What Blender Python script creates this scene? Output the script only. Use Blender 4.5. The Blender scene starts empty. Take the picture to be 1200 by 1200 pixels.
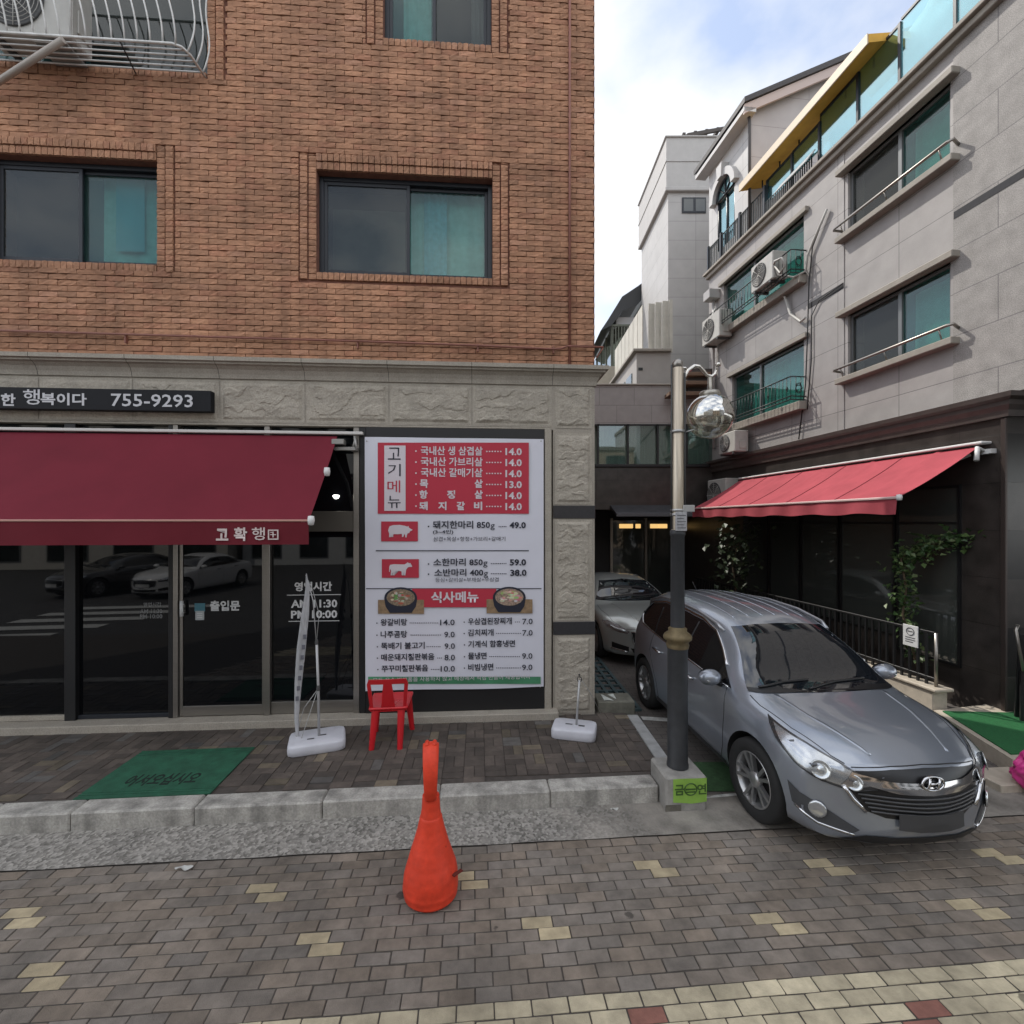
import bpy, bmesh, math, random
from mathutils import Vector, Matrix, noise
from mathutils.bvhtree import BVHTree

R = math.radians
sc = bpy.context.scene
COL = sc.collection
rnd = random.Random(11)

# ------------------------------------------------------------------ camera
F, CAMZ, HOR = 560.0, 2.6, 611.0          # focal length in photo pixels, eye height, horizon row
cd = bpy.data.cameras.new('camera')
cam = bpy.data.objects.new('camera', cd)
COL.objects.link(cam)
cam.location = (0, 0, CAMZ)
cam.rotation_euler = (R(90), 0, 0)
cd.sensor_width = 36
cd.lens = F / 1200 * 36
cd.shift_y = (HOR - 600) / 1200
cd.clip_start, cd.clip_end = 0.05, 2000
sc.camera = cam

# ------------------------------------------------------------------ light
SUN_EL = R(50)
TRAVEL = Vector((0.73 * math.cos(SUN_EL), -0.683 * math.cos(SUN_EL), -math.sin(SUN_EL))).normalized()
sd = bpy.data.lights.new('sun', 'SUN')
sd.energy, sd.angle, sd.color = 2.2, R(0.5), (1.0, 0.95, 0.87)
sun = bpy.data.objects.new('sun', sd)
COL.objects.link(sun)
sun.rotation_euler = TRAVEL.to_track_quat('-Z', 'Y').to_euler()
sun.location = (-10, 12, 30)

w = bpy.data.worlds.new('World')
sc.world = w
w.use_nodes = True
nt = w.node_tree
nt.nodes.clear()
N = lambda t: nt.nodes.new(t)
sky = N('ShaderNodeTexSky')
sky.sky_type = 'NISHITA'
sky.sun_disc = False
sky.sun_elevation = SUN_EL
sky.sun_rotation = math.atan2(-TRAVEL.x, -TRAVEL.y)
sky.air_density, sky.dust_density, sky.ozone_density = 1.0, 1.2, 1.0
bg = N('ShaderNodeBackground')
bg.inputs[1].default_value = 0.15
tc = N('ShaderNodeTexCoord')
mp = N('ShaderNodeMapping')
mp.inputs['Scale'].default_value = (1.0, 1.0, 1.7)
mp.inputs['Location'].default_value = (0.35, 0.1, 0.25)
n1 = N('ShaderNodeTexNoise')
n1.inputs['Scale'].default_value = 2.6
n1.inputs['Detail'].default_value = 7
n1.inputs['Roughness'].default_value = 0.52
rp = N('ShaderNodeValToRGB')
rp.color_ramp.elements[0].position = 0.38
rp.color_ramp.elements[0].color = (.24, .24, .24, 1)
rp.color_ramp.elements[1].position = 0.60
mx = N('ShaderNodeMix')
mx.data_type = 'RGBA'
# cloud cover: thin and pale over the alley, made brighter behind the camera, out of view, to light the shaded facade
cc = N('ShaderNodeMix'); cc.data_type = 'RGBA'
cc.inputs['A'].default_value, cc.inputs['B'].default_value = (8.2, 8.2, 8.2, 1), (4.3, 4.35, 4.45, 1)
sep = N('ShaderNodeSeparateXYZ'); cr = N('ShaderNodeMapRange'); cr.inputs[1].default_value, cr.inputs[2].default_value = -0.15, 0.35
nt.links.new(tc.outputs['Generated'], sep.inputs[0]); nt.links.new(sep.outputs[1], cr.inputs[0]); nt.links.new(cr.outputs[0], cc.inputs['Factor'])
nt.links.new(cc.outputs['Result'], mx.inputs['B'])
nt.links.new(tc.outputs['Generated'], mp.inputs[0])
nt.links.new(mp.outputs[0], n1.inputs['Vector'])
nt.links.new(n1.outputs[0], rp.inputs[0])
nt.links.new(rp.outputs[0], mx.inputs['Factor'])
nt.links.new(sky.outputs[0], mx.inputs['A'])
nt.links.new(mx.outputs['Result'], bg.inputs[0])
wo = N('ShaderNodeOutputWorld')
nt.links.new(bg.outputs[0], wo.inputs[0])

sc.view_settings.view_transform = 'Standard'
sc.view_settings.look = 'None'
sc.view_settings.gamma = 1
sc.view_settings.exposure = 0.78

# ------------------------------------------------------------------ materials
MATS = {}
def mat(name, col, rough=0.6, metal=0.0, var=0.0, vs=4.0, bump=0.0, bs=60.0, spec=0.5, coat=0.0,
        attr=False, var2=None, vs2=1.0, ior=1.5, stretch=None, emit=0.0, trans=0.0, rvar=0.0, spots=0.0, streak=0.0):
    if name in MATS: return MATS[name]
    m = bpy.data.materials.new(name); MATS[name] = m
    m.use_nodes = True
    t = m.node_tree; L = t.links
    b = t.nodes['Principled BSDF']
    b.inputs['Roughness'].default_value = rough
    b.inputs['Metallic'].default_value = metal
    b.inputs['Specular IOR Level'].default_value = spec
    b.inputs['IOR'].default_value = ior
    b.inputs['Coat Weight'].default_value = coat
    b.inputs['Coat Roughness'].default_value = 0.04
    b.inputs['Base Color'].default_value = (*col, 1)
    if emit:
        b.inputs['Emission Color'].default_value = (*col, 1)
        b.inputs['Emission Strength'].default_value = emit
    tcn = t.nodes.new('ShaderNodeTexCoord')
    vec = tcn.outputs['Object']
    if stretch:
        mpn = t.nodes.new('ShaderNodeMapping'); mpn.inputs['Scale'].default_value = stretch
        L.new(vec, mpn.inputs[0]); vec = mpn.outputs[0]
    out = None
    if attr:
        at = t.nodes.new('ShaderNodeAttribute'); at.attribute_name = 'Col'
        out = at.outputs['Color']
    def blend(out, scale, amt, det):
        nn = t.nodes.new('ShaderNodeTexNoise'); nn.inputs['Scale'].default_value = scale
        nn.inputs['Detail'].default_value = det; nn.inputs['Roughness'].default_value = 0.62
        L.new(vec, nn.inputs['Vector'])
        mr = t.nodes.new('ShaderNodeMapRange')
        mr.inputs[1].default_value, mr.inputs[2].default_value = 0.3, 0.7
        mr.inputs[3].default_value, mr.inputs[4].default_value = 1 - amt, 1 + amt
        L.new(nn.outputs[0], mr.inputs[0])
        vm = t.nodes.new('ShaderNodeVectorMath'); vm.operation = 'SCALE'
        if out is None: vm.inputs[0].default_value = col
        else: L.new(out, vm.inputs[0])
        L.new(mr.outputs[0], vm.inputs['Scale'])
        return vm.outputs[0]
    if var: out = blend(out, vs, var, 6)
    if var2: out = blend(out, vs2, var2, 3)
    if streak:
        ms = t.nodes.new('ShaderNodeMapping'); ms.inputs['Scale'].default_value = (3.2, 3.2, .22)
        ns = t.nodes.new('ShaderNodeTexNoise'); ns.inputs['Scale'].default_value = 2; ns.inputs['Detail'].default_value = 5
        L.new(tcn.outputs['Object'], ms.inputs[0]); L.new(ms.outputs[0], ns.inputs['Vector'])
        mr = t.nodes.new('ShaderNodeMapRange'); mr.inputs[1].default_value, mr.inputs[2].default_value = .42, .68
        mr.inputs[3].default_value, mr.inputs[4].default_value = 1.06, 1 - streak
        L.new(ns.outputs[0], mr.inputs[0])
        vm = t.nodes.new('ShaderNodeVectorMath'); vm.operation = 'SCALE'; L.new(out, vm.inputs[0]); L.new(mr.outputs[0], vm.inputs['Scale']); out = vm.outputs[0]
    if spots:
        vo = t.nodes.new('ShaderNodeTexVoronoi'); vo.inputs['Scale'].default_value = spots; L.new(tcn.outputs['Object'], vo.inputs['Vector'])
        nd = t.nodes.new('ShaderNodeTexNoise'); nd.inputs['Scale'].default_value = 30; L.new(tcn.outputs['Object'], nd.inputs['Vector'])
        ma = t.nodes.new('ShaderNodeMath'); ma.operation = 'MULTIPLY_ADD'; ma.inputs[1].default_value = .12; L.new(nd.outputs[0], ma.inputs[0]); L.new(vo.outputs['Distance'], ma.inputs[2])
        sp = t.nodes.new('ShaderNodeSeparateColor'); L.new(vo.outputs['Color'], sp.inputs[0])
        mq = t.nodes.new('ShaderNodeMath'); mq.operation = 'MULTIPLY_ADD'; mq.inputs[1].default_value = .13; mq.inputs[2].default_value = 0; L.new(sp.outputs[0], mq.inputs[0])
        mr = t.nodes.new('ShaderNodeMath'); mr.operation = 'SUBTRACT'; L.new(ma.outputs[0], mr.inputs[0]); L.new(mq.outputs[0], mr.inputs[1])
        m2 = t.nodes.new('ShaderNodeMapRange'); m2.inputs[1].default_value, m2.inputs[2].default_value = .03, .055; m2.inputs[3].default_value, m2.inputs[4].default_value = .38, 1
        L.new(mr.outputs[0], m2.inputs[0])
        vm = t.nodes.new('ShaderNodeVectorMath'); vm.operation = 'SCALE'; L.new(out, vm.inputs[0]); L.new(m2.outputs[0], vm.inputs['Scale']); out = vm.outputs[0]
    if out is not None: L.new(out, b.inputs['Base Color'])
    if rvar:
        nn = t.nodes.new('ShaderNodeTexNoise'); nn.inputs['Scale'].default_value = 3.5; nn.inputs['Detail'].default_value = 5
        L.new(vec, nn.inputs['Vector'])
        mr = t.nodes.new('ShaderNodeMapRange')
        mr.inputs[1].default_value, mr.inputs[2].default_value = 0.3, 0.7
        mr.inputs[3].default_value, mr.inputs[4].default_value = max(0.02, rough - rvar), rough + rvar
        L.new(nn.outputs[0], mr.inputs[0]); L.new(mr.outputs[0], b.inputs['Roughness'])
    if bump:
        nn = t.nodes.new('ShaderNodeTexNoise'); nn.inputs['Scale'].default_value = bs; nn.inputs['Detail'].default_value = 5
        L.new(vec, nn.inputs['Vector'])
        bp = t.nodes.new('ShaderNodeBump'); bp.inputs['Strength'].default_value = bump; bp.inputs['Distance'].default_value = 0.01
        L.new(nn.outputs[0], bp.inputs['Height']); L.new(bp.outputs[0], b.inputs['Normal'])
    return m

def schlick(t, f0):
    lw = t.nodes.new('ShaderNodeLayerWeight'); lw.inputs[0].default_value = 0.5
    pw = t.nodes.new('ShaderNodeMath'); pw.operation = 'POWER'; pw.inputs[1].default_value = 5
    ml = t.nodes.new('ShaderNodeMath'); ml.operation = 'MULTIPLY_ADD'; ml.inputs[1].default_value = 1 - f0; ml.inputs[2].default_value = f0
    t.links.new(lw.outputs['Facing'], pw.inputs[0]); t.links.new(pw.outputs[0], ml.inputs[0])
    return ml

def glass_mat(name, tint, see, rough=0.02, ior=1.75, refl=(1, 1, 1)):
    """window pane: tinted see-through + mirror by viewing angle"""
    m = bpy.data.materials.new(name); m.use_nodes = True
    t = m.node_tree; t.nodes.clear(); L = t.links
    o = t.nodes.new('ShaderNodeOutputMaterial')
    tr = t.nodes.new('ShaderNodeBsdfTransparent'); tr.inputs[0].default_value = (*[math.sqrt(c * see) for c in tint], 1)
    df = t.nodes.new('ShaderNodeBsdfDiffuse'); df.inputs[0].default_value = (*[c * 0.3 for c in tint], 1)
    ad = t.nodes.new('ShaderNodeMixShader'); ad.inputs[0].default_value = 0.10
    gl = t.nodes.new('ShaderNodeBsdfGlossy'); gl.inputs['Roughness'].default_value = rough; gl.inputs[0].default_value = (*refl, 1)
    fr = schlick(t, ((ior - 1) / (ior + 1)) ** 2)
    nn = t.nodes.new('ShaderNodeTexNoise'); nn.inputs['Scale'].default_value = 1.3
    tcn = t.nodes.new('ShaderNodeTexCoord'); L.new(tcn.outputs['Object'], nn.inputs['Vector'])
    bp = t.nodes.new('ShaderNodeBump'); bp.inputs['Strength'].default_value = 0.04; bp.inputs['Distance'].default_value = 0.02
    L.new(nn.outputs[0], bp.inputs['Height']); L.new(bp.outputs[0], gl.inputs['Normal'])
    mxs = t.nodes.new('ShaderNodeMixShader')
    L.new(tr.outputs[0], ad.inputs[1]); L.new(df.outputs[0], ad.inputs[2])
    L.new(fr.outputs[0], mxs.inputs[0]); L.new(ad.outputs[0], mxs.inputs[1]); L.new(gl.outputs[0], mxs.inputs[2])
    L.new(mxs.outputs[0], o.inputs[0])
    return m

def panel_mat(name, col, bw, bh, joint, jcol, rough=0.55, var=0.12, speck=0.0, axes='xz', offset=0.5, bump=0.3, two=None, vs=3.0, shiftv=(0, 0)):
    """courses of stone slabs / blocks: brick texture in the object's own metres"""
    m = bpy.data.materials.new(name); m.use_nodes = True
    t = m.node_tree; L = t.links; b = t.nodes['Principled BSDF']
    b.inputs['Roughness'].default_value = rough
    tcn = t.nodes.new('ShaderNodeTexCoord')
    sx = t.nodes.new('ShaderNodeSeparateXYZ'); L.new(tcn.outputs['Object'], sx.inputs[0])
    cx = t.nodes.new('ShaderNodeCombineXYZ')
    for k, a in enumerate(axes):
        ad = t.nodes.new('ShaderNodeMath'); ad.operation = 'ADD'; ad.inputs[1].default_value = shiftv[k]
        L.new(sx.outputs['XYZ'.index(a.upper())], ad.inputs[0]); L.new(ad.outputs[0], cx.inputs[k])
    br = t.nodes.new('ShaderNodeTexBrick')
    br.offset = offset
    br.inputs['Color1'].default_value = (*col, 1)
    c2 = two or tuple(c * 0.93 for c in col)
    br.inputs['Color2'].default_value = (*c2, 1)
    br.inputs['Mortar'].default_value = (*jcol, 1)
    br.inputs['Scale'].default_value = 1
    br.inputs['Mortar Size'].default_value = joint
    br.inputs['Mortar Smooth'].default_value = 0.2
    br.inputs['Brick Width'].default_value = bw
    br.inputs['Row Height'].default_value = bh
    L.new(cx.outputs[0], br.inputs[0])
    out = br.outputs[0]
    def blend(out, scale, amt, det):
        nn = t.nodes.new('ShaderNodeTexNoise'); nn.inputs['Scale'].default_value = scale; nn.inputs['Detail'].default_value = det
        L.new(tcn.outputs['Object'], nn.inputs['Vector'])
        mr = t.nodes.new('ShaderNodeMapRange')
        mr.inputs[1].default_value, mr.inputs[2].default_value = 0.3, 0.7
        mr.inputs[3].default_value, mr.inputs[4].default_value = 1 - amt, 1 + amt
        L.new(nn.outputs[0], mr.inputs[0])
        vm = t.nodes.new('ShaderNodeVectorMath'); vm.operation = 'SCALE'
        L.new(out, vm.inputs[0]); L.new(mr.outputs[0], vm.inputs['Scale'])
        return vm.outputs[0]
    if var: out = blend(out, vs, var, 5)
    if speck: out = blend(out, 90, speck, 3)
    L.new(out, b.inputs['Base Color'])
    bp = t.nodes.new('ShaderNodeBump'); bp.inputs['Strength'].default_value = bump; bp.inputs['Distance'].default_value = 0.01
    bp.invert = True
    L.new(br.outputs['Fac'], bp.inputs['Height']); L.new(bp.outputs[0], b.inputs['Normal'])
    return m

# ------------------------------------------------------------------ mesh builder
class MB:
    def __init__(s):
        s.bm = bmesh.new(); s.col = None; s.c = (1, 1, 1, 1)
    def color(s, c):
        if s.col is None: s.col = s.bm.loops.layers.float_color.new('Col')
        s.c = (*c, 1)
    def _paint(s, faces):
        if s.col is not None:
            for f in faces:
                for l in f.loops: l[s.col] = s.c
    def face(s, pts, mi=0):
        f = s.bm.faces.new([s.bm.verts.new(p) for p in pts]); f.material_index = mi
        s._paint([f]); return f
    def box(s, x0, x1, y0, y1, z0, z1, bev=0.0, mi=0, M=None, seg=1):
        if x0 > x1: x0, x1 = x1, x0
        if y0 > y1: y0, y1 = y1, y0
        if z0 > z1: z0, z1 = z1, z0
        bev = min(bev, (x1 - x0) * .45, (y1 - y0) * .45, (z1 - z0) * .45)
        lo, hi = (x0, y0, z0), (x1, y1, z1)
        if M is not None: tf = lambda p: M @ Vector(p)
        else: tf = lambda p: p
        V = {}; vs = []; fs = []
        for c in range(8):
            sgn = [(c >> k) & 1 for k in range(3)]
            for ax in range(3 if bev else 1):
                p = [(hi[k] if sgn[k] else lo[k]) for k in range(3)]
                if bev:
                    for k in range(3):
                        if k != ax: p[k] += -bev if sgn[k] else bev
                v = s.bm.verts.new(tf(p)); V[c, ax] = v; vs.append(v)
        def vk(c, ax): return V[c, ax if bev else 0]
        for ax in range(3):
            u, w_ = (ax + 1) % 3, (ax + 2) % 3
            for d in (0, 1):
                cs = [(d << ax) | (i << u) | (j << w_) for i, j in ((0, 0), (1, 0), (1, 1), (0, 1))]
                q = [vk(c, ax) for c in cs]
                fs.append(s.bm.faces.new(q if d else q[::-1]))
        if bev:
            for ax in range(3):
                u, w_ = (ax + 1) % 3, (ax + 2) % 3
                for i, j in ((0, 0), (1, 0), (1, 1), (0, 1)):
                    c0 = (i << u) | (j << w_); c1 = c0 | (1 << ax)
                    q = [V[c0, u], V[c1, u], V[c1, w_], V[c0, w_]]
                    fs.append(s.bm.faces.new(q if i == j else q[::-1]))
            for c in range(8):
                q = [V[c, 0], V[c, 1], V[c, 2]]
                fs.append(s.bm.faces.new(q if bin(c).count('1') % 2 else q[::-1]))
        for f in fs: f.material_index = mi
        s._paint(fs)
        return vs
    def tube(s, pts, r, n=8, closed=False, cap=True, mi=0, smooth=True):
        pts = [Vector(p) for p in pts]; m = len(pts)
        rs = r if isinstance(r, (list, tuple)) else [r] * m
        rings = []; up = None
        for i, p in enumerate(pts):
            if closed: d = pts[(i + 1) % m] - pts[i - 1]
            else: d = pts[min(i + 1, m - 1)] - pts[max(i - 1, 0)]
            d.normalize()
            if up is None:
                up = Vector((0, 0, 1)) if abs(d.z) < .9 else Vector((1, 0, 0))
            a = d.cross(up)
            if a.length < 1e-4: a = d.orthogonal()
            a.normalize(); up = a.cross(d).normalized()
            rings.append([s.bm.verts.new(p + (a * math.cos(2 * math.pi * k / n) + up * math.sin(2 * math.pi * k / n)) * rs[i]) for k in range(n)])
        fs = []
        for i in range(m if closed else m - 1):
            A, B = rings[i], rings[(i + 1) % m]
            for k in range(n):
                fs.append(s.bm.faces.new((A[k], A[(k + 1) % n], B[(k + 1) % n], B[k])))
        if cap and not closed:
            for rr in (rings[0][::-1], rings[-1]):
                try: fs.append(s.bm.faces.new(rr))
                except ValueError: pass
        for f in fs: f.material_index = mi; f.smooth = smooth and len(f.verts) == 4
        s._paint(fs)
    def lathe(s, prof, c=(0, 0, 0), n=24, mi=0, sx=1, sy=1, M=None, smooth=True):
        rings = []; c = Vector(c)
        for r, z in prof:
            if r < 1e-6: rings.append([s.bm.verts.new(c + Vector((0, 0, z)))])
            else: rings.append([s.bm.verts.new(c + Vector((r * sx * math.cos(2 * math.pi * k / n), r * sy * math.sin(2 * math.pi * k / n), z))) for k in range(n)])
        fs = []
        for A, B in zip(rings, rings[1:]):
            for k in range(n):
                a, b2 = A[k % len(A)], A[(k + 1) % len(A)]; c1, d = B[(k + 1) % len(B)], B[k % len(B)]
                q = [v for i, v in enumerate((a, b2, c1, d)) if v not in (a, b2, c1, d)[:i]]
                if len(q) > 2:
                    try: fs.append(s.bm.faces.new(q))
                    except ValueError: pass
        for f in fs: f.material_index = mi; f.smooth = smooth
        s._paint(fs)
        vs = [v for r_ in rings for v in r_]
        if M is not None: bmesh.ops.transform(s.bm, matrix=M, verts=vs)
        return vs
    def prism(s, poly, d0, d1, axis='y', mi=0):
        """poly: 2-D outline; extruded along axis"""
        def P(a, b, d): return {'y': (a, d, b), 'x': (d, a, b), 'z': (a, b, d)}[axis]
        A = [s.bm.verts.new(P(a, b, d0)) for a, b in poly]; B = [s.bm.verts.new(P(a, b, d1)) for a, b in poly]
        fs = [s.bm.faces.new(A), s.bm.faces.new(B[::-1])]
        n = len(poly)
        for k in range(n): fs.append(s.bm.faces.new((A[k], B[k], B[(k + 1) % n], A[(k + 1) % n])))
        bmesh.ops.recalc_face_normals(s.bm, faces=fs)
        for f in fs: f.material_index = mi
        s._paint(fs); return A + B
    def grid(s, fn, nu, nv, mi=0, smooth=True, closed=False):
        V = [[s.bm.verts.new(fn(i / nu, j / nv)) for j in range(nv + 1)] for i in range(nu + 1)]
        fs = []
        for i in range(nu):
            for j in range(nv):
                fs.append(s.bm.faces.new((V[i][j], V[i + 1][j], V[i + 1][j + 1], V[i][j + 1])))
        for f in fs: f.material_index = mi; f.smooth = smooth
        s._paint(fs); return V
    def add_mesh(s, me, M):
        before = len(s.bm.verts); bf = len(s.bm.faces)
        s.bm.from_mesh(me); s.bm.verts.ensure_lookup_table(); s.bm.faces.ensure_lookup_table()
        bmesh.ops.transform(s.bm, matrix=M, verts=s.bm.verts[before:])
        s._paint(s.bm.faces[bf:])
    def text(s, body, x, z, h, y=0.0, w=None, bold=0.0, align='l', M=None, sx=1.0):
        """flat lettering in the local xz plane facing -y; h = letter height"""
        me, bb = text_mesh(body, bold)
        sc_ = h / (bb[3] - bb[1]) if bb[3] > bb[1] else 1
        k = sc_ * sx if w is None else w / (bb[2] - bb[0])
        ox = {'l': 0, 'c': -(bb[2] - bb[0]) * k / 2, 'r': -(bb[2] - bb[0]) * k}[align]
        T = Matrix(((k, 0, 0, x + ox - bb[0] * k), (0, 0, -1, y), (0, sc_, 0, z - bb[1] * sc_), (0, 0, 0, 1)))
        s.add_mesh(me, (M @ T) if M is not None else T)
    def build(s, name, m, parent=None, smooth=False, loc=None, rot=None, sharp=None):
        me = bpy.data.meshes.new(name); s.bm.to_mesh(me); s.bm.free()
        for q in (m if isinstance(m, (list, tuple)) else [m]): me.materials.append(q)
        if smooth:
            for p in me.polygons: p.use_smooth = True
        if sharp is not None: me.set_sharp_from_angle(angle=R(sharp))
        o = bpy.data.objects.new(name, me); COL.objects.link(o)
        if parent is not None: o.parent = parent
        if loc is not None: o.location = loc
        if rot is not None: o.rotation_euler = (0, 0, rot)
        return o

_TX = {}
def text_mesh(body, bold=0.0):
    key = (body, bold)
    if key in _TX: return _TX[key]
    c = bpy.data.curves.new('t', 'FONT'); c.body = body; c.size = 1; c.offset = bold; c.resolution_u = 2; c.fill_mode = 'FRONT'
    o = bpy.data.objects.new('t', c); COL.objects.link(o)
    dg = bpy.context.evaluated_depsgraph_get()
    me = bpy.data.meshes.new_from_object(o.evaluated_get(dg))
    bpy.data.objects.remove(o); bpy.data.curves.remove(c)
    xs = [v.co.x for v in me.vertices]; ys = [v.co.y for v in me.vertices]
    _TX[key] = (me, (min(xs), min(ys), max(xs), max(ys)))
    return _TX[key]

def tag(o, label, cat=None, group=None):
    o['label'] = label
    if cat: o['category'] = cat
    if group: o['group'] = group
    return o
def struct(o): o['kind'] = 'structure'; return o
def thing(name, label, cat, loc=(0, 0, 0), rot=0.0, group=None):
    o = bpy.data.objects.new(name, None); COL.objects.link(o)
    o.empty_display_size = 0.1
    o.location = loc; o.rotation_euler = (0, 0, rot)
    return tag(o, label, cat, group)
def copy_tree(o, parent=None):
    c = o.copy(); COL.objects.link(c); c.parent = parent
    for ch in list(o.children): copy_tree(ch, c)
    return c

def G(px, py, z=0.0):
    """point of the photo (1200 px) on the level plane z"""
    Y = F * (CAMZ - z) / (py - HOR)
    return ((px - 600) * Y / F, Y)
class Frame:
    """a facade plane: local x to the right along it, y inward, z up"""
    def __init__(s, ox, oy, ang):
        s.o = Vector((ox, oy)); s.ang = ang
        s.ax = Vector((math.cos(ang), math.sin(ang))); s.ay = Vector((-math.sin(ang), math.cos(ang)))
    def P(s, px, py, off=0.0):
        t = (px - 600) / F; v = (HOR - py) / F
        n = -s.ay
        Y = (off + s.o.dot(n)) / (t * n.x + n.y)
        p = Vector((t * Y, Y)) - s.o
        return (p.dot(s.ax), CAMZ + v * Y)
    def X(s, px, off=0.0): return s.P(px, HOR, off)[0]
    def Z(s, px, py, off=0.0): return s.P(px, py, off)[1]
    def W(s, x, y, z=0.0):
        p = s.o + s.ax * x + s.ay * y
        return Vector((p.x, p.y, z))

FA = Frame(1.05, 6.0735, math.atan(0.07))          # brick building, front corner by the alley
FB = Frame(6.30, 6.08, math.atan2(-0.9927, 0.1205))  # grey building on the right of the alley
# ================================================================== ground
AL = math.atan(0.082)
FR = Frame(0.0, 3.857, AL)                          # edge of the paved road
def roadloc(X, Y):
    d = Vector((X, Y)) - FR.o
    return d.dot(FR.ax), d.dot(FR.ay)

asphalt = mat('asphalt', (0.055, 0.053, 0.052), 0.9, var=0.25, vs=3, bump=0.4, bs=120)
g = MB(); g.face([(-90, -90, -0.03), (90, -90, -0.03), (90, 120, -0.03), (-90, 120, -0.03)])
struct(g.build('ground', asphalt))

paver = mat('paver', (1, 1, 1), 0.85, attr=True, var=0.24, vs=9, var2=0.34, vs2=0.9, bump=0.4, bs=150, spots=2.6)
grout = mat('paver_joint', (0.055, 0.047, 0.04), 0.95, var=0.3, vs=20)
ROW, LEN = 0.0897, 0.201
def brick_at(px, py):
    x, y = roadloc(*G(px, py)); k = math.floor(-y / ROW)
    return k, math.floor((x - (LEN / 2 if k % 2 else 0)) / LEN)
yel = [(36, 1064.6), (45, 1075), (62, 1128), (65, 1143), (294, 1044.6), (310, 1055), (362, 1103), (374, 1117.5), (546, 1027), (563, 1037),
       (636, 1083), (654, 1095), (763, 1017), (791, 1026), (952, 1008.7), (983, 1018), (895, 1070), (922, 1082), (1129, 1058), (1160, 1071), (1156, 999), (1183, 1008)]
red = [(1066, 1181), (755, 1197), (1064, 1197), (1102, 1198), (400, 1222), (430, 1225)]
YS, RS = {brick_at(*p) for p in yel}, {brick_at(*p) for p in red}
g = MB(); g.color((0.1, 0.09, 0.085))
for k in range(0, 34):
    off = LEN / 2 if k % 2 else 0
    for j in range(-42, 44):
        x0 = j * LEN + off
        if -5.2 + k * .05 > x0 or x0 > 6.2: continue
        v = rnd.uniform(.84, 1.14); t = rnd.uniform(-.5, .5)
        if (k, j) in YS: c = (.36, .30, .195)
        elif (k, j) in RS: c = (.24, .105, .08)
        elif 14 <= k <= 20:
            c = (.40, .35, .245)
        else: c = (.168 + .014 * t, .142, .117 - .012 * t)
        g.color(tuple(q * v for q in c))
        m_ = 0.0026 + rnd.uniform(0, .0024)
        dz = rnd.uniform(-.0055, .0)
        vs = g.box(x0 + m_, x0 + LEN - m_, -(k + 1) * ROW + m_, -k * ROW - m_, -0.02, dz, bev=0.0035)
        a, b2 = rnd.uniform(-.02, .02), rnd.uniform(-.035, .035)
        for q in vs: q.co.z += (q.co.x - x0 - LEN / 2) * a + (q.co.y + (k + .5) * ROW) * b2; 
struct(g.build('road', paver, loc=(FR.o.x, FR.o.y, 0), rot=AL))
g = MB(); g.face([(-30, -3.3, -.0085), (30, -3.3, -.0085), (30, .06, -.0085), (-30, .06, -.0085)])
struct(g.build('road_bed', grout, loc=(FR.o.x, FR.o.y, 0), rot=AL))

# concrete gutter: exposed aggregate on the left, smoother and stained by the alley
def gutter_mat():
    m = bpy.data.materials.new('gutter'); m.use_nodes = True
    t = m.node_tree; L = t.links; b = t.nodes['Principled BSDF']; b.inputs['Roughness'].default_value = 0.9
    tcn = t.nodes.new('ShaderNodeTexCoord')
    vo = t.nodes.new('ShaderNodeTexVoronoi'); vo.inputs['Scale'].default_value = 46
    L.new(tcn.outputs['Object'], vo.inputs['Vector'])
    r1 = t.nodes.new('ShaderNodeValToRGB'); e = r1.color_ramp.elements
    e[0].position, e[0].color = .0, (.40, .38, .345, 1); e[1].position, e[1].color = .85, (.085, .08, .072, 1)
    L.new(vo.outputs['Color'], r1.inputs[0])
    nz = t.nodes.new('ShaderNodeTexNoise'); nz.inputs['Scale'].default_value = 2.2; nz.inputs['Detail'].default_value = 8
    L.new(tcn.outputs['Object'], nz.inputs['Vector'])
    r2 = t.nodes.new('ShaderNodeValToRGB'); e = r2.color_ramp.elements
    e[0].position, e[0].color = .36, (.11, .10, .086, 1); e[1].position, e[1].color = .62, (.30, .275, .24, 1)
    L.new(nz.outputs[0], r2.inputs[0])
    sx = t.nodes.new('ShaderNodeSeparateXYZ'); L.new(tcn.outputs['Object'], sx.inputs[0])
    ad = t.nodes.new('ShaderNodeMath'); ad.operation = 'MULTIPLY_ADD'; ad.inputs[1].default_value = 1.6
    L.new(nz.outputs[0], ad.inputs[0]); L.new(sx.outputs[0], ad.inputs[2])
    mr = t.nodes.new('ShaderNodeMapRange'); mr.inputs[1].default_value, mr.inputs[2].default_value = 1.0, 2.0
    mr.inputs[3].default_value, mr.inputs[4].default_value = .25, .95
    L.new(ad.outputs[0], mr.inputs[0])
    mx = t.nodes.new('ShaderNodeMix'); mx.data_type = 'RGBA'
    L.new(mr.outputs[0], mx.inputs['Factor']); L.new(r1.outputs[0], mx.inputs['A']); L.new(r2.outputs[0], mx.inputs['B'])
    L.new(mx.outputs['Result'], b.inputs['Base Color'])
    bp = t.nodes.new('ShaderNodeBump'); bp.inputs['Strength'].default_value = .5; bp.inputs['Distance'].default_value = .008
    L.new(vo.outputs['Distance'], bp.inputs['Height']); L.new(bp.outputs[0], b.inputs['Normal'])
    return m
g = MB()
def gut(u, v):
    x = -12 + u * 24; e = (noise.noise(Vector((x * 2.2, 3.1, 0))) * .012) if v < .01 else 0
    return (x, v * .5 + e, 0.004 + .012 * v + .004 * noise.noise(Vector((x * 3, v * 4, 0))))
g.grid(gut, 240, 4)
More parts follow.
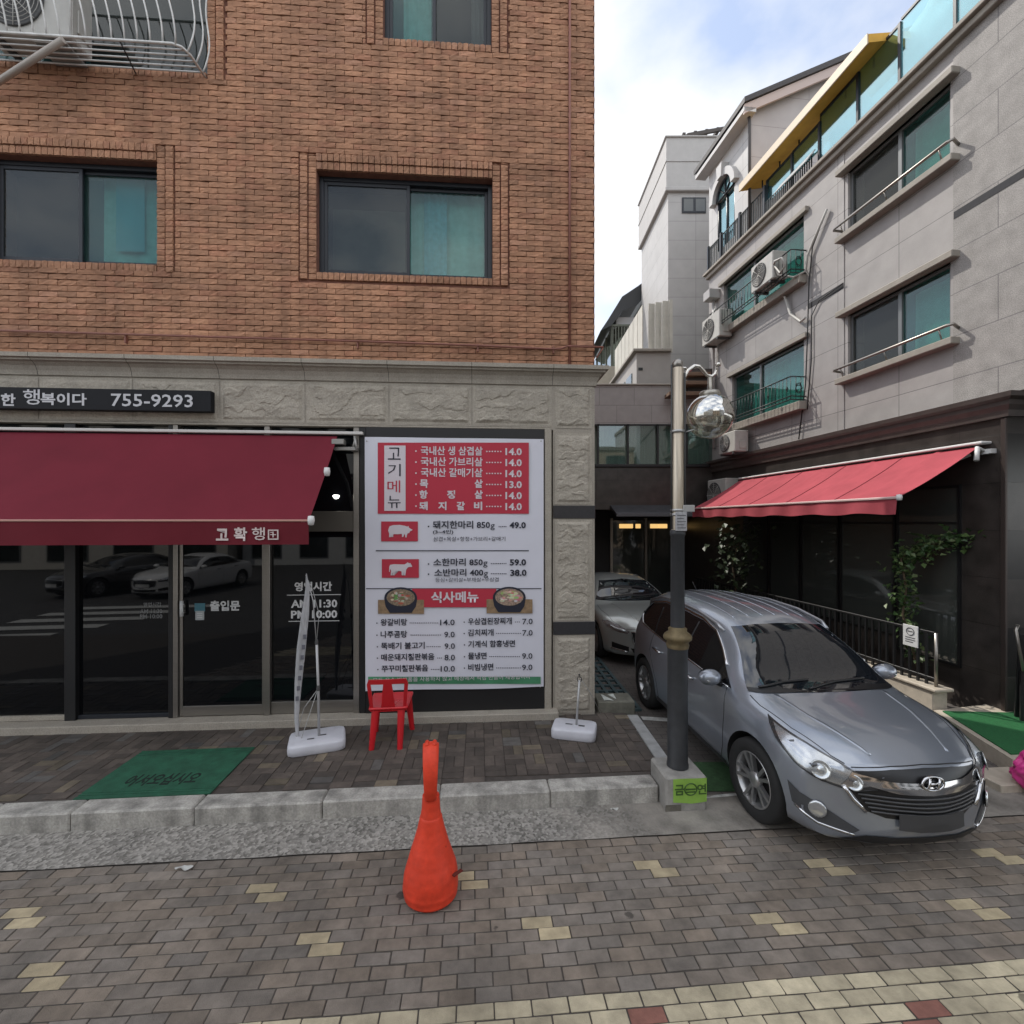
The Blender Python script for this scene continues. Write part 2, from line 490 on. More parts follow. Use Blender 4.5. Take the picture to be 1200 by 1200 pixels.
struct(g.build('gutter', gutter_mat(), loc=(FR.o.x, FR.o.y, 0), rot=AL))

# kerb stones
SW = 0.16
granite_k = mat('kerb_granite', (.33, .315, .285), .8, var=.30, vs=7, var2=.2, vs2=60, bump=.4, bs=90, streak=.42)
g = MB()
jx = [FR.X(p) for p in (79, 225, 377, 515, 645)]
KX1 = roadloc(*G(772, 941))[0]
jx = [jx[0] - 4.0, jx[0] - 3.0, jx[0] - 2.0, jx[0] - 1.0] + [roadloc(*G(px, py))[0] for px, py in ((79, 978), (225, 971), (377, 962), (515, 953), (645, 948))] + [KX1]
for a, b2 in zip(jx, jx[1:]):
    last = b2 == KX1
    vs = g.box(a + .003, b2 - .003, .428 + rnd.uniform(-.004, .004), .635, -.05, SW + .006 + rnd.uniform(-.004, .004), bev=.014, seg=2)
struct(g.build('kerb', granite_k, loc=(FR.o.x, FR.o.y, 0), rot=AL))

# sidewalk of basket-weave blocks
swm = mat('sidewalk_block', (1, 1, 1), .88, attr=True, var=.25, vs=10, var2=.3, vs2=1.6, bump=.4, bs=140)
E1, E2 = G(735, 838, SW), G(768, 888, SW)
def inside_sw(X, Y, pad=0):
    x, y = roadloc(X, Y)
    if y < .640 + pad: return False
    if (Vector((X, Y)) - FA.o).dot(FA.ay) > -.02 - pad: return False
    xe = E1[0] + (Y - E1[1]) / (E2[1] - E1[1]) * (E2[0] - E1[0])
    return X < xe - pad and X > -9
g = MB(); g.color((.1, .1, .1))
SX = .205
for i in range(-48, 10):
    for j in range(0, 11):
        for h in (0, 1):
            x0, y0 = i * SX, 4.05 + j * SX
            if (i + j) % 2: r = (x0, x0 + SX, y0 + h * SX / 2, y0 + (h + 1) * SX / 2)
            else: r = (x0 + h * SX / 2, x0 + (h + 1) * SX / 2, y0, y0 + SX)
            cx, cy = (r[0] + r[1]) / 2, (r[2] + r[3]) / 2
            # in the facade's frame
            p = FA.W(cx - 1.0, cy - 6.07)
            if not inside_sw(p.x, p.y, .045): continue
            v = rnd.uniform(.7, 1.25)
            c = (.074, .059, .049) if rnd.random() < .86 else ((.115, .093, .066) if rnd.random() < .6 else (.085, .078, .072))
            g.color(tuple(q * v for q in c))
            d = .0022
            g.box(r[0] + d - 1.0, r[1] - d - 1.0, r[2] + d - 6.07, r[3] - d - 6.07, -.03, rnd.uniform(-.003, .001), bev=.0025)
struct(g.build('sidewalk', swm, loc=(FA.o.x, FA.o.y, SW), rot=FA.ang))
g = MB()
pl = [(-9, 3.857 - .082 * 9 + .62), (roadloc(0, 0)[0] * 0 + 1.36, 3.857 + .082 * 1.36 + .63), (E2[0], E2[1]), (E1[0], E1[1])]
pw = [FR.W(-9.2, .60), FR.W(KX1 - .03, .60), Vector((E2[0], E2[1], 0)), Vector((E1[0], E1[1], 0)), FA.W(.42, .3), FA.W(-10.5, .3)]
g.prism([(p.x, p.y) for p in pw], -.04, SW - .012, 'z')
struct(g.build('sidewalk_bed', mat('sidewalk_bed', (.06, .05, .043), .95, var=.3, vs=12)))
# flush concrete strip along the sidewalk's alley side
g = MB()
q = [Vector(E1), Vector((E1[0] + .13, E1[1] + .0)), Vector((E2[0] + .13, E2[1])), Vector((E2[0], E2[1]))]
g.prism([(p.x, p.y) for p in q], -.04, SW + .004, 'z')
struct(g.build('sidewalk_edge', mat('edge_concrete', (.27, .27, .265), .8, var=.2, vs=8, bump=.2, bs=80)))

# alley
alm = panel_mat('alley_blocks', (.10, .088, .080), .2, .1, .004, (.035, .032, .03), rough=.9, var=.35, speck=.15, axes='xy', vs=2.2)
g = MB()
g.prism([(1.2, 4.36), (9.5, 5.02), (9.5, 24), (-1.5, 24), (-.2, 12), (1.2, 6.0)], -.02, .012, 'z')
struct(g.build('alley', alm))
wl = mat('worn_white_paint', (.42, .42, .40), .8, var=.4, vs=14)
g = MB()
a, b2 = G(752, 843), G(800, 848)
g.face([(a[0], a[1] - .05, .0165), (b2[0] + .5, b2[1] - .10, .0165), (b2[0] + .5, b2[1] + .03, .0165), (a[0], a[1] + .06, .0165)])
a, b2 = G(820, 938), G(872, 930)
g.face([(a[0], a[1], .0165), (b2[0] + .7, b2[1] + .05, .0165), (b2[0] + .7, b2[1] + .1, .0165), (a[0], a[1] + .035, .0165)])
struct(g.build('road_marking', wl))

turf = mat('green_mat_x', (.012, .085, .025), .95, var=.25, vs=30, bump=.6, bs=260)
a, b2 = G(819, 934), G(876, 926)
g = MB(); g.box(a[0], a[0] + 1.0, 0, .55, .017, .026, bev=.004)
o = g.build('floor_mat', mat('dull_green_mat', (.03, .075, .028), .95, var=.3, vs=20, bump=.5, bs=240), loc=(0, a[1] + .06, 0), rot=0)
tag(o, 'flat dull green mat on the alley floor beside the lamp plinth and front tyre', 'mat')

# raised platform of the grey building with two stone steps
PZ = 0.18
stone_s = mat('step_stone', (.42, .37, .30), .7, var=.15, vs=10, bump=.15, bs=60)
g = MB()
g.prism([(5.09, 4.86), (12, 5.4), (12, 9), (6.2, 6.3), (5.40, 6.12)], -.02, PZ, 'z')
struct(g.build('platform', stone_s))
g = MB()
g.box(0, 6, 0, .32, -.02, .085, bev=.008)
struct(g.build('step', stone_s, loc=(4.66, 4.55, 0), rot=AL))
g = MB()
g.prism([(5.17, 4.95), (11.5, 5.5), (11.5, 8), (6.26, 6.02), (5.47, 6.07)], PZ + .002, PZ + .014, 'z')
o = g.build('floor_mat', mat('turf_green', (.010, .11, .030), .95, var=.22, vs=40, bump=.7, bs=300))
tag(o, 'bright green artificial turf covering the platform at the grey building corner', 'mat')
# ================================================================== brick building with the restaurant
bldA = thing('brick_building', 'orange-brown brick apartment building over a grey stone ground floor with restaurant glazing', 'building', (FA.o.x, FA.o.y, 0), FA.ang)
A = FA.P
brick = mat('split_brick', (1, 1, 1), .88, attr=True, var=.16, vs=26, var2=.22, vs2=.8, bump=.7, bs=70, stretch=(1, 1, 2.2), streak=.18)
mortar = mat('brick_mortar', (.165, .072, .048), .95, var=.25, vs=10)
granite = mat('grey_granite', (.325, .293, .245), .8, var=.12, vs=5, var2=.18, vs2=70, bump=.35, bs=110)
granite_r = mat('rough_granite', (.345, .312, .26), .85, var=.15, vs=6, var2=.15, vs2=55, bump=.6, bs=60)
alu_dark = mat('dark_window_frame', (.016, .019, .025), .42, spec=.4)
black = mat('black_board', (.008, .008, .009), .5)
steel = mat('brushed_steel', (.30, .28, .255), .34, metal=.85, var=.12, vs=6, stretch=(1, 1, 30))
white_pl = mat('white_plastic', (.62, .62, .61), .45)
pipe_m = mat('painted_pipe', (.22, .085, .06), .6, var=.15, vs=12)

ZC = A(660, 431)[1]                 # top of the stone cornice
ZB = A(660, 452)[1]                 # underside
ZP = A(600, 503)[1]                 # underside of the stone band
HA = 11.3
WIN = {}
def rect(x0p, x1p, ytl, ytr, ybl, ybr):
    x0, x1 = FA.X(x0p), FA.X(x1p)
    zt = (FA.Z(x0p, ytl) + FA.Z(x1p, ytr)) / 2; zb = (FA.Z(x0p, ybl) + FA.Z(x1p, ybr)) / 2
    return [x0, x1, zb, zt]
W1 = rect(-18, 184, 181, 187, 303.5, 310.5)
W2 = rect(371, 577, 200.5, 208.5, 319.5, 326)
W3 = rect(449, 576, -80, -72, 46, 53)
W3[3] = W3[2] + 1.25
W4 = [FA.X(-60), FA.X(243), FA.Z(120, 78), FA.Z(120, -70)]
OPEN = [W1, W2, W3, W4]
TR = .2                             # width of the brick trim round an opening
XL = -7.9
ZT = 9.5

# backing wall with openings, ring by ring
g = MB()
def wall_open(g, x0, x1, z0, z1, ops, y0, y1, mi=0):
    xs = sorted({x0, x1, *[q for o in ops for q in (o[0], o[1])]}); zs = sorted({z0, z1, *[q for o in ops for q in (o[2], o[3])]})
    xs = [q for q in xs if x0 <= q <= x1]; zs = [q for q in zs if z0 <= q <= z1]
    for a, b in zip(xs, xs[1:]):
        run = None
        for c, d in zip(zs, zs[1:]):
            m_ = ((a + b) / 2, (c + d) / 2)
            hole = any(o[0] < m_[0] < o[1] and o[2] < m_[1] < o[3] for o in ops)
            if hole:
                if run: g.box(a, b, y0, y1, *run, mi=mi); run = None
            else: run = (run[0], d) if run else (c, d)
        if run: g.box(a, b, y0, y1, *run, mi=mi)
wall_open(g, -12, 0, ZC, HA, OPEN, .012, .40)
g.build('backing_wall', mortar, bldA)
g = MB(); g.box(-12, -.002, .40, 4.2, ZP, HA); g.box(-12, -.002, 4.2, 11, 0, 6.6); g.box(-12, -.002, .40, 4.2, 0, ZP - .001)
g.build('wall', panel_mat('plain_brick', (.29, .145, .085), .21, .0685, .008, (.10, .05, .035), axes='yz'), bldA)
g = MB(); g.box(-12.1, .1, -.1, 4.3, HA, HA + .35, bev=.02); g.build('parapet', granite, bldA)

# the bricks of the front, laid one by one
CH, BL = .0686, .213
def brickface(g, x0, x1, z0, z1, y, col):
    g.color(col)
    nx = 4 if x1 - x0 > .1 else 2; nz = 2
    V = []
    for i in range(nx + 1):
        row = []
        for j in range(nz + 1):
            ex = .003 if i in (0, nx) else 0
            d = y - (rnd.uniform(-.001, .0075) if 0 < i < nx or j == 1 else rnd.uniform(-.004, .001))
            row.append(g.bm.verts.new((x0 + (x1 - x0) * i / nx + (rnd.uniform(-.006, .006) if 0 < i < nx else 0), d, z0 + (z1 - z0) * j / nz + (rnd.uniform(-.006, .006) if j == 1 else rnd.uniform(-.0015, .0015)))))
        V.append(row)
    fs = []
    for i in range(nx):
        for j in range(nz): fs.append(g.bm.faces.new((V[i][j], V[i + 1][j], V[i + 1][j + 1], V[i][j + 1])))
    rim = [V[i][0] for i in range(nx + 1)] + [V[nx][j] for j in range(1, nz + 1)] + [V[i][nz] for i in range(nx - 1, -1, -1)] + [V[0][j] for j in range(nz - 1, 0, -1)]
    back = [g.bm.verts.new((v.co.x, .014, v.co.z)) for v in rim]
    n = len(rim)
    for k in range(n): fs.append(g.bm.faces.new((rim[(k + 1) % n], rim[k], back[k], back[(k + 1) % n])))
    g._paint(fs)
def bcol():
    v = rnd.uniform(.86, 1.12); t = rnd.random()
    if t < .72: c = (.372, .192, .112)
    elif t < .88: c = (.355, .172, .102)
    elif t < .96: c = (.335, .176, .104)
    else: c = (.41, .215, .134)
    return tuple(q * v for q in c)
g = MB()
zones = [(o[0] - TR - .01, o[1] + TR + .01, o[2] - .095, o[3] + .20) for o in OPEN]
row = 0; z = ZC + .01
while z < ZT:
    x = XL + (BL / 2 if row % 2 else 0)
    while x < 0:
        segs = [(max(x, XL), min(x + BL, 0))]
        for zo in zones:
            if zo[2] < z + CH / 2 < zo[3]:
                ns = []
                for s_ in segs:
                    if s_[1] <= zo[0] or s_[0] >= zo[1]: ns.append(s_)
                    else:
                        if s_[0] < zo[0]: ns.append((s_[0], zo[0]))
                        if s_[1] > zo[1]: ns.append((zo[1], s_[1]))
                segs = ns
        for a, b in segs:
            if b - a > .022: brickface(g, a + .0028, b - .0028, z + .0045, z + CH - .0045, -.007 + rnd.uniform(-.005, .004), bcol())
        x += BL
    z += CH; row += 1
# trims
for o in OPEN:
    x0, x1, z0, z1 = o
    zz = z0 - .09
    while zz < z1 + .19:
        t = min(zz + CH, z1 + .19)
        for s_ in (-1, 1):
            xe = x0 if s_ < 0 else x1
            a, b = sorted((xe, xe + s_ * .095)); 
            if zz < z1 - .0 or True: brickface(g, a + .004, b - .004, zz + .004, t - .004, -.006, bcol())
            a, b = sorted((xe + s_ * .105, xe + s_ * .195)); brickface(g, a + .004, b - .004, zz + .004, t - .004, -.019, tuple(q * 1.06 for q in bcol()))
        zz += CH
    x = x0
    while x < x1 - .01:
        e = min(x + .07, x1)
        brickface(g, x + .004, e - .004, z0 - .088, z0 - .004, -.013, bcol())
        brickface(g, x + .004, e - .004, z1 + .004, z1 + .092, -.016, bcol())
        brickface(g, x + .004, e - .004, z1 + .100, z1 + .186, -.030, bcol())
        x += .07
g.build('brickwork', brick, bldA)

# windows
gl_dark = glass_mat('grey_glass', (.40, .46, .44), .75, ior=1.47)
gl_teal = glass_mat('teal_glass', (.46, .78, .75), .9, ior=1.45)
dark_room = mat('dark_room', (.035, .037, .038), .9)
curt_b = mat('blue_curtain', (.22, .42, .50), .9, var=.2, vs=18)
curt_t = mat('pale_curtain', (.40, .50, .47), .9, var=.15, vs=10)
curt_g = mat('grey_curtain', (.19, .22, .20), .9, var=.2, vs=6)
def curtain(x0, x1, z0, z1, y, m, parent, amp=.012, wl=.12):
    g = MB(); n = max(8, int((x1 - x0) / wl * 6))
    g.grid(lambda u, v: (x0 + (x1 - x0) * u, y + amp * math.sin(u * (x1 - x0) / wl * 6.28 + v), z0 + (z1 - z0) * v), n, 6)
    return g.build('curtain', m, parent)
def sliding(o, split, glasses, yf=.10, left_front=True, fr=.055):
    x0, x1, z0, z1 = o
    g = MB(); d = .09
    g.box(x0, x0 + fr, yf, yf + d, z0, z1, bev=.004); g.box(x1 - fr, x1, yf, yf + d, z0, z1, bev=.004)
    g.box(x0 + fr, x1 - fr, yf, yf + d, z1 - fr, z1, bev=.004); g.box(x0 + fr, x1 - fr, yf, yf + d, z0, z0 + fr, bev=.004)
    w_ = g.build('window', alu_dark, bldA)
    for k, (a, b) in enumerate(((x0 + fr, split + .03), (split - .03, x1 - fr))):
        yy = yf + (.012 if (k == 0) == left_front else .05); s_ = .042
        g = MB(); zz0, zz1 = z0 + fr, z1 - fr
        g.box(a, a + s_, yy, yy + .03, zz0, zz1, bev=.003); g.box(b - s_, b, yy, yy + .03, zz0, zz1, bev=.003)
        g.box(a + s_, b - s_, yy, yy + .03, zz0, zz0 + s_, bev=.003); g.box(a + s_, b - s_, yy, yy + .03, zz1 - s_, zz1, bev=.003)
        g.build('sash', alu_dark, w_)
        g = MB(); g.box(a + s_ - .005, b - s_ + .005, yy + .012, yy + .018, zz0 + s_ - .005, zz1 - s_ + .005)
        g.build('pane', glasses[k], w_)
    g = MB(); g.box(x0 - .02, x1 + .02, .392, .398, z0 - .02, z1 + .02)
    g.build('room_back', dark_room, w_)
    return w_
w1 = sliding(W1, FA.X(84), (gl_dark, gl_teal))
curtain(FA.X(96), FA.X(184), W1[2], W1[3], .33, curt_t, w1, .01, .3)
curtain(FA.X(115), FA.X(150), W1[2] + .3, W1[3], .28, mat('sea_blue_curtain', (.16, .34, .40), .9), w1, .004, .3)
w2 = sliding(W2, FA.X(476), (gl_dark, gl_teal))
curtain(FA.X(380), FA.X(470), W2[2], W2[2] + (W2[3] - W2[2]) * .80, .34, curt_g, w2, .004, .4)
curtain(FA.X(476), FA.X(570), W2[2], W2[3], .33, curt_t, w2, .012, .2)
curtain(FA.X(494), FA.X(522), W2[2], W2[3], .29, curt_b, w2, .012, .11)
w3 = sliding(W3, FA.X(507), (gl_teal, gl_dark))
curtain(FA.X(468), FA.X(505), W3[2], W3[3], .33, curt_t, w3)
curtain(FA.X(552), FA.X(570), W3[2], W3[3], .30, mat('white_curtain', (.5, .5, .5), .9), w3, .01, .06)
w4 = sliding(W4, FA.X(80), (gl_teal, gl_dark), yf=.16)
curtain(FA.X(70), FA.X(82), W4[2], W4[3], .3, mat('cyan_curtain', (.10, .42, .46), .9), w4, .01, .08)

# thin painted pipes on the brick
g = MB(); xp = FA.X(667)
g.tube([(xp, -.035, ZC + .03), (xp, -.035, ZT)], .016, 8); g.build('pipe', pipe_m, bldA)
zp = FA.Z(660, 411)
g = MB(); g.tube([(XL, -.05, zp + .055), (FA.X(420), -.05, zp + .035), (FA.X(560), -.05, zp + .02), (FA.X(648), -.05, zp - .0), (FA.X(657), -.05, zp + .01), (FA.X(664), -.05, zp + .04), (.10, -.05, zp + .04)], .013, 8)
g.tube([(.10, -.05, zp + .04), (.02, -.03, zp - .09)], .010, 6)
for px in (150, 420, 560, 648): g.box(FA.X(px) - .008, FA.X(px) + .008, -.05, 0, zp - .05, zp + .04)
g.build('pipe', pipe_m, bldA)

# ---- stone band and cornice
prof = [(.0, ZB), (.018, ZB), (.020, ZB + .012), (.028, ZB + .05), (.05, ZB + .10), (.085, ZB + .135), (.115, ZB + .148), (.118, ZB + .17), (.145, ZB + .175), (.148, ZC - .004), (.0, ZC)]
g = MB()
def corn(u, v, segs=((-12, None), (0, None), (0, 3))):
    i = round(u * 2); p, z_ = prof[round(v * (len(prof) - 1))]
    return [(-12, -p, z_), (p, -p, z_), (p, 4, z_)][i]
g.grid(corn, 2, len(prof) - 1, smooth=False)
g.build('cornice', granite, bldA)
JP = [-60, 46, 156, 258, 358, 456, 553, 647]
for px in JP: 
    x = FA.X(px); g = MB()
    g.prism([(x_ * -1 - .0012, z_) for x_, z_ in prof[:-1]] + [(.0, ZC - .004)], x - .003, x + .003, 'x')
    g.build('cornice_joint', mat('stone_joint', (.06, .055, .05), .9), bldA)

def rough_panel(g, x0, x1, z0, z1, y=0.0, m_=.035, amp=.03, seed=0):
    """flat margin and a rock-faced field standing proud of it"""
    nx = max(10, int((x1 - x0) / .014)); nz = max(10, int((z1 - z0) / .014))
    def fn(u, v):
        X, Z = x0 + (x1 - x0) * u, z0 + (z1 - z0) * v
        e = min(X - x0, x1 - X, Z - z0, z1 - Z) - m_
        if e <= 0: return (X, y, Z)
        k = min(1, e / .03)
        p = Vector((X * 3.2 + seed * 7.3, Z * 5.5, seed))
        h = noise.noise(p) * .7 + abs(noise.noise(p * 2.3)) * .5 + noise.noise(p * 6) * .25
        ridge = noise.noise(Vector((X * 2.0, Z * 9 + noise.noise(Vector((X * 7, 0, seed))) * .8, seed * 3)))
        h = .45 + .5 * h + (.25 if ridge > .18 else 0)
        return (X, y - k * amp * max(.08, h) - .004 * noise.noise(p * 22), Z)
    g.grid(fn, nx, nz, smooth=False)
g = MB(); g.box(-12, FA.X(648) - .0, .0, .40, ZP, ZC - .001); g.box(FA.X(648), 0, .0, .40, SW - .1, ZC - .001)
g.build('stone_wall', granite, bldA)
g = MB(); seed = 1
for a, b in zip(JP, JP[1:]):
    rough_panel(g, FA.X(a) + .008, FA.X(b) - .008, ZP + .045, ZB - .02, -.006, .03, .032, seed); seed += 1
x0, x1 = FA.X(650), -.035
g_edges = []
for (pt, pb) in ((452, 503), (507, 592), (608, 728), (744, 836)):
    zt, zb = FA.Z(670, pt), FA.Z(670, pb)
    rough_panel(g, x0, x1, zb + .01, zt - .01, -.006, .03, .034, seed); seed += 1
g.build('rock_faced_panel', granite_r, bldA)
for (pt, pb) in ((592, 608), (728, 744)):
    g = MB(); g.box(x0 - .02, .006, -.012, .02, FA.Z(670, pb) + .005, FA.Z(670, pt) - .005, bev=.003)
    g.build('dark_band', mat('dark_granite', (.03, .03, .033), .35, var=.2, vs=30), bldA)
# moulding above the shop and beside the pillar
g = MB()
g.box(-12, FA.X(645), -.022, .0, ZP, ZP + .022, bev=.005); g.box(-12, FA.X(645), -.010, .0, ZP + .026, ZP + .042, bev=.004)
g.box(FA.X(638), FA.X(646), -.03, .1, SW, ZP - .001, bev=.006)
g.build('moulding', granite, bldA)

# ---- restaurant front
DX0, DX1 = -12, FA.X(638)
g = MB(); g.box(DX0, DX1, .26, .40, SW, ZP); g.build('shop_interior', mat('shop_dark', (.006, .006, .007), .7), bldA)
shop_glass = mat('shop_glass', (.0035, .004, .005), .02, spec=.5, ior=1.5)
ZS = SW + .085
g = MB(); g.box(DX0, FA.X(648) + .05, -.16, .26, SW - .05, ZS, bev=.008); g.build('threshold', granite, bldA)
ZG0 = FA.Z(260, 824); ZTR0, ZTR1 = FA.Z(390, 623), FA.Z(390, 599)
def post(p0, p1, m, y0=.0, y1=.11, z1=ZP): 
    g = MB(); g.box(FA.X(p0), FA.X(p1), y0, y1, ZS + .001, z1, bev=.004); return g.build('door_post', m, bldA)
post(75, 88, black); post(197, 202, black); post(202.3, 208, steel); post(309.5, 316, steel); post(414, 421, steel)
post(421.5, 429, black, -.01, .1)
g = MB(); g.box(FA.X(316.2), FA.X(413.8), .02, .10, ZTR0, ZTR1, bev=.004); g.box(DX0, FA.X(309), .02, .10, ZTR0, ZTR1, bev=.004)
g.build('transom', mat('transom_steel', (.11, .10, .085), .45, metal=.5), bldA)
def glazing(p0, p1, z0, z1, nm='shop_window', y=.06):
    g = MB(); g.box(FA.X(p0), FA.X(p1), y, y + .012, z0, z1); return g.build(nm, shop_glass, bldA)
glazing(-140, 75, ZS + .06, ZTR0); glazing(88.2, 196.8, ZS + .05, ZTR0)
glazing(316.2, 413.8, ZS + .15, ZTR0); glazing(-140, 413.8, ZTR1, ZP - .01)
g = MB(); g.box(FA.X(316.2), FA.X(413.8), .03, .10, ZS + .005, ZS + .15, bev=.004); g.build('bottom_rail', steel, bldA)
g = MB(); g.box(DX0, FA.X(75), .02, .10, ZS + .005, ZS + .06, bev=.004); g.build('bottom_rail', granite, bldA)
g = MB(); g.box(FA.X(88.2), FA.X(196.8), .03, .10, ZS + .005, ZS + .05, bev=.004); g.build('bottom_rail', alu_dark, bldA)
# the entrance door leaf
g = MB(); a, b = FA.X(209), FA.X(309)
g.box(a, a + .035, .02, .06, ZS + .012, ZTR0, bev=.004); g.box(b - .03, b, .02, .06, ZS + .012, ZTR0, bev=.004); g.box(a + .035, b - .03, .02, .06, ZS + .012, ZS + .13, bev=.004)
door = g.build('door', steel, bldA)
g = MB(); g.box(a + .03, b - .025, .035, .047, ZS + .12, ZTR0); g.build('pane', shop_glass, door)
g = MB(); hx = FA.X(214); g.tube([(hx, -.02, FA.Z(214, 722)), (hx, -.02, FA.Z(214, 704))], .02, 8); g.box(hx - .006, hx + .006, -.02, .03, FA.Z(214, 708) - .01, FA.Z(214, 708)); g.box(hx - .006, hx + .006, -.02, .03, FA.Z(214, 719), FA.Z(214, 719) + .01)
g.build('handle', white_pl, door)
# lettering stuck on the glass
vin = mat('vinyl_white', (.55, .55, .55), .6)
g = MB()
def T(g, s, px, py, hpx, wpx=None, bold=.02, align='l', off=.0):
    x, z = A(px, py, off); k = FA.P(px, py - 10, off)[1] - z
    g.text(s, x, z, hpx * k / 10, -off, None if wpx is None else wpx * k / 10, bold, align)
T(g, '출입문', 246, 716, 12, 34, .035, off=-.034)
g.build('lettering', vin, door)
g = MB()
T(g, '영업시간', 345, 693, 11, 43, .035, off=-.059); T(g, 'AM 11:30', 341, 712.5, 9.5, 53, .03, off=-.059); T(g, 'PM 10:00', 341, 725, 9.5, 53, .03, off=-.059)
for py, p0, p1 in ((698, 334, 398), (729, 336, 396)):
    z_ = A(360, py)[1]; g.box(FA.X(p0), FA.X(p1), .056, .0595, z_ - .004, z_ + .004)
g.build('lettering', vin, bldA)
g = MB(); T(g, '영업시간', 168, 711, 5, 20, .02, off=-.059); T(g, 'AM 11:30', 164, 719, 5, 25, .02, off=-.059); T(g, 'PM 10:00', 164, 725, 5, 25, .02, off=-.059)
g.build('lettering', mat('vinyl_grey', (.16, .16, .16), .6), bldA)
# stickers on the door
g = MB(); x, z_ = A(228, 707, -.03); g.box(x, x + .12, .031, .0345, z_ - .10, z_); 
o = g.build('sticker', mat('blue_sticker', (.05, .16, .20), .5), door)
g = MB(); x, z_ = A(229, 716, -.03); g.box(x, x + .10, .029, .0345, z_ - .11, z_); 
for i in range(3): g.box(x + .02, x + .08, .027, .0288, z_ - .035 - i * .025, z_ - .025 - i * .025, mi=1)
g.build('sticker', [mat('white_sticker', (.34, .36, .36), .5), vin], door)
# small lamp glowing in the dark fanlight
g = MB(); x, z_ = A(392, 581, .02)
g.lathe([(0, -.035), (.02, -.03), (.034, -.012), (.038, .006), (.03, .012), (0, .012)], (x, .045, z_), 16)
o = g.build('lamp', mat('lamp_glow', (1, .97, .92), .4, emit=4.0), bldA)

# ---- black sign board
sx0, sx1 = FA.X(-60), FA.X(254)
zt, zb = A(120, 455.5, .13)[1], A(120, 480.5, .13)[1]
sg = thing('shop_sign', 'long black sign board with white lettering and phone number on the stone band', 'sign', (FA.o.x, FA.o.y, 0), FA.ang)
g = MB(); g.box(sx0, sx1, -.13, -.04, zb, zt, bev=.004); g.build('board', mat('sign_black', (.006, .0065, .009), .6, var=.2, vs=4, spec=.25), sg)
g = MB(); T(g, '한', 1, 475.5, 14.5, 16, .028, off=.134); T(g, '행', 27, 474, 18, 18.5, .01, off=.134); T(g, '복이다', 47.5, 474.5, 14.5, 51, .028, off=.134)
T(g, '755-9293', 130, 476, 15, 92, .012, off=.134)
g.build('lettering', mat('sign_white', (.50, .50, .52), .5), sg)
g = MB()
for x in (sx0 + 1, sx1 - .9, sx1 - .15): g.box(x, x + .04, -.04, .002, zb + .05, zb + .09)
g.build('bracket', steel, sg)

# ---- dark red folding awning over the door
aw = thing('awning', 'wide dark red canvas awning over the restaurant door with white lettering on its valance', 'awning', (FA.o.x, FA.o.y, 0), FA.ang)
AP = 1.03
axr = FA.X(397); axl = FA.X(-300)
zt = A(300, 511)[1]; zf = A(362, 610, AP)[1]; zv = A(350, 638, AP)[1]
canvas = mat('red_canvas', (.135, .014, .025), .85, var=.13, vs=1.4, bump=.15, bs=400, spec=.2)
canvas_v = mat('red_valance', (.125, .014, .022), .85, var=.08, vs=3, bump=.15, bs=400, spec=.2)
g = MB()
def awn(u, v):
    x = axl + (axr - axl) * u
    s_ = math.sin(v * math.pi)
    return (x, -.06 - (AP - .06) * v, zt + (zf - zt) * v - .028 * s_ + (.007 * math.sin(x * 4.1 + v * 2) + .010 * noise.noise(Vector((x * 1.6, v * 2.5, 3)))) * s_)
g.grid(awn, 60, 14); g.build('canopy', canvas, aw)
g = MB()
g.grid(lambda u, v: (axl + (axr - axl) * u, -AP - .012 + .010 * math.sin(u * 40) * v, zf - .015 + (zv - zf + .015) * v), 90, 4)
g.build('valance', canvas_v, aw)
g = MB()
T(g, '고', 253, 633.5, 14, 14, .03, off=AP + .03); T(g, '확', 274, 634, 16, 15, .03, off=AP + .03); T(g, '행', 295, 633, 15, 15, .01, off=AP + .03)
x, z_ = A(314, 632.5, AP + .03); k = .0092
for r_ in ((0, 11, 0, 1.3), (0, 11, 9.7, 11), (0, 1.3, 1.3, 9.7), (9.7, 11, 1.3, 9.7), (2.5, 8.5, 5, 6), (4.8, 6, 2.5, 5), (4.8, 6, 6, 9), (2.5, 4.8, 7.6, 8.4)):
    g.box(x + r_[0] * k, x + r_[1] * k, -AP - .032, -AP - .028, z_ + r_[2] * k, z_ + r_[3] * k)
g.build('lettering', mat('cream_print', (.55, .46, .44), .8), aw)
g = MB(); g.box(axl, axr + .01, -AP - .02, -AP + .02, zf - .012, zf + .010, bev=.006); g.build('front_bar', mat('awning_bar', (.42, .22, .18), .5), aw)
g = MB(); zb_ = A(300, 507.5)[1]
g.box(axl, FA.X(427), -.09, -.03, zb_ - .018, zb_ + .018, bev=.006); g.build('roller_cover', mat('cream_metal', (.55, .53, .50), .5), aw)
g = MB()
g.box(FA.X(393), FA.X(407), -.16, -.05, A(400, 523)[1], A(400, 517)[1], bev=.006)
g.box(FA.X(394), FA.X(421), -.10, -.03, A(400, 529)[1], A(400, 525)[1], bev=.004)
g.tube([(FA.X(418), -.1, A(418, 513)[1]), (FA.X(421), -.12, A(418, 530)[1])], .014)
g.tube([(FA.X(418), -.05, A(418, 513)[1]), (FA.X(414), -.05, A(418, 530)[1])], .014)
g.build('wall_bracket', mat('grey_bracket', (.30, .29, .27), .4, metal=.5), aw)
g = MB(); xe = axr - .06
g.tube([(xe - .1, -.07, zt - .10), (xe, -.48, zt - .52), (xe - .02, -AP + .05, zf - .01)], .022)
g.build('folding_arm', white_pl, aw)
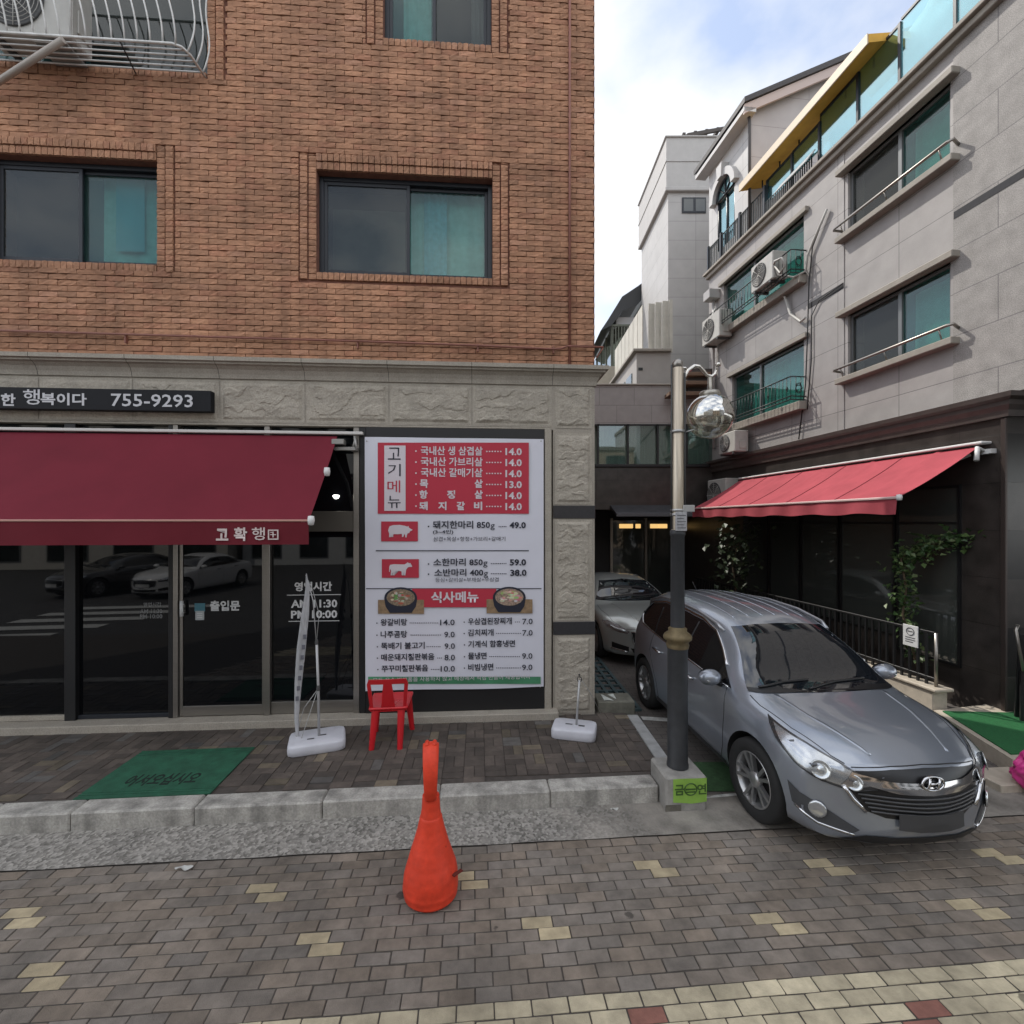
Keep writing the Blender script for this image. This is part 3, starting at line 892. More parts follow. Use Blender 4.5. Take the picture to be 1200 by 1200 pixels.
for (y_, z_) in ((-.52, A(379, 553, .5)[1]), (-AP, zf)):
    g = MB(); g.lathe([(0, -.05), (.028, -.045), (.036, 0), (.03, .045), (0, .05)], (axr + .02, y_, z_), 12); g.build('end_cap', white_pl, aw)

# ---- printed menu banner
mb = thing('menu_banner', 'large white printed restaurant menu banner with red headings on a black board', 'banner', (FA.o.x, FA.o.y, 0), FA.ang)
g = MB()
bx0, bx1 = FA.X(428.5), FA.X(636.5); bz1 = A(530, 514)[1]; bz0 = A(530, 806)[1]
def ban(u, v):
    x = bx0 + (bx1 - bx0) * u + (.008 * (1 - u)) * (1 - v); z_ = bz0 + (bz1 - bz0) * v
    return (x, -.045 - .004 * math.sin(v * 9 + u * 3) - .003 * math.sin(u * 11), z_ + .006 * math.sin(u * 7) * (1 - v))
g.grid(ban, 24, 36); 
vinyl = mat('banner_vinyl', (.60, .60, .66), .55, var=.03, vs=2, spec=.3)
g.build('sheet', vinyl, mb)
g = MB(); g.box(FA.X(429.5), FA.X(637.5), -.02, .2, ZS + .002, ZP - .002); g.build('backboard', black, bldA)
g = MB()
for (px, py) in ((430, 517), (634, 517), (633, 805), (431, 803)):
    x, z_ = A(px, py, .05); g.lathe([(0, 0), (.008, .002), (.008, -.0)], (x, -.055, z_), 8, M=Matrix.Translation((x, -.055, z_)) @ Matrix.Rotation(R(90), 4, 'X') @ Matrix.Translation((-x, .055, -z_)))
g.build('eyelet', steel, mb)
OFF = .056
def C(cx, cy): return (420 + cx / 3.529, 500 + cy / 3.529)
def BX(g, x0, y0, x1, y1, off):
    a = A(*C(x0, y1), off); b = A(*C(x1, y0), off); c = A(*C(x0, y0), off); d = A(*C(x1, y1), off)
    g.face([(a[0], -off, a[1]), (d[0], -off, d[1]), (b[0], -off, b[1]), (c[0], -off, c[1])])
def TC(g, s, x, y, h, w=None, bold=.03, align='l', off=OFF + .004):
    px, py = C(x, y); T(g, s, px, py, h / 3.529, None if w is None else w / 3.529, bold, align, off)
p_red = mat('print_red', (.42, .032, .055), .55, spec=.3); p_blk = mat('print_black', (.02, .022, .035), .55, spec=.3); p_wht = mat('print_white', (.58, .53, .56), .55, spec=.3)
g = MB()
BX(g, 80, 66, 705, 360, OFF); BX(g, 94, 392, 246, 474, OFF); BX(g, 97, 548, 250, 625, OFF); BX(g, 222, 670, 570, 747, OFF)
TC(g, '메', 120, 272, 50, 52, .0, off=OFF + .008)
g.build('red_panel', p_red, mb)
g = MB()
BX(g, 107, 78, 195, 348, OFF + .004)
for i, (s, x) in enumerate((('국내산 생 삼겹살', 0), ('국내산 가브리살', 0), ('국내산 갈매기살', 0))):
    TC(g, s, 258, 117 + 45 * i, 37, 255, .022)
for s, x, y in (('목', 254, 253), ('살', 480, 253), ('항', 252, 298), ('정', 366, 298), ('살', 480, 298), ('돼', 252, 345), ('지', 330, 345), ('갈', 406, 345), ('비', 478, 345)): TC(g, s, x, y, 35, 34, .035)
for i, s in enumerate(('14.0', '14.0', '14.0', '13.0', '14.0', '14.0')):
    TC(g, s, 608, 118 + 45.5 * i, 30, 68, .03)
    for k in range(6): BX(g, 528 + k * 11.5, 100 + 45.5 * i, 534 + k * 11.5, 105 + 45.5 * i, OFF + .004)
    BX(g, 235, 98 + 45.5 * i, 241, 104 + 45.5 * i, OFF + .004)
TC(g, '식사메뉴', 300, 729, 46, 196, .03)
g.build('white_lettering', p_wht, mb)
# animal silhouettes on the two small red panels
def sil(pts, cx, cy, k, off):
    return [(A(*C(cx + x * k, cy - y * k), off)) for x, y in pts]
pig = [(-50, 14), (-46, 22), (-30, 27), (0, 28), (22, 24), (34, 20), (38, 24), (40, 16), (50, 9), (56, 8), (55, 3), (46, 0), (42, -8), (34, -10), (30, -22), (30, -28), (24, -28), (24, -20), (21, -12), (17, -12), (15, -26), (9, -26), (9, -12), (-10, -14), (-28, -13), (-32, -20), (-30, -26), (-36, -26), (-40, -16), (-42, -16), (-43, -27), (-49, -27), (-48, -10), (-53, 2)]
cow = [(-46, 17), (-30, 20), (0, 19), (18, 19), (28, 24), (30, 28), (35, 27), (40, 24), (44, 26), (44, 20), (53, 12), (52, 8), (42, 8), (34, 6), (26, -4), (24, -12), (22, -30), (17, -30), (16, -14), (12, -14), (11, -30), (6, -30), (5, -12), (-8, -10), (-22, -9), (-26, -14), (-27, -30), (-32, -30), (-32, -16), (-37, -16), (-39, -30), (-44, -30), (-42, -8), (-46, 0), (-48, -14), (-51, -14), (-50, 8)]
for nm, pts, cx, cy in (('pig_emblem', pig, 172, 432), ('cow_emblem', cow, 174, 587)):
    g = MB(); f = g.face([(x, -OFF - .005, z_) for x, z_ in sil(pts, cx, cy, .92, OFF)]); bmesh.ops.triangulate(g.bm, faces=[f]); g.build(nm, p_wht, mb)
g = MB()
for s, y in (('고', 136), ('기', 204), ('뉴', 336)): TC(g, s, 122, y, 50, 52, .0, off=OFF + .008)
TC(g, '돼지한마리 850', 308, 422, 33, 236, .022); TC(g, 'g', 546, 428, 25, 18, .0); TC(g, '49.0', 625, 421, 27, 68, .03)
TC(g, '(3~4인)', 308, 446, 20, 84, .02); TC(g, '삼겹+목살+항정+가브리+갈매기', 310, 474, 19, 298, .0)
TC(g, '소한마리 850', 310, 577, 32, 204, .022); TC(g, 'g', 516, 583, 25, 18, .0); TC(g, '59.0', 626, 575, 27, 68, .03)
TC(g, '소반마리 400', 314, 620, 32, 202, .022); TC(g, 'g', 518, 626, 25, 18, .0); TC(g, '38.0', 628, 618, 27, 68, .03)
TC(g, '등심+갈비살+부채살+우삼겹', 318, 643, 18, 262, .0)
BX(g, 72, 511, 705, 515, OFF); BX(g, 32, 668, 757, 671.5, OFF - .001)
for (x0, y, n, st) in ((580, 411, 5, 7), (548, 564, 9, 7.5), (548, 606, 9, 7.5)):
    for k in range(n): BX(g, x0 + k * st, y, x0 + k * st + 4, y + 4, OFF + .004)
for y in (410, 565, 607): BX(g, 287, y, 293, y + 6, OFF + .004)
L1 = [('왕갈비탕', 92, 824, 108, '14.0', 338, 60, 212, 330), ('나주곰탕', 92, 874, 108, '9.0', 355, 43, 216, 342), ('뚝배기 불고기', 94, 922, 178, '9.0', 356, 43, 282, 340), ('매운돼지철판볶음', 94, 969, 218, '8.0', 356, 43, 326, 342), ('쭈꾸미철판볶음', 96, 1016, 190, '10.0', 340, 59, 300, 336)]
L2 = [('우삼겹된장찌개', 453, 820, 182, '7.0', 678, 43, 648, 664), ('김치찌개', 453, 867, 106, '7.0', 678, 43, 570, 670), ('기계식 함흥냉면', 454, 914, 194, None, 0, 0, 0, 0), ('물냉면', 454, 963, 76, '9.0', 677, 43, 542, 670), ('비빔냉면', 454, 1010, 104, '9.0', 677, 43, 570, 670)]
for Lx in (L1, L2):
    for s, x, y, w_, pr, xp_, wp_, d0, d1 in Lx:
        TC(g, s, x, y, 29, w_, .02)
        BX(g, x - 18, y - 14, x - 13, y - 9, OFF + .004)
        if pr:
            TC(g, pr, xp_, y - 2, 24, wp_, .012)
            q = d0
            while q < d1: BX(g, q, y - 14, q + 4, y - 10.5, OFF + .004); q += 7.6
g.build('black_lettering', p_blk, mb)
g = MB(); BX(g, 40, 1034, 754, 1064, OFF); g.build('green_strip', mat('print_green', (.05, .20, .10), .55, var=.35, vs=2.0), mb)
g = MB(); TC(g, '모든 육수 반제품을 사용하지 않고 매장에서 직접 만들어 제공합니다', 60, 1058, 19, 655, .0, off=OFF + .009); g.build('small_lettering', p_wht, mb)
# two printed photographs of stone bowls
food_a = mat('print_stew', (.20, .15, .10), .5, var=.65, vs=45); food_b = mat('print_noodles', (.28, .20, .15), .5, var=.6, vs=50)
wood_p = mat('print_wood', (.24, .16, .09), .5, var=.3, vs=20)
def ell(g, cx, cy, rx, ry, off, n=28, a0=0, a1=360):
    pts = [A(*C(cx + rx * math.cos(R(a0 + (a1 - a0) * k / n)), cy - ry * math.sin(R(a0 + (a1 - a0) * k / n))), off) for k in range(n if a1 - a0 == 360 else n + 1)]
    g.face([(x, -off, z_) for x, z_ in pts])
for cx, cy, rx, ry, f in ((175, 708, 68, 44, food_a), (624, 706, 68, 44, food_b)):
    g = MB(); BX(g, cx - rx - 26, cy + 8, cx + rx + 28, cy + 66, OFF + .002); o = g.build('bowl_board', wood_p, mb)
    g = MB(); ell(g, cx, cy, rx, ry, OFF + .005)
    pts = [A(*C(cx + a, cy + b), OFF + .005) for a, b in ((-rx, 4), (rx, 4), (rx * .92, 36), (rx * .66, 62), (-rx * .66, 62), (-rx * .92, 36))]
    g.face([(x, -OFF - .0055, z_) for x, z_ in pts][::-1])
    g.build('bowl_print', p_blk, mb)
    g = MB(); ell(g, cx, cy - 1, rx * .86, ry * .80, OFF + .0085); fp = g.build('food_print', f, mb)
    g = MB(); g.color((1, 1, 1))
    pal = [(.55, .50, .40), (.50, .42, .30), (.42, .10, .06), (.20, .12, .08), (.12, .25, .08)] if cx < 400 else [(.55, .55, .38), (.35, .48, .18), (.60, .22, .20), (.55, .35, .30), (.60, .58, .50)]
    for k in range(34):
        a, q = rnd.uniform(0, 6.28), math.sqrt(rnd.random()) * .68; g.color(tuple(v * rnd.uniform(.7, 1.1) for v in rnd.choice(pal)))
        ell(g, cx + rx * q * math.cos(a), cy - 1 + ry * .8 * q * math.sin(a), rnd.uniform(5, 13), rnd.uniform(3, 7), OFF + .0095 + k * .00005, n=7)
    g.build('ingredient_print', mat('print_bits', (1, 1, 1), .5, attr=True), fp)

# ---- white iron cage with an air conditioner at the upper left window
cgx, cgz = FA.X(241), A(241, 91)[1]
CP = .40
cage = thing('window_guard', 'white wavy iron window cage jutting from the brick wall at upper left', 'window guard', (FA.o.x, FA.o.y, 0), FA.ang)
wi = mat('white_iron', (.66, .66, .64), .45, var=.15, vs=9)
g = MB(); xa = -8.3; ztop = cgz + 1.5
for z_ in (cgz + .0, ztop):
    g.tube([(xa, -CP, z_), (cgx - .14, -CP, z_), (cgx - .06, -CP + .03, z_), (cgx - .015, -CP + .12, z_), (cgx, 0, z_)], .014, 8)
for k in range(1, 6): g.tube([(xa, -CP * k / 6 , cgz), (cgx - .01 - .05 * (k / 6) ** 4, -CP * k / 6, cgz)], .0095, 6)
g.build('rail', wi, cage)
def wavy(x, y, ox, oy, ph):
    return [(x + ox * .05 * math.sin(ph + t * 6.2) + (1 - abs(ox)) * .045 * math.sin(t * 9 + ph), y + oy * (.09 * math.sin(t * 3.14) + .03 * math.sin(t * 9.4)), cgz + (ztop - cgz) * t) for t in [k / 18 for k in range(19)]]
x = cgx - .13; k = 0
while x > xa + .1:
    g = MB()
    if k % 9 == 8: g.tube([(x, -CP, cgz), (x, -CP, ztop)], .011, 6)
    else: g.tube(wavy(x, -CP, 0, -1, .6), .0085, 6)
    g.build('bar', wi, cage); x -= .135; k += 1
for q in range(3):
    g = MB(); y_ = -CP + .08 + q * .13
    g.tube([(cgx - (.02 if q == 0 else 0) + .07 * math.sin(t * 3.14) + .035 * math.sin(t * 9.4), y_, cgz + (ztop - cgz) * t) for t in [k_ / 18 for k_ in range(19)]], .0085, 6); g.build('bar', wi, cage)
g = MB(); a0 = A(-40, 122, .0); a1 = A(76, 49, CP)
g.tube([(a0[0], -.01, a0[1]), (a1[0], -CP - .02, a1[1])], .032, 10); g.build('strut', mat('beige_tube', (.40, .36, .32), .5, var=.1), cage)
g = MB(); b0 = A(140, 50, CP); b1 = A(160, 90, .0); g.tube([(b0[0], -CP, cgz + .0), (b1[0], -.0, cgz - .02)], .008, 6); g.build('brace', ac_d if 'ac_d' in globals() else black, cage)
g = MB(); g.box(FA.X(68), FA.X(104), -.30, -.02, cgz + .012, cgz + .03); g.build('floor_board', mat('grey_board', (.24, .235, .22), .8, var=.2), cage)
# ================================================================== grey stone building right of the alley
bldB = thing('stone_building', 'grey stone clad building with a black granite ground floor along the right of the alley', 'building', (FB.o.x, FB.o.y, 0), FB.ang)
B = FB.P
ZCB = B(1175, 462)[1]
XF = FB.X(831)
Z9 = B(1052, 96)[1] - .10            # terrace floor edge
dark_st = panel_mat('black_granite', (.040, .034, .031), 1.15, .62, .003, (.008, .007, .007), rough=.28, var=.35, speck=.25, vs=4)
zoneA = panel_mat('pale_stone', (.305, .287, .277), 1.2, .6, .006, (.12, .11, .11), rough=.55, var=.10, speck=.05, offset=0, shiftv=(.3, .2), two=(.29, .272, .262))
zoneC = panel_mat('speckled_stone', (.27, .255, .242), 1.8, .6, .007, (.15, .14, .14), rough=.75, var=.14, speck=.34, offset=.37, shiftv=(.1, .2), vs=6)
trimB = mat('stone_trim', (.27, .245, .21), .7, var=.12, vs=5, bump=.2, bs=60)
frameB = mat('grey_frame', (.16, .165, .165), .4, metal=.4)
greenB = glass_mat('green_glass', (.27, .66, .60), .85, ior=1.6)
darkB = glass_mat('screened_glass', (.5, .52, .47), .8, ior=1.35, rough=.15)
x0, x1 = FB.X(993), FB.X(1113)
WB1 = [x0, x1, B(1113, 186)[1], B(1113, 96)[1]]
WB2 = [x0, x1, B(1113, 397)[1], B(1113, 307)[1]]
xl, xr = FB.X(848), FB.X(942)
WB3 = [xl, xr, B(944, 322)[1], B(942, 252)[1]]
WB4 = [FB.X(858), xr, B(944, 470)[1], B(942, 398)[1]]
OB = [WB1, WB2, WB3, WB4]
xs_ = FB.X(989); xe_ = FB.X(1117)
g = MB(); wall_open(g, XF, xs_, ZCB, Z9 - .1, OB, 0, .35); g.build('wall', zoneA, bldB)
g = MB(); wall_open(g, xs_ + .0, xe_, ZCB, Z9 - .1, OB, .012, .35); g.build('wall', zoneA, bldB)
g = MB(); g.box(xe_, 6.5, 0, .35, ZCB, Z9 - .1); g.build('wall', zoneC, bldB)
g = MB(); g.box(XF, 6.5, .35, 8.5, ZCB, Z9 - .1); g.build('floors', mat('inner_wall', (.12, .12, .12), .9), bldB)
g = MB(); g.box(-9.5, 0, 0, 8, -.1, ZCB - .30); g.build('ground_floor', dark_st, bldB)
# dark strips of the string course
g = MB(); zs0, zs1 = B(1118, 257)[1], B(1118, 248.5)[1]
g.box(xe_ + .01, 6.5, -.004, .01, zs0, zs1); g.build('string_course', mat('dark_stone', (.030, .030, .034), .85, var=.2, vs=20), bldB)
g = MB(); zs0, zs1 = B(990, 337)[1], B(990, 330)[1]
g.box(FB.X(948), xs_ - .01, -.004, .01, zs0, zs1); g.build('string_course', MATS['dark_stone'], bldB)
# cornice over the ground floor, turning the corner
prb = [(0.0, ZCB - .30), (.05, ZCB - .30), (.06, ZCB - .22), (.10, ZCB - .16), (.10, ZCB - .10), (.16, ZCB - .07), (.17, ZCB - .01), (0, ZCB - .001)]
g = MB()
def cornb(u, v):
    i = round(u * 2); p, z_ = prb[round(v * (len(prb) - 1))]
    return [(-9.5, -p, z_), (p, -p, z_), (p, 8, z_)][i]
g.grid(cornb, 2, len(prb) - 1, smooth=False)
g.build('cornice', mat('brown_cornice', (.060, .047, .042), .5, var=.2, vs=8), bldB)
g = MB(); g.box(XF - .1, 6.5, -.14, .3, Z9 - .1, Z9 - .03, bev=.01); g.box(XF - .06, 6.5, -.08, .3, Z9 - .2, Z9 - .1, bev=.01); g.build('terrace_ledge', trimB, bldB)
g = MB(); g.box(XF, 6.5, .0, 8.5, Z9 - .03, Z9); g.build('terrace_floor', trimB, bldB)
def lintel(o, nm, zz, h, p):
    g = MB(); g.box(o[0] - .14, o[1] + .14, -p, .34, zz, zz + h, bev=.01); return g.build(nm, trimB, bldB)
def winB(o, split, gls, nm='window'):
    g = MB(); f = .05
    a, b, c, d = o
    g.box(a, a + f, .06, .14, c, d); g.box(b - f, b, .06, .14, c, d); g.box(a + f, b - f, .06, .14, d - f, d); g.box(a + f, b - f, .06, .14, c, c + f)
    g.box(split - .03, split + .03, .055, .145, c + f, d - f)
    w_ = g.build(nm, frameB, bldB)
    for k, (p0, p1) in enumerate(((a + f, split - .03), (split + .03, b - f))):
        g = MB(); g.box(p0 - .005, p1 + .005, .09, .10, c + f - .005, d - f + .005); g.build('pane', gls[k], w_)
    g = MB(); g.box(a, b, .335, .345, c, d); g.build('room_back', dark_room, w_)
    return w_
for o in (WB1, WB2):
    w_ = winB(o, FB.X(1051), (darkB, greenB))
    lintel(o, 'lintel', o[3], .10, .13); lintel(o, 'sill', o[2] - .12, .10, .14)
    curtain(FB.X(1056), FB.X(1108), o[2] + .05, o[3] - .1, .25, curt_t, w_, .008, .2)
    g = MB(); zr_ = o[2] + .14; yy = -.16
    g.tube([(o[0] - .12, -.0, zr_ - .03), (o[0] - .16, yy + .03, zr_), (o[0] - .10, yy, zr_), (o[1] + .10, yy, zr_), (o[1] + .16, yy + .03, zr_), (o[1] + .12, .0, zr_ - .03)], .022, 8)
    for q in (o[0] + .02, o[1] - .02, (o[0] + o[1]) / 2): g.tube([(q, yy + .06, o[2] - .03), (q, yy, zr_)], .010, 6)
    g.build('rail', steel, w_)
for o in (WB3, WB4):
    w_ = winB(o, o[0] + (o[1] - o[0]) * .42, (greenB, greenB))
    lintel(o, 'lintel', o[3], .10, .08)
    curtain(o[0] + .5, o[1] - .1, o[2] + .05, o[3] - .1, .25, curt_t, w_, .008, .2)
    g = MB(); g.box(o[0] - .15, o[1] + .08, -.16, .34, o[2] - .17, o[2], bev=.01); g.build('sill', trimB, bldB)
# iron window guards with bars and scrolls
iron = mat('green_black_iron', (.010, .016, .016), .45)
def guard(o, nm, label):
    t = thing(nm, label, 'railing', (FB.o.x, FB.o.y, 0), FB.ang)
    z0, z1 = o[2] + .02, o[2] + .48; p = .33; xa, xb = o[0] - .1, o[1] + .06
    g = MB()
    for z_ in (z0, z0 + .07, z1): g.tube([(xa, .0, z_), (xa, -p, z_), (xb, -p, z_), (xb, 0, z_)], .013, 6)
    g.build('rail', iron, t)
    g = MB(); n = int((xb - xa) / .115)
    for k in range(n + 1):
        x = xa + (xb - xa) * k / n; g.tube([(x, -p, z0), (x, -p, z1)], .007, 5)
        if k % 5 == 2:
            g.tube([(x + .035 * math.cos(a / 8 * 12.6) * (1 - a / 20), -p, (z0 + z1) / 2 + .08 * math.sin(a / 8 * 12.6) * (1 - a / 20)) for a in range(14)], .006, 5)
    for k in range(1, 3): g.tube([(xb, -p * k / 3, z0), (xb, -p * k / 3, z1)], .007, 5)
    g.tube([(xb, -.16 + .07 * math.cos(a / 8 * 9), (z0 + z1) / 2 + .13 * math.sin(a / 8 * 9) * (1 - a / 24)) for a in range(16)], .008, 5)
    g.build('bar', iron, t)
    return t
guard(WB3, 'window_guard', 'black iron window guard with scrolls on the higher balcony window, holding the air conditioner')
guard(WB4, 'window_guard', 'black iron window guard with scrolls directly above the red awning ledge')

# glazed terrace screen with posts
scr = thing('terrace_screen', 'tall teal glass screen with black posts along the grey building terrace', 'glass screen', (FB.o.x, FB.o.y, 0), FB.ang)
screen_g = glass_mat('sky_teal_glass', (.36, .72, .78), .75, ior=3.6, refl=(.66, .92, .96))
zt0 = Z9 + .005
px_posts = [897, 926, 958, 1003, 1052, 1117, 1190]
hs = [.80, .80, .82, .95, 1.0, 1.05, 1.05]
for k, px in enumerate(px_posts):
    g = MB(); x = FB.X(px); g.box(x - .025, x + .025, .02, .08, zt0, zt0 + hs[k] + .04, bev=.004); g.build('post', alu_dark, scr)
for k in range(len(px_posts) - 1):
    a, b = FB.X(px_posts[k]) + .026, FB.X(px_posts[k + 1]) - .026
    g = MB(); g.box(a, b, .045, .055, zt0 + (.32 if k < 2 else .01), zt0 + hs[k + 1]); g.build('pane', screen_g, scr)
    g = MB(); g.box(a, b, .03, .07, zt0 + hs[k + 1], zt0 + hs[k + 1] + .04); g.build('top_rail', alu_dark, scr)
# a tilted open sash
g = MB(); xa, xb = FB.X(916), FB.X(955)
g.box(xa, xb, -.02, .0, 0, .34, bev=.004, M=Matrix.Translation((0, .02, zt0 + .38)) @ Matrix.Rotation(R(-38), 4, 'X') @ Matrix.Translation((0, 0, -.34))); g.build('open_sash', mat('pale_sash', (.45, .47, .48), .4), scr)
# iron railing in front of the far part
rl = thing('terrace_railing', 'black iron railing on the terrace corner below the arched window', 'railing', (FB.o.x, FB.o.y, 0), FB.ang)
g = MB(); xa, xb = XF, FB.X(955)
for z_ in (zt0 + .04, zt0 + .62 ): g.tube([(xa, -.02, z_), (FB.X(897), -.02, z_)], .016, 6)
g.tube([(FB.X(897), -.02, zt0 + .30), (xb, -.02, zt0 + .30)], .012, 6)
g.build('rail', iron, rl)
g = MB(); n = 30
for k in range(n):
    x = xa + (FB.X(897) - xa) * k / n; g.box(x - .008, x + .008, -.03, -.012, zt0, zt0 + .62)
for k in range(24):
    x = FB.X(897) + (xb - FB.X(897)) * k / 24; g.box(x - .008, x + .008, -.03, -.012, zt0, zt0 + .30)
g.build('bar', iron, rl)
for px in (831, 846, 868, 897):
    g = MB(); x = FB.X(px); g.box(x - .035, x + .035, -.05, .02, zt0, zt0 + .70, bev=.005); g.build('post', alu_dark, rl)
# folded sheets behind the screen
def lumpy(g, c, r, seed, n=20, m_=14, amp=.3, fr=2.2):
    def fn(u, v):
        th, ph = u * 2 * math.pi, (v - .5) * math.pi
        d = Vector((math.cos(ph) * math.cos(th), math.cos(ph) * math.sin(th), math.sin(ph)))
        k = 1 + amp * noise.noise(d * fr + Vector((seed, seed * 2, 0)))
        return (c[0] + d.x * r[0] * k, c[1] + d.y * r[1] * k, c[2] + d.z * r[2] * k)
    g.grid(fn, n, m_)
sheet = mat('white_tarp', (.55, .55, .56), .6, var=.1, vs=4, bump=.3, bs=12)
g = MB(); lumpy(g, (FB.X(978), .35, zt0 + .38), (.5, .18, .42), 3, amp=.5)
tag(g.build('folded_tarp', sheet, None, loc=(FB.o.x, FB.o.y, 0), rot=FB.ang), 'crumpled white tarp bundled behind the terrace glass beside the yellow awning end', 'tarp')
g = MB(); lumpy(g, (FB.X(1045), 1.0, zt0 + 1.15), (.75, .5, .55), 5, amp=.25)
tag(g.build('covered_stack', sheet, None, loc=(FB.o.x, FB.o.y, 0), rot=FB.ang), 'rounded heap under a pale cover standing behind the tallest terrace glass', 'covered heap')
# yellow awning folded over the terrace
ya = thing('awning', 'long narrow yellow awning over the upper terrace of the grey building', 'awning', (FB.o.x, FB.o.y, 0), FB.ang)
yel_c = mat('yellow_canvas', (.60, .33, .045), .8, var=.1, vs=6)
za = B(1010, 60, .25)[1]
g = MB(); xa, xb = FB.X(868, .25), FB.X(1020, .25)
g.prism([(-.28, za - .02), (-.28, za + .12), (.9, za + .34), (.9, za + .24)], xa, xb, 'x'); g.build('canopy', yel_c, ya)
g = MB(); g.box(xa, xb, -.305, -.281, za - .045, za + .135, bev=.008); g.build('front_bar', mat('cream_bar', (.62, .52, .38), .5), ya)
g = MB()
for k in range(6): x = xa + (xb - xa) * (k + .5) / 6; g.tube([(x, .1, zt0 + .84), (x, .1, za + .1)], .018, 6)
g.build('support', alu_dark, ya)

# gabled top floor at the far end
XG = FB.X(880)
ZE = B(879, 126)[1]
gh = mat('white_stone', (.46, .455, .45), .6, var=.06, vs=4)
ghp = panel_mat('white_slab', (.47, .465, .46), 1.4, .62, .006, (.25, .24, .24), rough=.6, var=.06, offset=0)
gsl = panel_mat('lilac_slab', (.36, .335, .33), 1.5, .75, .006, (.2, .18, .18), rough=.6, var=.06, axes='yz', offset=0)
gb = thing('gabled_top_floor', 'white gabled rooftop storey with arched window and dark roof edge at the alley', 'rooftop house', (FB.o.x, FB.o.y, 0), FB.ang)
aw0, aw1 = FB.X(841), FB.X(861)
zsp = B(861, 215)[1]
g = MB(); wall_open(g, XF, XG - .02, Z9 + .001, ZE, [[aw0, aw1, Z9 + .3, zsp]], .0, .3); g.build('side_wall', ghp, gb)
g = MB(); yr = 4.2; rise = (B(985, 75)[1] - ZE)
pitch = 1.15 / 2.3
g.prism([(.0, Z9 + .001), (.0, ZE), (yr, ZE + yr * pitch), (2 * yr, ZE), (2 * yr, Z9 + .001)], XG - .02, XG, 'x'); g.build('gable_wall', gsl, gb)
g = MB(); g.prism([(.3, Z9), (.3, ZE), (yr, ZE + (yr - .3) * pitch), (2 * yr - .3, ZE), (2 * yr - .3, Z9)], XF, XG - .03, 'x'); g.build('core', gh, gb)
g = MB(); e = .32
g.prism([(-e, ZE - e * pitch + .02), (-e, ZE - e * pitch + .14), (yr, ZE + yr * pitch + .16), (2 * yr + e, ZE - e * pitch + .14), (2 * yr + e, ZE - e * pitch + .02), (yr, ZE + yr * pitch + .02)], XF - .25, XG + .25, 'x')
roof = g.build('roof', mat('dark_roof', (.035, .03, .03), .6, var=.2, vs=10, bump=.3, bs=20), gb)
g = MB(); g.prism([(-e + .03, ZE - e * pitch - .20), (-e + .03, ZE - e * pitch + .015), (yr, ZE + yr * pitch + .015), (yr, ZE + yr * pitch - .20)], XG + .14, XG + .20, 'x'); g.build('fascia', mat('pink_fascia', (.45, .37, .34), .7), roof)
g = MB(); g.box(XF - .2, XG + .2, -e + .02, -.0, ZE - .30, ZE - .20); g.build('soffit', gh, roof)
g = MB(); g.tube([(XG + .04, -.08, ZE - .25), (XG + .04, -.06, ZE - .4), (XG + .04, -.06, Z9)], .035, 8); g.build('downpipe', mat('dark_pipe', (.05, .045, .045), .5), gb)
# arched window
cxa, ra = (aw0 + aw1) / 2, (aw1 - aw0) / 2
def arc(r, n=14, a0=0, a1=180): return [(cxa + r * math.cos(R(a0 + (a1 - a0) * k / n)), zsp + r * math.sin(R(a0 + (a1 - a0) * k / n))) for k in range(n + 1)]
g = MB(); g.prism(arc(ra) , -.006, .003, 'y'); g.box(aw0, aw1, .05, .06, Z9 + .3, zsp); aw_ = g.build('arched_pane', screen_g, gb)
g = MB()
g.tube([(x, -.02, z_) for x, z_ in arc(ra)], .035, 6); 
for a in (45, 90, 135): g.tube([(cxa, -.02, zsp), (cxa + ra * math.cos(R(a)), -.02, zsp + ra * math.sin(R(a)))], .02, 5)
g.tube([(aw0, -.02, zsp), (aw1, -.02, zsp)], .025, 5); g.tube([(cxa, .04, zsp), (cxa, .04, Z9 + .3)], .03, 5)
g.tube([(aw0 + .02, .03, zsp), (aw0 + .02, .03, Z9 + .3)], .03, 5); g.tube([(aw1 - .02, .03, zsp), (aw1 - .02, .03, Z9 + .3)], .03, 5)
g.build('window_frame', alu_dark, gb)
g = MB(); o_, i_ = arc(ra + .20), arc(ra + .03)
g.prism(o_ + i_[::-1], -.14, .0, 'y'); g.prism([(cxa - .09, zsp + ra), (cxa - .13, zsp + ra + .34), (cxa + .13, zsp + ra + .34), (cxa + .09, zsp + ra)], -.2, -.005, 'y'); g.build('arch_stone', gh, gb)

# ---- ground floor glazing of the black granite front
def gwin(p0, p1, z0, z1, nm='shop_window'):
    a, b = FB.X(p0), FB.X(p1)
    g = MB(); f = .035
    g.box(a, a + f, -.03, .002, z0, z1); g.box(b - f, b, -.03, .002, z0, z1); g.box(a + f, b - f, -.03, .002, z1 - f, z1); g.box(a + f, b - f, -.03, .002, z0, z0 + f)
    g.box(a + f, b - f, -.024, -.0, z1 - .55, z1 - .52)
    w_ = g.build(nm, black, bldB)
    g = MB(); g.box(a + f, b - f, -.014, -.004, z0 + f, z1 - f); g.build('pane', gwg, w_)
    return w_
gwg = mat('smoked_glass', (.050, .055, .050), .04, spec=.5, ior=1.75)
zg0, zg1 = B(1125, 782)[1], B(1125, 568)[1]
for p0, p1 in ((1052, 1127), (986, 1050), (940, 984), (903, 938), (872, 900)): gwin(p0, p1, zg0 if p0 > 1000 else zg0 + .2, zg1)
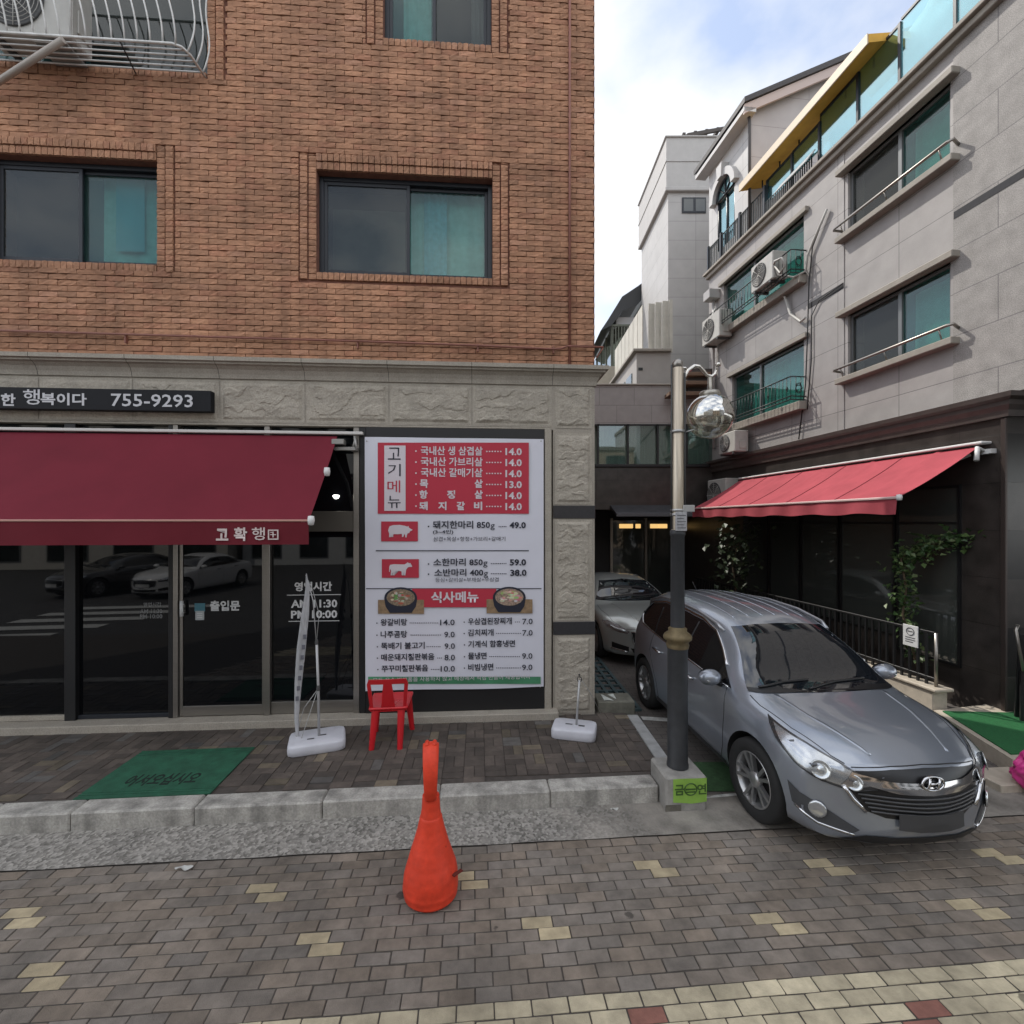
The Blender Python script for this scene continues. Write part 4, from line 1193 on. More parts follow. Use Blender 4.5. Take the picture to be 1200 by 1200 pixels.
g = MB(); xq = FB.X(1178); g.box(xq - .03, xq + .03, -.035, .0, PZ + .0, ZCB - .31, bev=.006); g.build('corner_trim', mat('bronze_trim', (.07, .055, .05), .4, metal=.5), bldB)
# white notice on the front face
g = MB(); g.box(.004, .02, .30, .75, B(1195, 690)[1], B(1195, 640)[1]); 
o = g.build('notice_board', mat('notice_white', (.6, .6, .6), .5), None, loc=(FB.o.x, FB.o.y, 0), rot=FB.ang); tag(o, 'white notice board on the black granite beside the building corner', 'notice')

# ---- red awning of the right-hand restaurant
ra_ = thing('awning', 'sunlit red awning with white front bar sloping out over the parked grey car', 'awning', (FB.o.x, FB.o.y, 0), FB.ang)
# unknown reach: near front corner at photo (1051,583), wall corner (1163,519)
xw = FB.X(1156)
lo, hi = .2, 3.0
for _ in range(40):
    md = (lo + hi) / 2
    if FB.X(1052, md) < xw: lo = md
    else: hi = md
RP = lo
rz1 = B(1156, 521)[1]; rz0 = B(1052, 583, RP)[1]
xfar = FB.X(812, RP)
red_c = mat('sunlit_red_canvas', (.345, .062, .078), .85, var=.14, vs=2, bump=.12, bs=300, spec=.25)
def rawn(u, v):
    x = xfar + (xw - xfar) * u; s_ = math.sin(v * math.pi)
    seam = .016 * max(0, 1 - abs((u * 5) % 1 - .5) * 26) + .012 * noise.noise(Vector((u * 14, v * 3, 1))) * s_
    return (x, -.12 - (RP - .12) * v, rz1 - .03 + (rz0 - rz1 + .03) * v - .03 * s_ + seam + .006 * math.sin(u * 31) * s_)
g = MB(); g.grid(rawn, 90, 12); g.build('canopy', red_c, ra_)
for k in range(1, 5):
    g = MB(); g.tube([Vector(rawn(k / 5, v / 12)) + Vector((0, -.002, .004)) for v in range(13)], .007, 6); g.build('seam', mat('seam_red', (.27, .045, .058), .9), ra_)
g = MB(); zvl = B(1051, 602, RP)[1]
def rval(u, v):
    x = xfar + (xw - xfar) * u
    return (x, -RP - .01 + .02 * math.sin(u * 55) * v, rz0 - .02 + (zvl - rz0 + .02) * v + .012 * math.sin(u * 37) * v)
g.grid(rval, 120, 4); g.build('valance', red_c, ra_)
g = MB(); g.box(xfar, xw + .02, -RP - .03, -RP + .02, rz0 - .02, rz0 + .015, bev=.008); g.build('front_bar', mat('pink_bar', (.55, .40, .38), .4), ra_)
g = MB(); g.box(xfar, FB.X(1163), -.16, -.0, rz1 + .0, rz1 + .035, bev=.01); g.build('roller_cover', white_pl, ra_)
g = MB(); g.tube([(xw + .02, -.05, rz1 - .10), (xw + .02, -.16, rz1 - .05), (xw + .04, -.2, rz1 - .22)], .03); g.box(xw - .05, xw + .12, -.08, .002, rz1 - .13, rz1 - .07); g.build('wall_bracket', white_pl, ra_)
g = MB(); g.tube([(xw - .12, -.1, rz1 - .12), (xw - .5, -RP * .55, (rz0 + rz1) / 2 - .12), (xw - .12, -RP, rz0 - .02)], .02); g.build('folding_arm', white_pl, ra_)
g = MB(); g.lathe([(0, -.04), (.03, -.035), (.035, 0), (.03, .035), (0, .04)], (xw + .02, -RP, rz0), 10); g.build('end_cap', white_pl, ra_)

# ---- air conditioners, pipes and cables on the facade
ac_m = mat('ac_beige', (.42, .41, .38), .5, var=.1, vs=6); ac_d = mat('ac_grille', (.06, .06, .06), .6)
def ac(name, x, y, z, label, w_=.85, d=.34, h=.68, group='air conditioning units along the alley'):
    """x,y,z in the grey building's frame: right end, back, base"""
    p = FB.W(x - w_ / 2, y - d / 2, z)
    t = thing(name, label, 'air conditioner', p, FB.ang, group)
    g = MB(); g.box(-w_ / 2, w_ / 2, -d / 2, d / 2, 0, h, bev=.018); g.build('casing', ac_m, t)
    g = MB(); r_ = h * .41; c = (-w_ * .12, -d / 2 - .004, h * .5)
    g.lathe([(r_, 0), (r_, .01), (r_ * .93, .014), (r_ * .9, .003), (0, .003)], c, 28, M=Matrix.Translation(c) @ Matrix.Rotation(R(90), 4, 'X') @ Matrix.Translation([-q for q in c])); g.build('fan_recess', ac_d, t)
    g = MB()
    for k in range(1, 7): rr = r_ * k / 7; g.tube([(c[0] + rr * math.cos(a * 6.283 / 28), -d / 2 - .022, c[2] + rr * math.sin(a * 6.283 / 28)) for a in range(28)], .004, 4, closed=True)
    for a in range(8): g.tube([(c[0], -d / 2 - .022, c[2]), (c[0] + r_ * math.cos(a * .785), -d / 2 - .022, c[2] + r_ * math.sin(a * .785))], .005, 4)
    g.build('fan_guard', ac_m, t)
    g = MB()
    for s_ in (-1, 1): g.box(s_ * w_ * .35 - .03, s_ * w_ * .35 + .03, -d / 2, d / 2, -.04, 0)
    g.build('foot', ac_d, t)
    g = MB(); g.box(w_ / 2, w_ / 2 + .02, -.08, .10, h * .15, h * .5, bev=.006); g.build('pipe_cover', ac_m, t)
    return t
xg = WB3[1]
def ac_at(FRM, *a, **k):
    global FB
    keep = FB; FB = FRM; r = ac(*a, **k); FB = keep; return r
ac_at(FA, 'air_conditioner', FA.X(96, .2), -.04, cgz + .06, 'pale air conditioner inside the white iron cage at upper left', w_=.95, h=.75, d=.30)
ac('air_conditioner', FB.X(912, .3), -.02 - .06, WB3[2] + .12, 'beige air conditioner sitting in the higher black iron window guard', w_=.74, h=.58)
ac('air_conditioner', FB.X(848, .25) + .05, -.05, B(840, 398, .3)[1], 'beige air conditioner hung on the grey facade under a grey junction box')
ac('air_conditioner', FB.X(850, .35) + .0, -.0, B(850, 598, .35)[1], 'beige air conditioner on the black wall behind the far end of the red awning', h=.8)
ac('air_conditioner', FB.X(876, .12), .06 - .15, ZCB + .02, 'weathered grey air conditioner standing on the brown cornice under the lower guard', w_=.7, h=.5)
hose = mat('pale_hose', (.45, .44, .41), .6)
g = MB(); pts = []
def hb(px, py, o=.06): x, z_ = B(px, py, o); return (x, -o, z_)
g.tube([hb(*q) for q in ((905, 318, .3), (908, 306, .42), (916, 302, .4), (920, 312, .36), (914, 320, .36), (908, 312, .38), (912, 322, .34), (930, 325, .2), (944, 318, .08), (946, 300), (952, 285), (962, 262), (969, 245))], .022, 8)
o = g.build('hose', hose, None, loc=(FB.o.x, FB.o.y, 0), rot=FB.ang); tag(o, 'pale insulated hose looping from the upper air conditioner up the stone facade', 'hose')
g = MB()
g.tube([hb(*q) for q in ((838, 362, .3), (834, 372, .38), (838, 384, .3), (846, 388, .15), (856, 385), (880, 365), (912, 343), (920, 348), (926, 368), (938, 377), (944, 372))], .026, 8)
o = g.build('hose', hose, None, loc=(FB.o.x, FB.o.y, 0), rot=FB.ang); tag(o, 'white insulated hose sagging from the far air conditioner below the upper window guard', 'hose')
blk_c = mat('black_cable', (.012, .012, .013), .6)
g = MB()
g.tube([hb(*q) for q in ((969, 245, .04), (952, 290, .04), (948, 330, .04), (946, 400, .04), (944, 450, .04), (936, 515, .04))], .012, 6)
g.tube([hb(*q) for q in ((988, 332, .03), (960, 352, .03), (951, 370, .03), (951, 420, .03), (946, 480, .03))], .010, 6)
o = g.build('cable', blk_c, None, loc=(FB.o.x, FB.o.y, 0), rot=FB.ang); tag(o, 'black cables running down the grey stone between balcony and plain windows', 'cable')
g = MB(); x, z_ = B(838, 352, .05); g.box(x - .16, x + .16, -.3, .0, z_ - .0, z_ + .24, bev=.01)
g.tube([(x, -.1, z_), (x, -.1, z_ - .6), (x, -.08, ZCB + .3)], .035, 8)
o = g.build('junction_box', mat('grey_box', (.36, .35, .34), .5), None, loc=(FB.o.x, FB.o.y, 0), rot=FB.ang); tag(o, 'grey junction box with a downpipe above the far air conditioner', 'junction box')

# ================================================================== end of the alley
YC = 13.0
cx = lambda px, Y=YC: (px - 600) * Y / F
cz = lambda py, Y=YC: CAMZ + (HOR - py) * Y / F
eb = thing('terrace_building', 'low building closing the alley with stone parapet, glazed balcony and dark recessed entrance', 'building', (0, 0, 0))
stC = panel_mat('taupe_slab', (.33, .305, .29), .95, .48, .005, (.14, .125, .12), rough=.6, var=.07, offset=.5, vs=5)
X0, X1 = .6, 5.75
zp0, zp1, zd0 = cz(497), cz(545), cz(597)
g = MB(); g.box(X0, X1, YC, YC + .3, zp0, cz(452)); g.build('parapet', stC, eb)
g = MB(); g.box(X0, X1, YC - .04, YC + .34, cz(452), cz(452) + .05, bev=.01); g.build('parapet_cap', trimB, eb)
g = MB(); g.box(X0, X1, YC + .3, YC + 7, zd0, cz(452) - .15); g.build('body', mat('dark_core', (.03, .028, .028), .8), eb)
g = MB(); g.box(X0, X1, YC, YC + .3, zd0, zp1); g.build('dark_wall', dark_st, eb)
g = MB(); g.box(X0, X1, YC - .07, YC, zp1 - .06, zp1 + .02, bev=.01); g.build('sill', black, eb)
balg = glass_mat('balcony_glass', (.5, .68, .62), .9, ior=1.9)
for k, (a, b) in enumerate(((702, 733), (737, 768), (772, 802), (806, 838))):
    g = MB(); g.box(cx(a), cx(b), YC + .02, YC + .03, zp1 + .03, zp0 - .03); g.build('balcony_pane', balg, eb)
    g = MB(); g.box(cx(a) - .05, cx(a), YC - .01, YC + .06, zp1, zp0); g.build('mullion', black, eb)
g = MB(); g.box(X0, X1, YC - .01, YC + .06, zp0 - .04, zp0 - .0); g.build('head_rail', black, eb)
g = MB(); g.box(X0, X1, YC + .25, YC + .29, zp1, zp0); g.build('balcony_curtain', mat('sage_blind', (.30, .33, .29), .9, var=.2, vs=5, stretch=(6, 1, .3)), eb)
YR = 15.2
g = MB(); g.box(X0 - 3, 6.5, YR, YR + .3, -.05, zd0); g.build('recess_wall', mat('recess_dark', (.016, .014, .014), .6), eb)
ez = lambda py: cz(py, YR); ex = lambda px: cx(px, YR)
g = MB()
for px in (716, 756, 792): g.box(ex(px) - .04, ex(px) + .04, YR - .1, YR, 0, ez(607))
g.build('door_frame', steel, eb)
for a, b in ((718, 754), (758, 790)):
    g = MB(); g.box(ex(a), ex(b), YR - .06, YR - .05, 0, ez(610)); g.build('glass_door', gwg, eb)
warm = mat('warm_lamp', (1.0, .62, .22), .5, emit=.55)
g = MB()
for px, w_ in ((733, 16), (747, 6), (766, 10), (776, 10)):
    g.box(ex(px - w_ / 2), ex(px + w_ / 2), YR - .09, YR - .07, ez(619), ez(614), bev=.01)
g.build('lit_lamp', warm, eb)
ga = thing('awning', 'narrow dark grey awning above the recessed entrance at the alley end', 'awning', (0, 0, 0))
g = MB(); g.prism([(YC - .02, cz(596)), (YC - .02, cz(592)), (YC - .75, cz(604) + .05), (YC - .75, cz(604))], cx(715), cx(800), 'x'); g.build('canopy', mat('grey_canvas', (.05, .05, .055), .7, var=.3, vs=6), ga)
g = MB(); g.box(cx(715), cx(800), YC - .78, YC - .74, cz(604) - .04, cz(604) + .06, bev=.01); g.build('front_bar', mat('grey_bar', (.10, .10, .11), .5), ga)

# penthouse box, cream panels and glass cage above it
pb = thing('stair_penthouse', 'taupe stair penthouse with a strip of small windows above the parapet', 'rooftop room', (0, 0, 0))
YP = 14.0; zf_ = cz(452) - .15
g = MB(); g.box(cx(746, YP), cx(786, YP), YP, YP + 5.5, zf_, cz(413, YP)); g.build('wall', mat('taupe_plain', (.33, .31, .29), .7, var=.06, vs=3), pb)
g = MB(); g.box(cx(746, YP) - .12, cx(786, YP), YP - .12, YP + 5.5, cz(413, YP), cz(411, YP) + .03, bev=.01); g.build('roof', trimB, pb)
xs0 = cx(746, YP)
for k in range(5):
    g = MB(); g.box(xs0 - .03, xs0, YP + .5 + k * .9, YP + 1.2 + k * .9, zf_ + .45, zf_ + .95); g.build('window', gl_dark, pb)
g = MB(); g.box(cx(748, YP), cx(753, YP), YP - .02, YP, cz(434, YP), cz(431, YP)); g.build('vent', black, pb)
cr = thing('panel_fence', 'cream corrugated panel fence on the penthouse roof in front of the tower', 'fence', (0, 0, 0))
zq = cz(411, YP) + .03
pm = mat('cream_panel', (.46, .44, .38), .6, var=.12, vs=3)
pan = []
for k in range(7):
    a = cx(758 + k * 4, YP + .4); 
    g = MB(); g.box(a, a + .095, YP + .2 + (k % 2) * .05, YP + .24 + (k % 2) * .05, zq, cz(352 - k * .8, YP) ); g.build('panel', pm, cr)
for k in range(7):
    y_ = YP + .3 + k * .55
    g = MB(); g.box(cx(757, YP) - .03, cx(757, YP), y_, y_ + .5, zq, cz(352, YP)); g.build('panel', pm, cr)
cg = thing('rooftop_cage', 'green tinted glass lean-to under a drooping black tarp roof behind the parapet', 'lean-to', (0, 0, 0))
YQ = 19.0
zc0, zc1 = cz(432, YQ), cz(383, YQ)
g = MB(); g.box(cx(718, YQ), cx(745, YQ), YQ, YQ + .03, zc0, zc1); g.box(cx(718, YQ) - .03, cx(718, YQ), YQ, YQ + 5, zc0, zc1); g.build('glass', glass_mat('dusty_green_glass', (.25, .27, .20), .5, ior=1.5), cg)
g = MB()
for k in range(9): x = cx(718, YQ) + (cx(745, YQ) - cx(718, YQ)) * k / 8; g.box(x - .02, x + .02, YQ - .04, YQ, zc0, zc1)
for k in range(5): g.box(cx(718, YQ) - .07, cx(718, YQ) - .02, YQ + k * 1.1, YQ + k * 1.1 + .05, zc0, zc1)
g.box(cx(716, YQ), cx(746, YQ), YQ - .05, YQ, zc1, zc1 + .08)
g.build('frame', mat('dull_green_frame', (.10, .11, .085), .6), cg)
g = MB(); g.box(cx(690, YQ), cx(750, YQ), YQ - .3, YQ + 6, zc0 - 3, zc0); g.build('base', mat('beige_base', (.36, .33, .27), .8, var=.1), cg)
g = MB()
def tarp(u, v):
    x = cx(757, YQ) - .1 + (cx(690, YQ) - cx(757, YQ) + .4) * v * .0 + u * (cx(766, YQ) - cx(757, YQ)); 
    return (x, YQ, 0)
P_ = [(698, 400), (706, 388), (722, 362), (740, 350), (752, 341), (764, 334), (764, 352), (752, 356), (738, 372), (722, 378), (710, 394)]
vsl = []
g.prism([(cx(a, YQ + 1), cz(b, YQ + 1)) for a, b in P_], YQ - .1, YQ + 4, 'y'); g.build('tarp_roof', mat('black_tarp', (.022, .024, .026), .5, bump=.6, bs=6), cg)
g = MB(); g.box(cx(724, YQ), cx(748, YQ), YQ + .3, YQ + 1.3, zc1 + .08, cz(368, YQ)); g.build('tank_box', mat('white_box', (.5, .5, .5), .6), cg)

# tower
YT = 15.6
tw = thing('stone_tower', 'tall pale stone tower with projecting parapet and one small dark window', 'tower', (0, 0, 0))
twm = panel_mat('tower_slab', (.40, .385, .37), 1.0, .62, .006, (.2, .19, .185), rough=.6, var=.05, offset=.0, vs=3)
twm_s = panel_mat('tower_slab_side', (.43, .42, .41), 1.2, .62, .006, (.25, .24, .235), rough=.6, var=.05, axes='yz', offset=0, vs=3)
xa, xb = cx(783, YT), cx(850, YT); za, zb = cz(226, YT), cz(162, YT)
g = MB(); g.box(xa + .004, xb, YT, YT + 3.2, 0, za); g.build('shaft', twm, tw)
g = MB(); g.box(xa, xa + .004, YT + .001, YT + 3.2, 0, za); g.build('side_cladding', twm_s, tw)
g = MB(); g.box(xa - .12, xb, YT - .12, YT + 3.3, za, za + .14, bev=.02); g.box(xa - .09, xb, YT - .09, YT + 3.3, za + .14, zb - .06); g.box(xa - .14, xb, YT - .14, YT + 3.3, zb - .06, zb, bev=.02); g.box(xa - .11, xb, YT - .11, YT + 3.3, za + .95, za + 1.0); g.build('parapet', mat('tower_top', (.40, .385, .37), .6, var=.06), tw)
g = MB(); a, b, c, d = cx(799, YT), cx(827, YT), cz(250, YT), cz(232, YT)
g.box(a, b, YT - .03, YT, c, d); w_ = g.build('window', alu_dark, tw)
for k in range(2):
    g = MB(); q = a + .05 + k * (b - a) / 2; g.box(q, q + (b - a) / 2 - .08, YT - .036, YT - .031, c + .05, d - .05); g.build('pane', gwg, w_)
pg = thing('rooftop_pergola', 'dark timber pergola with slatted roof on top of the pale tower', 'pergola', (0, 0, 0))
g = MB(); a, b = cx(797, YT + 1), cx(862, YT + 1)
for k in range(6): g.box(a + (b - a) * k / 5 - .05, a + (b - a) * k / 5 + .05, YT + .6, YT + 2.6, zb + .55 + .06 * k, zb + .68 + .06 * k)
g.prism([(a - .1, zb + .45), (a + .1, zb + .62), (b, zb + .95), (b, zb + .85)], YT + .55, YT + .62, 'y'); g.prism([(a - .1, zb + .45), (a + .1, zb + .62), (b, zb + .95), (b, zb + .85)], YT + 2.6, YT + 2.66, 'y')
g.build('roof_frame', mat('dark_timber', (.06, .05, .045), .7), pg)
for x in (a, (a + b) / 2, b - .1):
    for y_ in (YT + .6, YT + 2.5): 
        g = MB(); g.box(x, x + .08, y_, y_ + .08, zb, zb + .6); g.build('post', MATS['dark_timber'], pg)
# timber canopy ends between lamp and facade
tm = mat('old_timber', (.16, .10, .065), .8, var=.3, vs=8, stretch=(1, 8, 8))
wb = thing('timber_canopy', 'small canopy of brown timber boards between the lamp post and grey facade', 'canopy', (0, 0, 0))
for k, (pa, pb_, py) in enumerate(((783, 826, 462), (798, 832, 448), (806, 836, 436))):
    g = MB(); g.box(cx(pa, 12.6), cx(pb_, 12.6), 12.5 + k * .12, 12.9 + k * .12, cz(py, 12.6) - .05, cz(py, 12.6) + .05, bev=.01); g.build('board', tm, wb)
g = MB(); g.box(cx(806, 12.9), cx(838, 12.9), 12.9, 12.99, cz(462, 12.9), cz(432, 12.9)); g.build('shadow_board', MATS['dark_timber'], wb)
# ================================================================== street furniture
# ---- lamp post on a concrete plinth
LX, LY = G(794, 897, .32); LY += .0
plw = .34
lp = thing('street_lamp', 'street lamp with dark lower post, steel upper tube and mirrored glass globe', 'street lamp', (LX, LY, 0), AL)
dark_p = mat('dark_post_paint', (.028, .030, .033), .5, var=.2, vs=10, rvar=.12)
steel_p = mat('weathered_steel', (.42, .365, .29), .42, metal=.8, var=.25, vs=3, stretch=(14, 14, .6), rvar=.12)
brass = mat('dull_brass', (.15, .115, .06), .6, metal=.45, var=.3, vs=18)
hz = lambda py: CAMZ + (HOR - py) * LY / F
z_col, z_ring, z_top = hz(755), hz(728), hz(432)
g = MB(); g.lathe([(.098, .32), (.098, .345), (.092, .36), (.091, z_col - .05), (.098, z_col - .03)], n=28); g.build('lower_post', dark_p, lp)
g = MB(); g.lathe([(.098, z_col - .03), (.104, z_col), (.094, z_col + .025), (.126, z_col + .05), (.130, z_col + .075), (.12, z_col + .095), (.082, z_col + .125), (.085, z_col + .15), (.066, z_col + .165)], n=28); g.build('collar', brass, lp)
g = MB(); g.lathe([(.064, z_col + .16), (.062, hz(628)), (.070, hz(627)), (.070, hz(622)), (.058, hz(621))], n=24); g.build('post_sleeve', dark_p, lp)
g = MB(); g.lathe([(.058, hz(622)), (.056, z_top), (.04, z_top + .01)], n=24); g.build('upper_post', steel_p, lp)
g = MB(); g.tube([(.054, -.035, hz(620)), (.054, -.035, hz(438))], .009, 6); g.tube([(-.062, -.01, hz(620)), (-.062, -.01, hz(428))], .008, 6); g.build('cable', mat('grey_cable', (.05, .05, .05), .6), lp)
g = MB(); g.lathe([(.03, z_top - .005), (.05, z_top + .02), (.052, z_top + .05), (.036, z_top + .08), (0, z_top + .09)], n=20); g.build('finial', steel, lp)
g = MB()
for zb_ in (hz(603), hz(506), hz(598)): g.lathe([(.06, zb_ - .012), (.066, zb_ - .012), (.066, zb_ + .012), (.06, zb_ + .012)], n=20)
g.box(.03, .14, -.06, -.03, hz(600), hz(592), bev=.004); g.tube([(.06, -.03, hz(507)), (.17, -.05, hz(503))], .007, 5)
g.build('strap', mat('steel_band', (.4, .4, .39), .4, metal=.7), lp)
g = MB()
g.box(-.05, .056, -.078, -.062, hz(622), hz(600), bev=.003); g.build('tag_plate', mat('tag_grey', (.33, .33, .34), .6, var=.25, vs=40), lp)
g = MB()
for k in range(5): g.box(-.038, .044 - (k % 2) * .02, -.0815, -.079, hz(604 + k * 3.6) - .004, hz(604 + k * 3.6) + .003)
g.build('tag_print', mat('print_grey', (.08, .08, .09), .6), lp)
# scroll arm and globe
gx = (835 - 795.5) * LY / F; gz = hz(487); gr = 26.5 * LY / F
g = MB(); hp = lambda px, py: ((px - 795.5) * LY / F, -.0, hz(py))
g.tube([hp(799, 470), hp(799, 455), hp(802, 444), hp(808, 434), hp(816, 428.5), hp(822, 429), hp(826, 433), hp(831, 439), hp(837, 440.5), hp(841, 437), hp(843.5, 431)], [.016, .017, .018, .019, .02, .02, .019, .018, .017, .015, .013], 10)
g.tube([hp(799, 434), hp(801, 431), hp(805, 431), hp(808, 434)], .012, 8)
g.lathe([(0, -.025), (.022, -.012), (.026, 0), (.022, .014), (0, .025)], hp(845, 426), 12)
g.build('arm', mat('polished_steel', (.60, .57, .52), .18, metal=.95, rvar=.08), lp)
g = MB(); g.lathe([(.022, hz(441)), (.022, hz(458)), (.085, hz(458)), (.095, hz(460)), (.095, hz(464)), (.075, hz(466))], (gx, 0, 0), 24); g.build('globe_cap', mat('cap_metal', (.34, .32, .28), .35, metal=.8), lp)
def globe_mat():
    m = bpy.data.materials.new('mirrored_glass'); m.use_nodes = True; t = m.node_tree; t.nodes.clear(); L = t.links
    o = t.nodes.new('ShaderNodeOutputMaterial'); gl = t.nodes.new('ShaderNodeBsdfGlossy'); gl.inputs[0].default_value = (.80, .80, .78, 1); gl.inputs['Roughness'].default_value = .015
    tr = t.nodes.new('ShaderNodeBsdfTransparent'); tr.inputs[0].default_value = (.80, .78, .70, 1)
    lw = schlick(t, .12)
    tcn = t.nodes.new('ShaderNodeTexCoord'); sx = t.nodes.new('ShaderNodeSeparateXYZ'); L.new(tcn.outputs['Object'], sx.inputs[0])
    mr = t.nodes.new('ShaderNodeMapRange'); mr.inputs[1].default_value, mr.inputs[2].default_value = gz - gr * .25, gz + gr * .05
    mr.inputs[3].default_value, mr.inputs[4].default_value = .24, .62
    L.new(sx.outputs[2], mr.inputs[0])
    ad = t.nodes.new('ShaderNodeMath'); ad.operation = 'MAXIMUM'; L.new(lw.outputs[0], ad.inputs[0]); L.new(mr.outputs[0], ad.inputs[1])
    mx_ = t.nodes.new('ShaderNodeMixShader'); L.new(ad.outputs[0], mx_.inputs[0]); L.new(tr.outputs[0], mx_.inputs[1]); L.new(gl.outputs[0], mx_.inputs[2]); L.new(mx_.outputs[0], o.inputs[0])
    return m
g = MB(); n = 20
g.lathe([(gr * math.sin(math.pi * k / n) if 0 < k < n else 0, gz - gr * math.cos(math.pi * k / n)) for k in range(n + 1)], (gx, 0, 0), 36); g.build('globe', globe_mat(), lp)
# plinth with a green no-smoking sticker
pk = thing('lamp_plinth', 'square concrete plinth under the lamp with a green no smoking sticker', 'plinth', (LX, LY, 0), AL)
conc = mat('plinth_concrete', (.25, .24, .22), .85, var=.25, vs=9, bump=.3, bs=70)
g = MB(); g.box(-.19, .19, -.19, .19, -.02, .315, bev=.018); g.build('block', conc, pk)
g = MB(); g.box(-.195, -.05, -.192, -.1895, -.01, .07); g.build('stain_patch', mat('stained_concrete', (.12, .11, .09), .9, var=.3, vs=14), pk)
g = MB(); g.grid(lambda u, v: (-.125 + .31 * u, -.1935 + .002 * math.sin(u * 6), .075 + .225 * v + (.03 * abs(u - .55) * (1 - v) if v < .5 else 0)), 14, 6)
g.build('sticker', mat('sticker_green', (.24, .42, .07), .5, var=.15, vs=9), pk)
g = MB(); g.text('금', -.112, .155, .095, -.197, w=.088, bold=.03); g.text('연', .092, .155, .095, -.197, w=.088, bold=.03)
ccx, ccz = .035, .205
g.tube([(ccx + .056 * math.cos(a * .2618), -.197, ccz + .052 * math.sin(a * .2618)) for a in range(24)], .006, 4, closed=True)
g.box(ccx - .045, ccx + .045, -.1985, -.196, ccz - .007, ccz + .007); g.box(ccx - .05, ccx + .05, -.1985, -.196, ccz - .03, ccz - .018)
g.build('lettering', mat('sticker_dark', (.045, .10, .02), .6), pk)

# ---- red plastic chair seen from behind
ch = thing('chair', 'red plastic chair with slotted back standing before the menu banner', 'chair', (*G(455, 877, SW), SW), R(7))
redp = mat('red_plastic', (.48, .012, .018), .32, var=.08, vs=6, spec=.5, rvar=.08)
SHt, BH = .43, .765
for (x0, y0, x1, y1, nm) in ((-.135, .02, -.175, -.01, 'leg'), (.135, .02, .125, -.03, 'leg'), (-.17, .40, -.20, .44, 'leg'), (.17, .40, .215, .45, 'leg')):
    g = MB(); n = 6
    g.grid(lambda u, v: ((x0 + (x1 - x0) * (1 - v)) + .038 * math.cos(u * 6.2832) * (.75 + .35 * v), (y0 + (y1 - y0) * (1 - v)) + .022 * math.sin(u * 6.2832), SHt * v), 10, n); g.build(nm, redp, ch)
g = MB(); 
def seat(u, v):
    w_ = .19 + .025 * v; x = (u - .5) * 2 * w_; return (x, .0 + .44 * v, SHt + .012 - .02 * math.cos((u - .5) * 3.14) * math.sin(v * 3.14))
g.grid(seat, 10, 10); g.grid(lambda u, v: (seat(u, v)[0], seat(u, v)[1], seat(u, v)[2] - .03), 10, 10)
rim = [seat(k / 10, 0) for k in range(11)] + [seat(1, k / 10) for k in range(1, 11)] + [seat(k / 10, 1) for k in range(9, -1, -1)] + [seat(0, k / 10) for k in range(9, 0, -1)]
g.tube([(p[0], p[1], p[2] - .012) for p in rim], .018, 6, closed=True); g.build('seat', redp, ch)
g = MB()
bk = lambda x, t: (x, .0 - .075 * t - .10 * (x * x) * 0 + .25 * x * x, SHt + (BH - SHt) * t)
def slab(xa, xb, ta, tb, xa2=None, xb2=None):
    xa2 = xa if xa2 is None else xa2; xb2 = xb if xb2 is None else xb2
    def fn(o):
        def f(u, v):
            t = ta + (tb - ta) * v; x = (xa + (xa2 - xa) * v) * (1 - u) + (xb + (xb2 - xb) * v) * u; p = bk(x, t); return (p[0], p[1] + o, p[2])
        return f
    g.grid(fn(-.008), 6, 6); g.grid(fn(.008), 6, 6)
    for uu in (0, 1): g.grid(lambda u, v: (*fn(-.008)(uu, v)[:1], fn(-.008)(uu, v)[1] + .016 * u, fn(-.008)(uu, v)[2]), 1, 6)
    for vv in (0, 1): g.grid(lambda u, v: (fn(-.008)(u, vv)[0], fn(-.008)(u, vv)[1] + .016 * v, fn(-.008)(u, vv)[2]), 6, 1)
slab(-.075, .075, 0, .84, -.045, .045); slab(-.19, -.155, .0, .84, -.215, -.175); slab(.155, .19, .0, .84, .175, .215)
slab(-.215, .215, .84, 1.0, -.195, .195); slab(-.19, .19, -.1, .05)
g.build('backrest', redp, ch)

# ---- banner stand with a water-filled base and a furled banner
wb_m = mat('base_plastic', (.52, .52, .56), .5, var=.06, vs=8, spec=.4)
def base_mb(w_, d_, h_):
    g = MB()
    def fn(u, v):
        th = u * 2 * math.pi; c, s_ = math.cos(th), math.sin(th)
        k = (abs(c) ** 8 + abs(s_) ** 8) ** (-1 / 8)
        prof_ = [(.0, 0), (.95, 0), (.99, .08), (1, .5), (.99, .8), (.965, .95), (.92, 1.0), (.3, 1.0), (0, 1.0)]
        i = round(v * 8); r_, z_ = prof_[i]
        return (c * k * r_ * w_ / 2, s_ * k * r_ * d_ / 2, z_ * h_)
    g.grid(fn, 44, 8); return g
px_, py_ = G(372, 874, SW)
bs1 = thing('banner_stand', 'grey banner stand with furled white banner in front of the restaurant door', 'banner stand', (px_, py_, SW), R(20))
base_mb(.58, .42, .11).build('base', wb_m, bs1)
g = MB(); 
for k in range(2): g.box(-.10 + k * .12, -.03 + k * .12, -.07 + k * .06, -.05 + k * .06, .111, .1145)
g.build('filler_slot', ac_d, bs1)
Lw = lambda px, py, dy=0.0: Matrix.Rotation(-R(20), 3, 'Z') @ Vector(((px - 600) * (py_ + dy) / F - px_, dy, CAMZ + (HOR - py) * (py_ + dy) / F - SW))
polem = mat('pole_grey', (.40, .40, .40), .4, metal=.3)
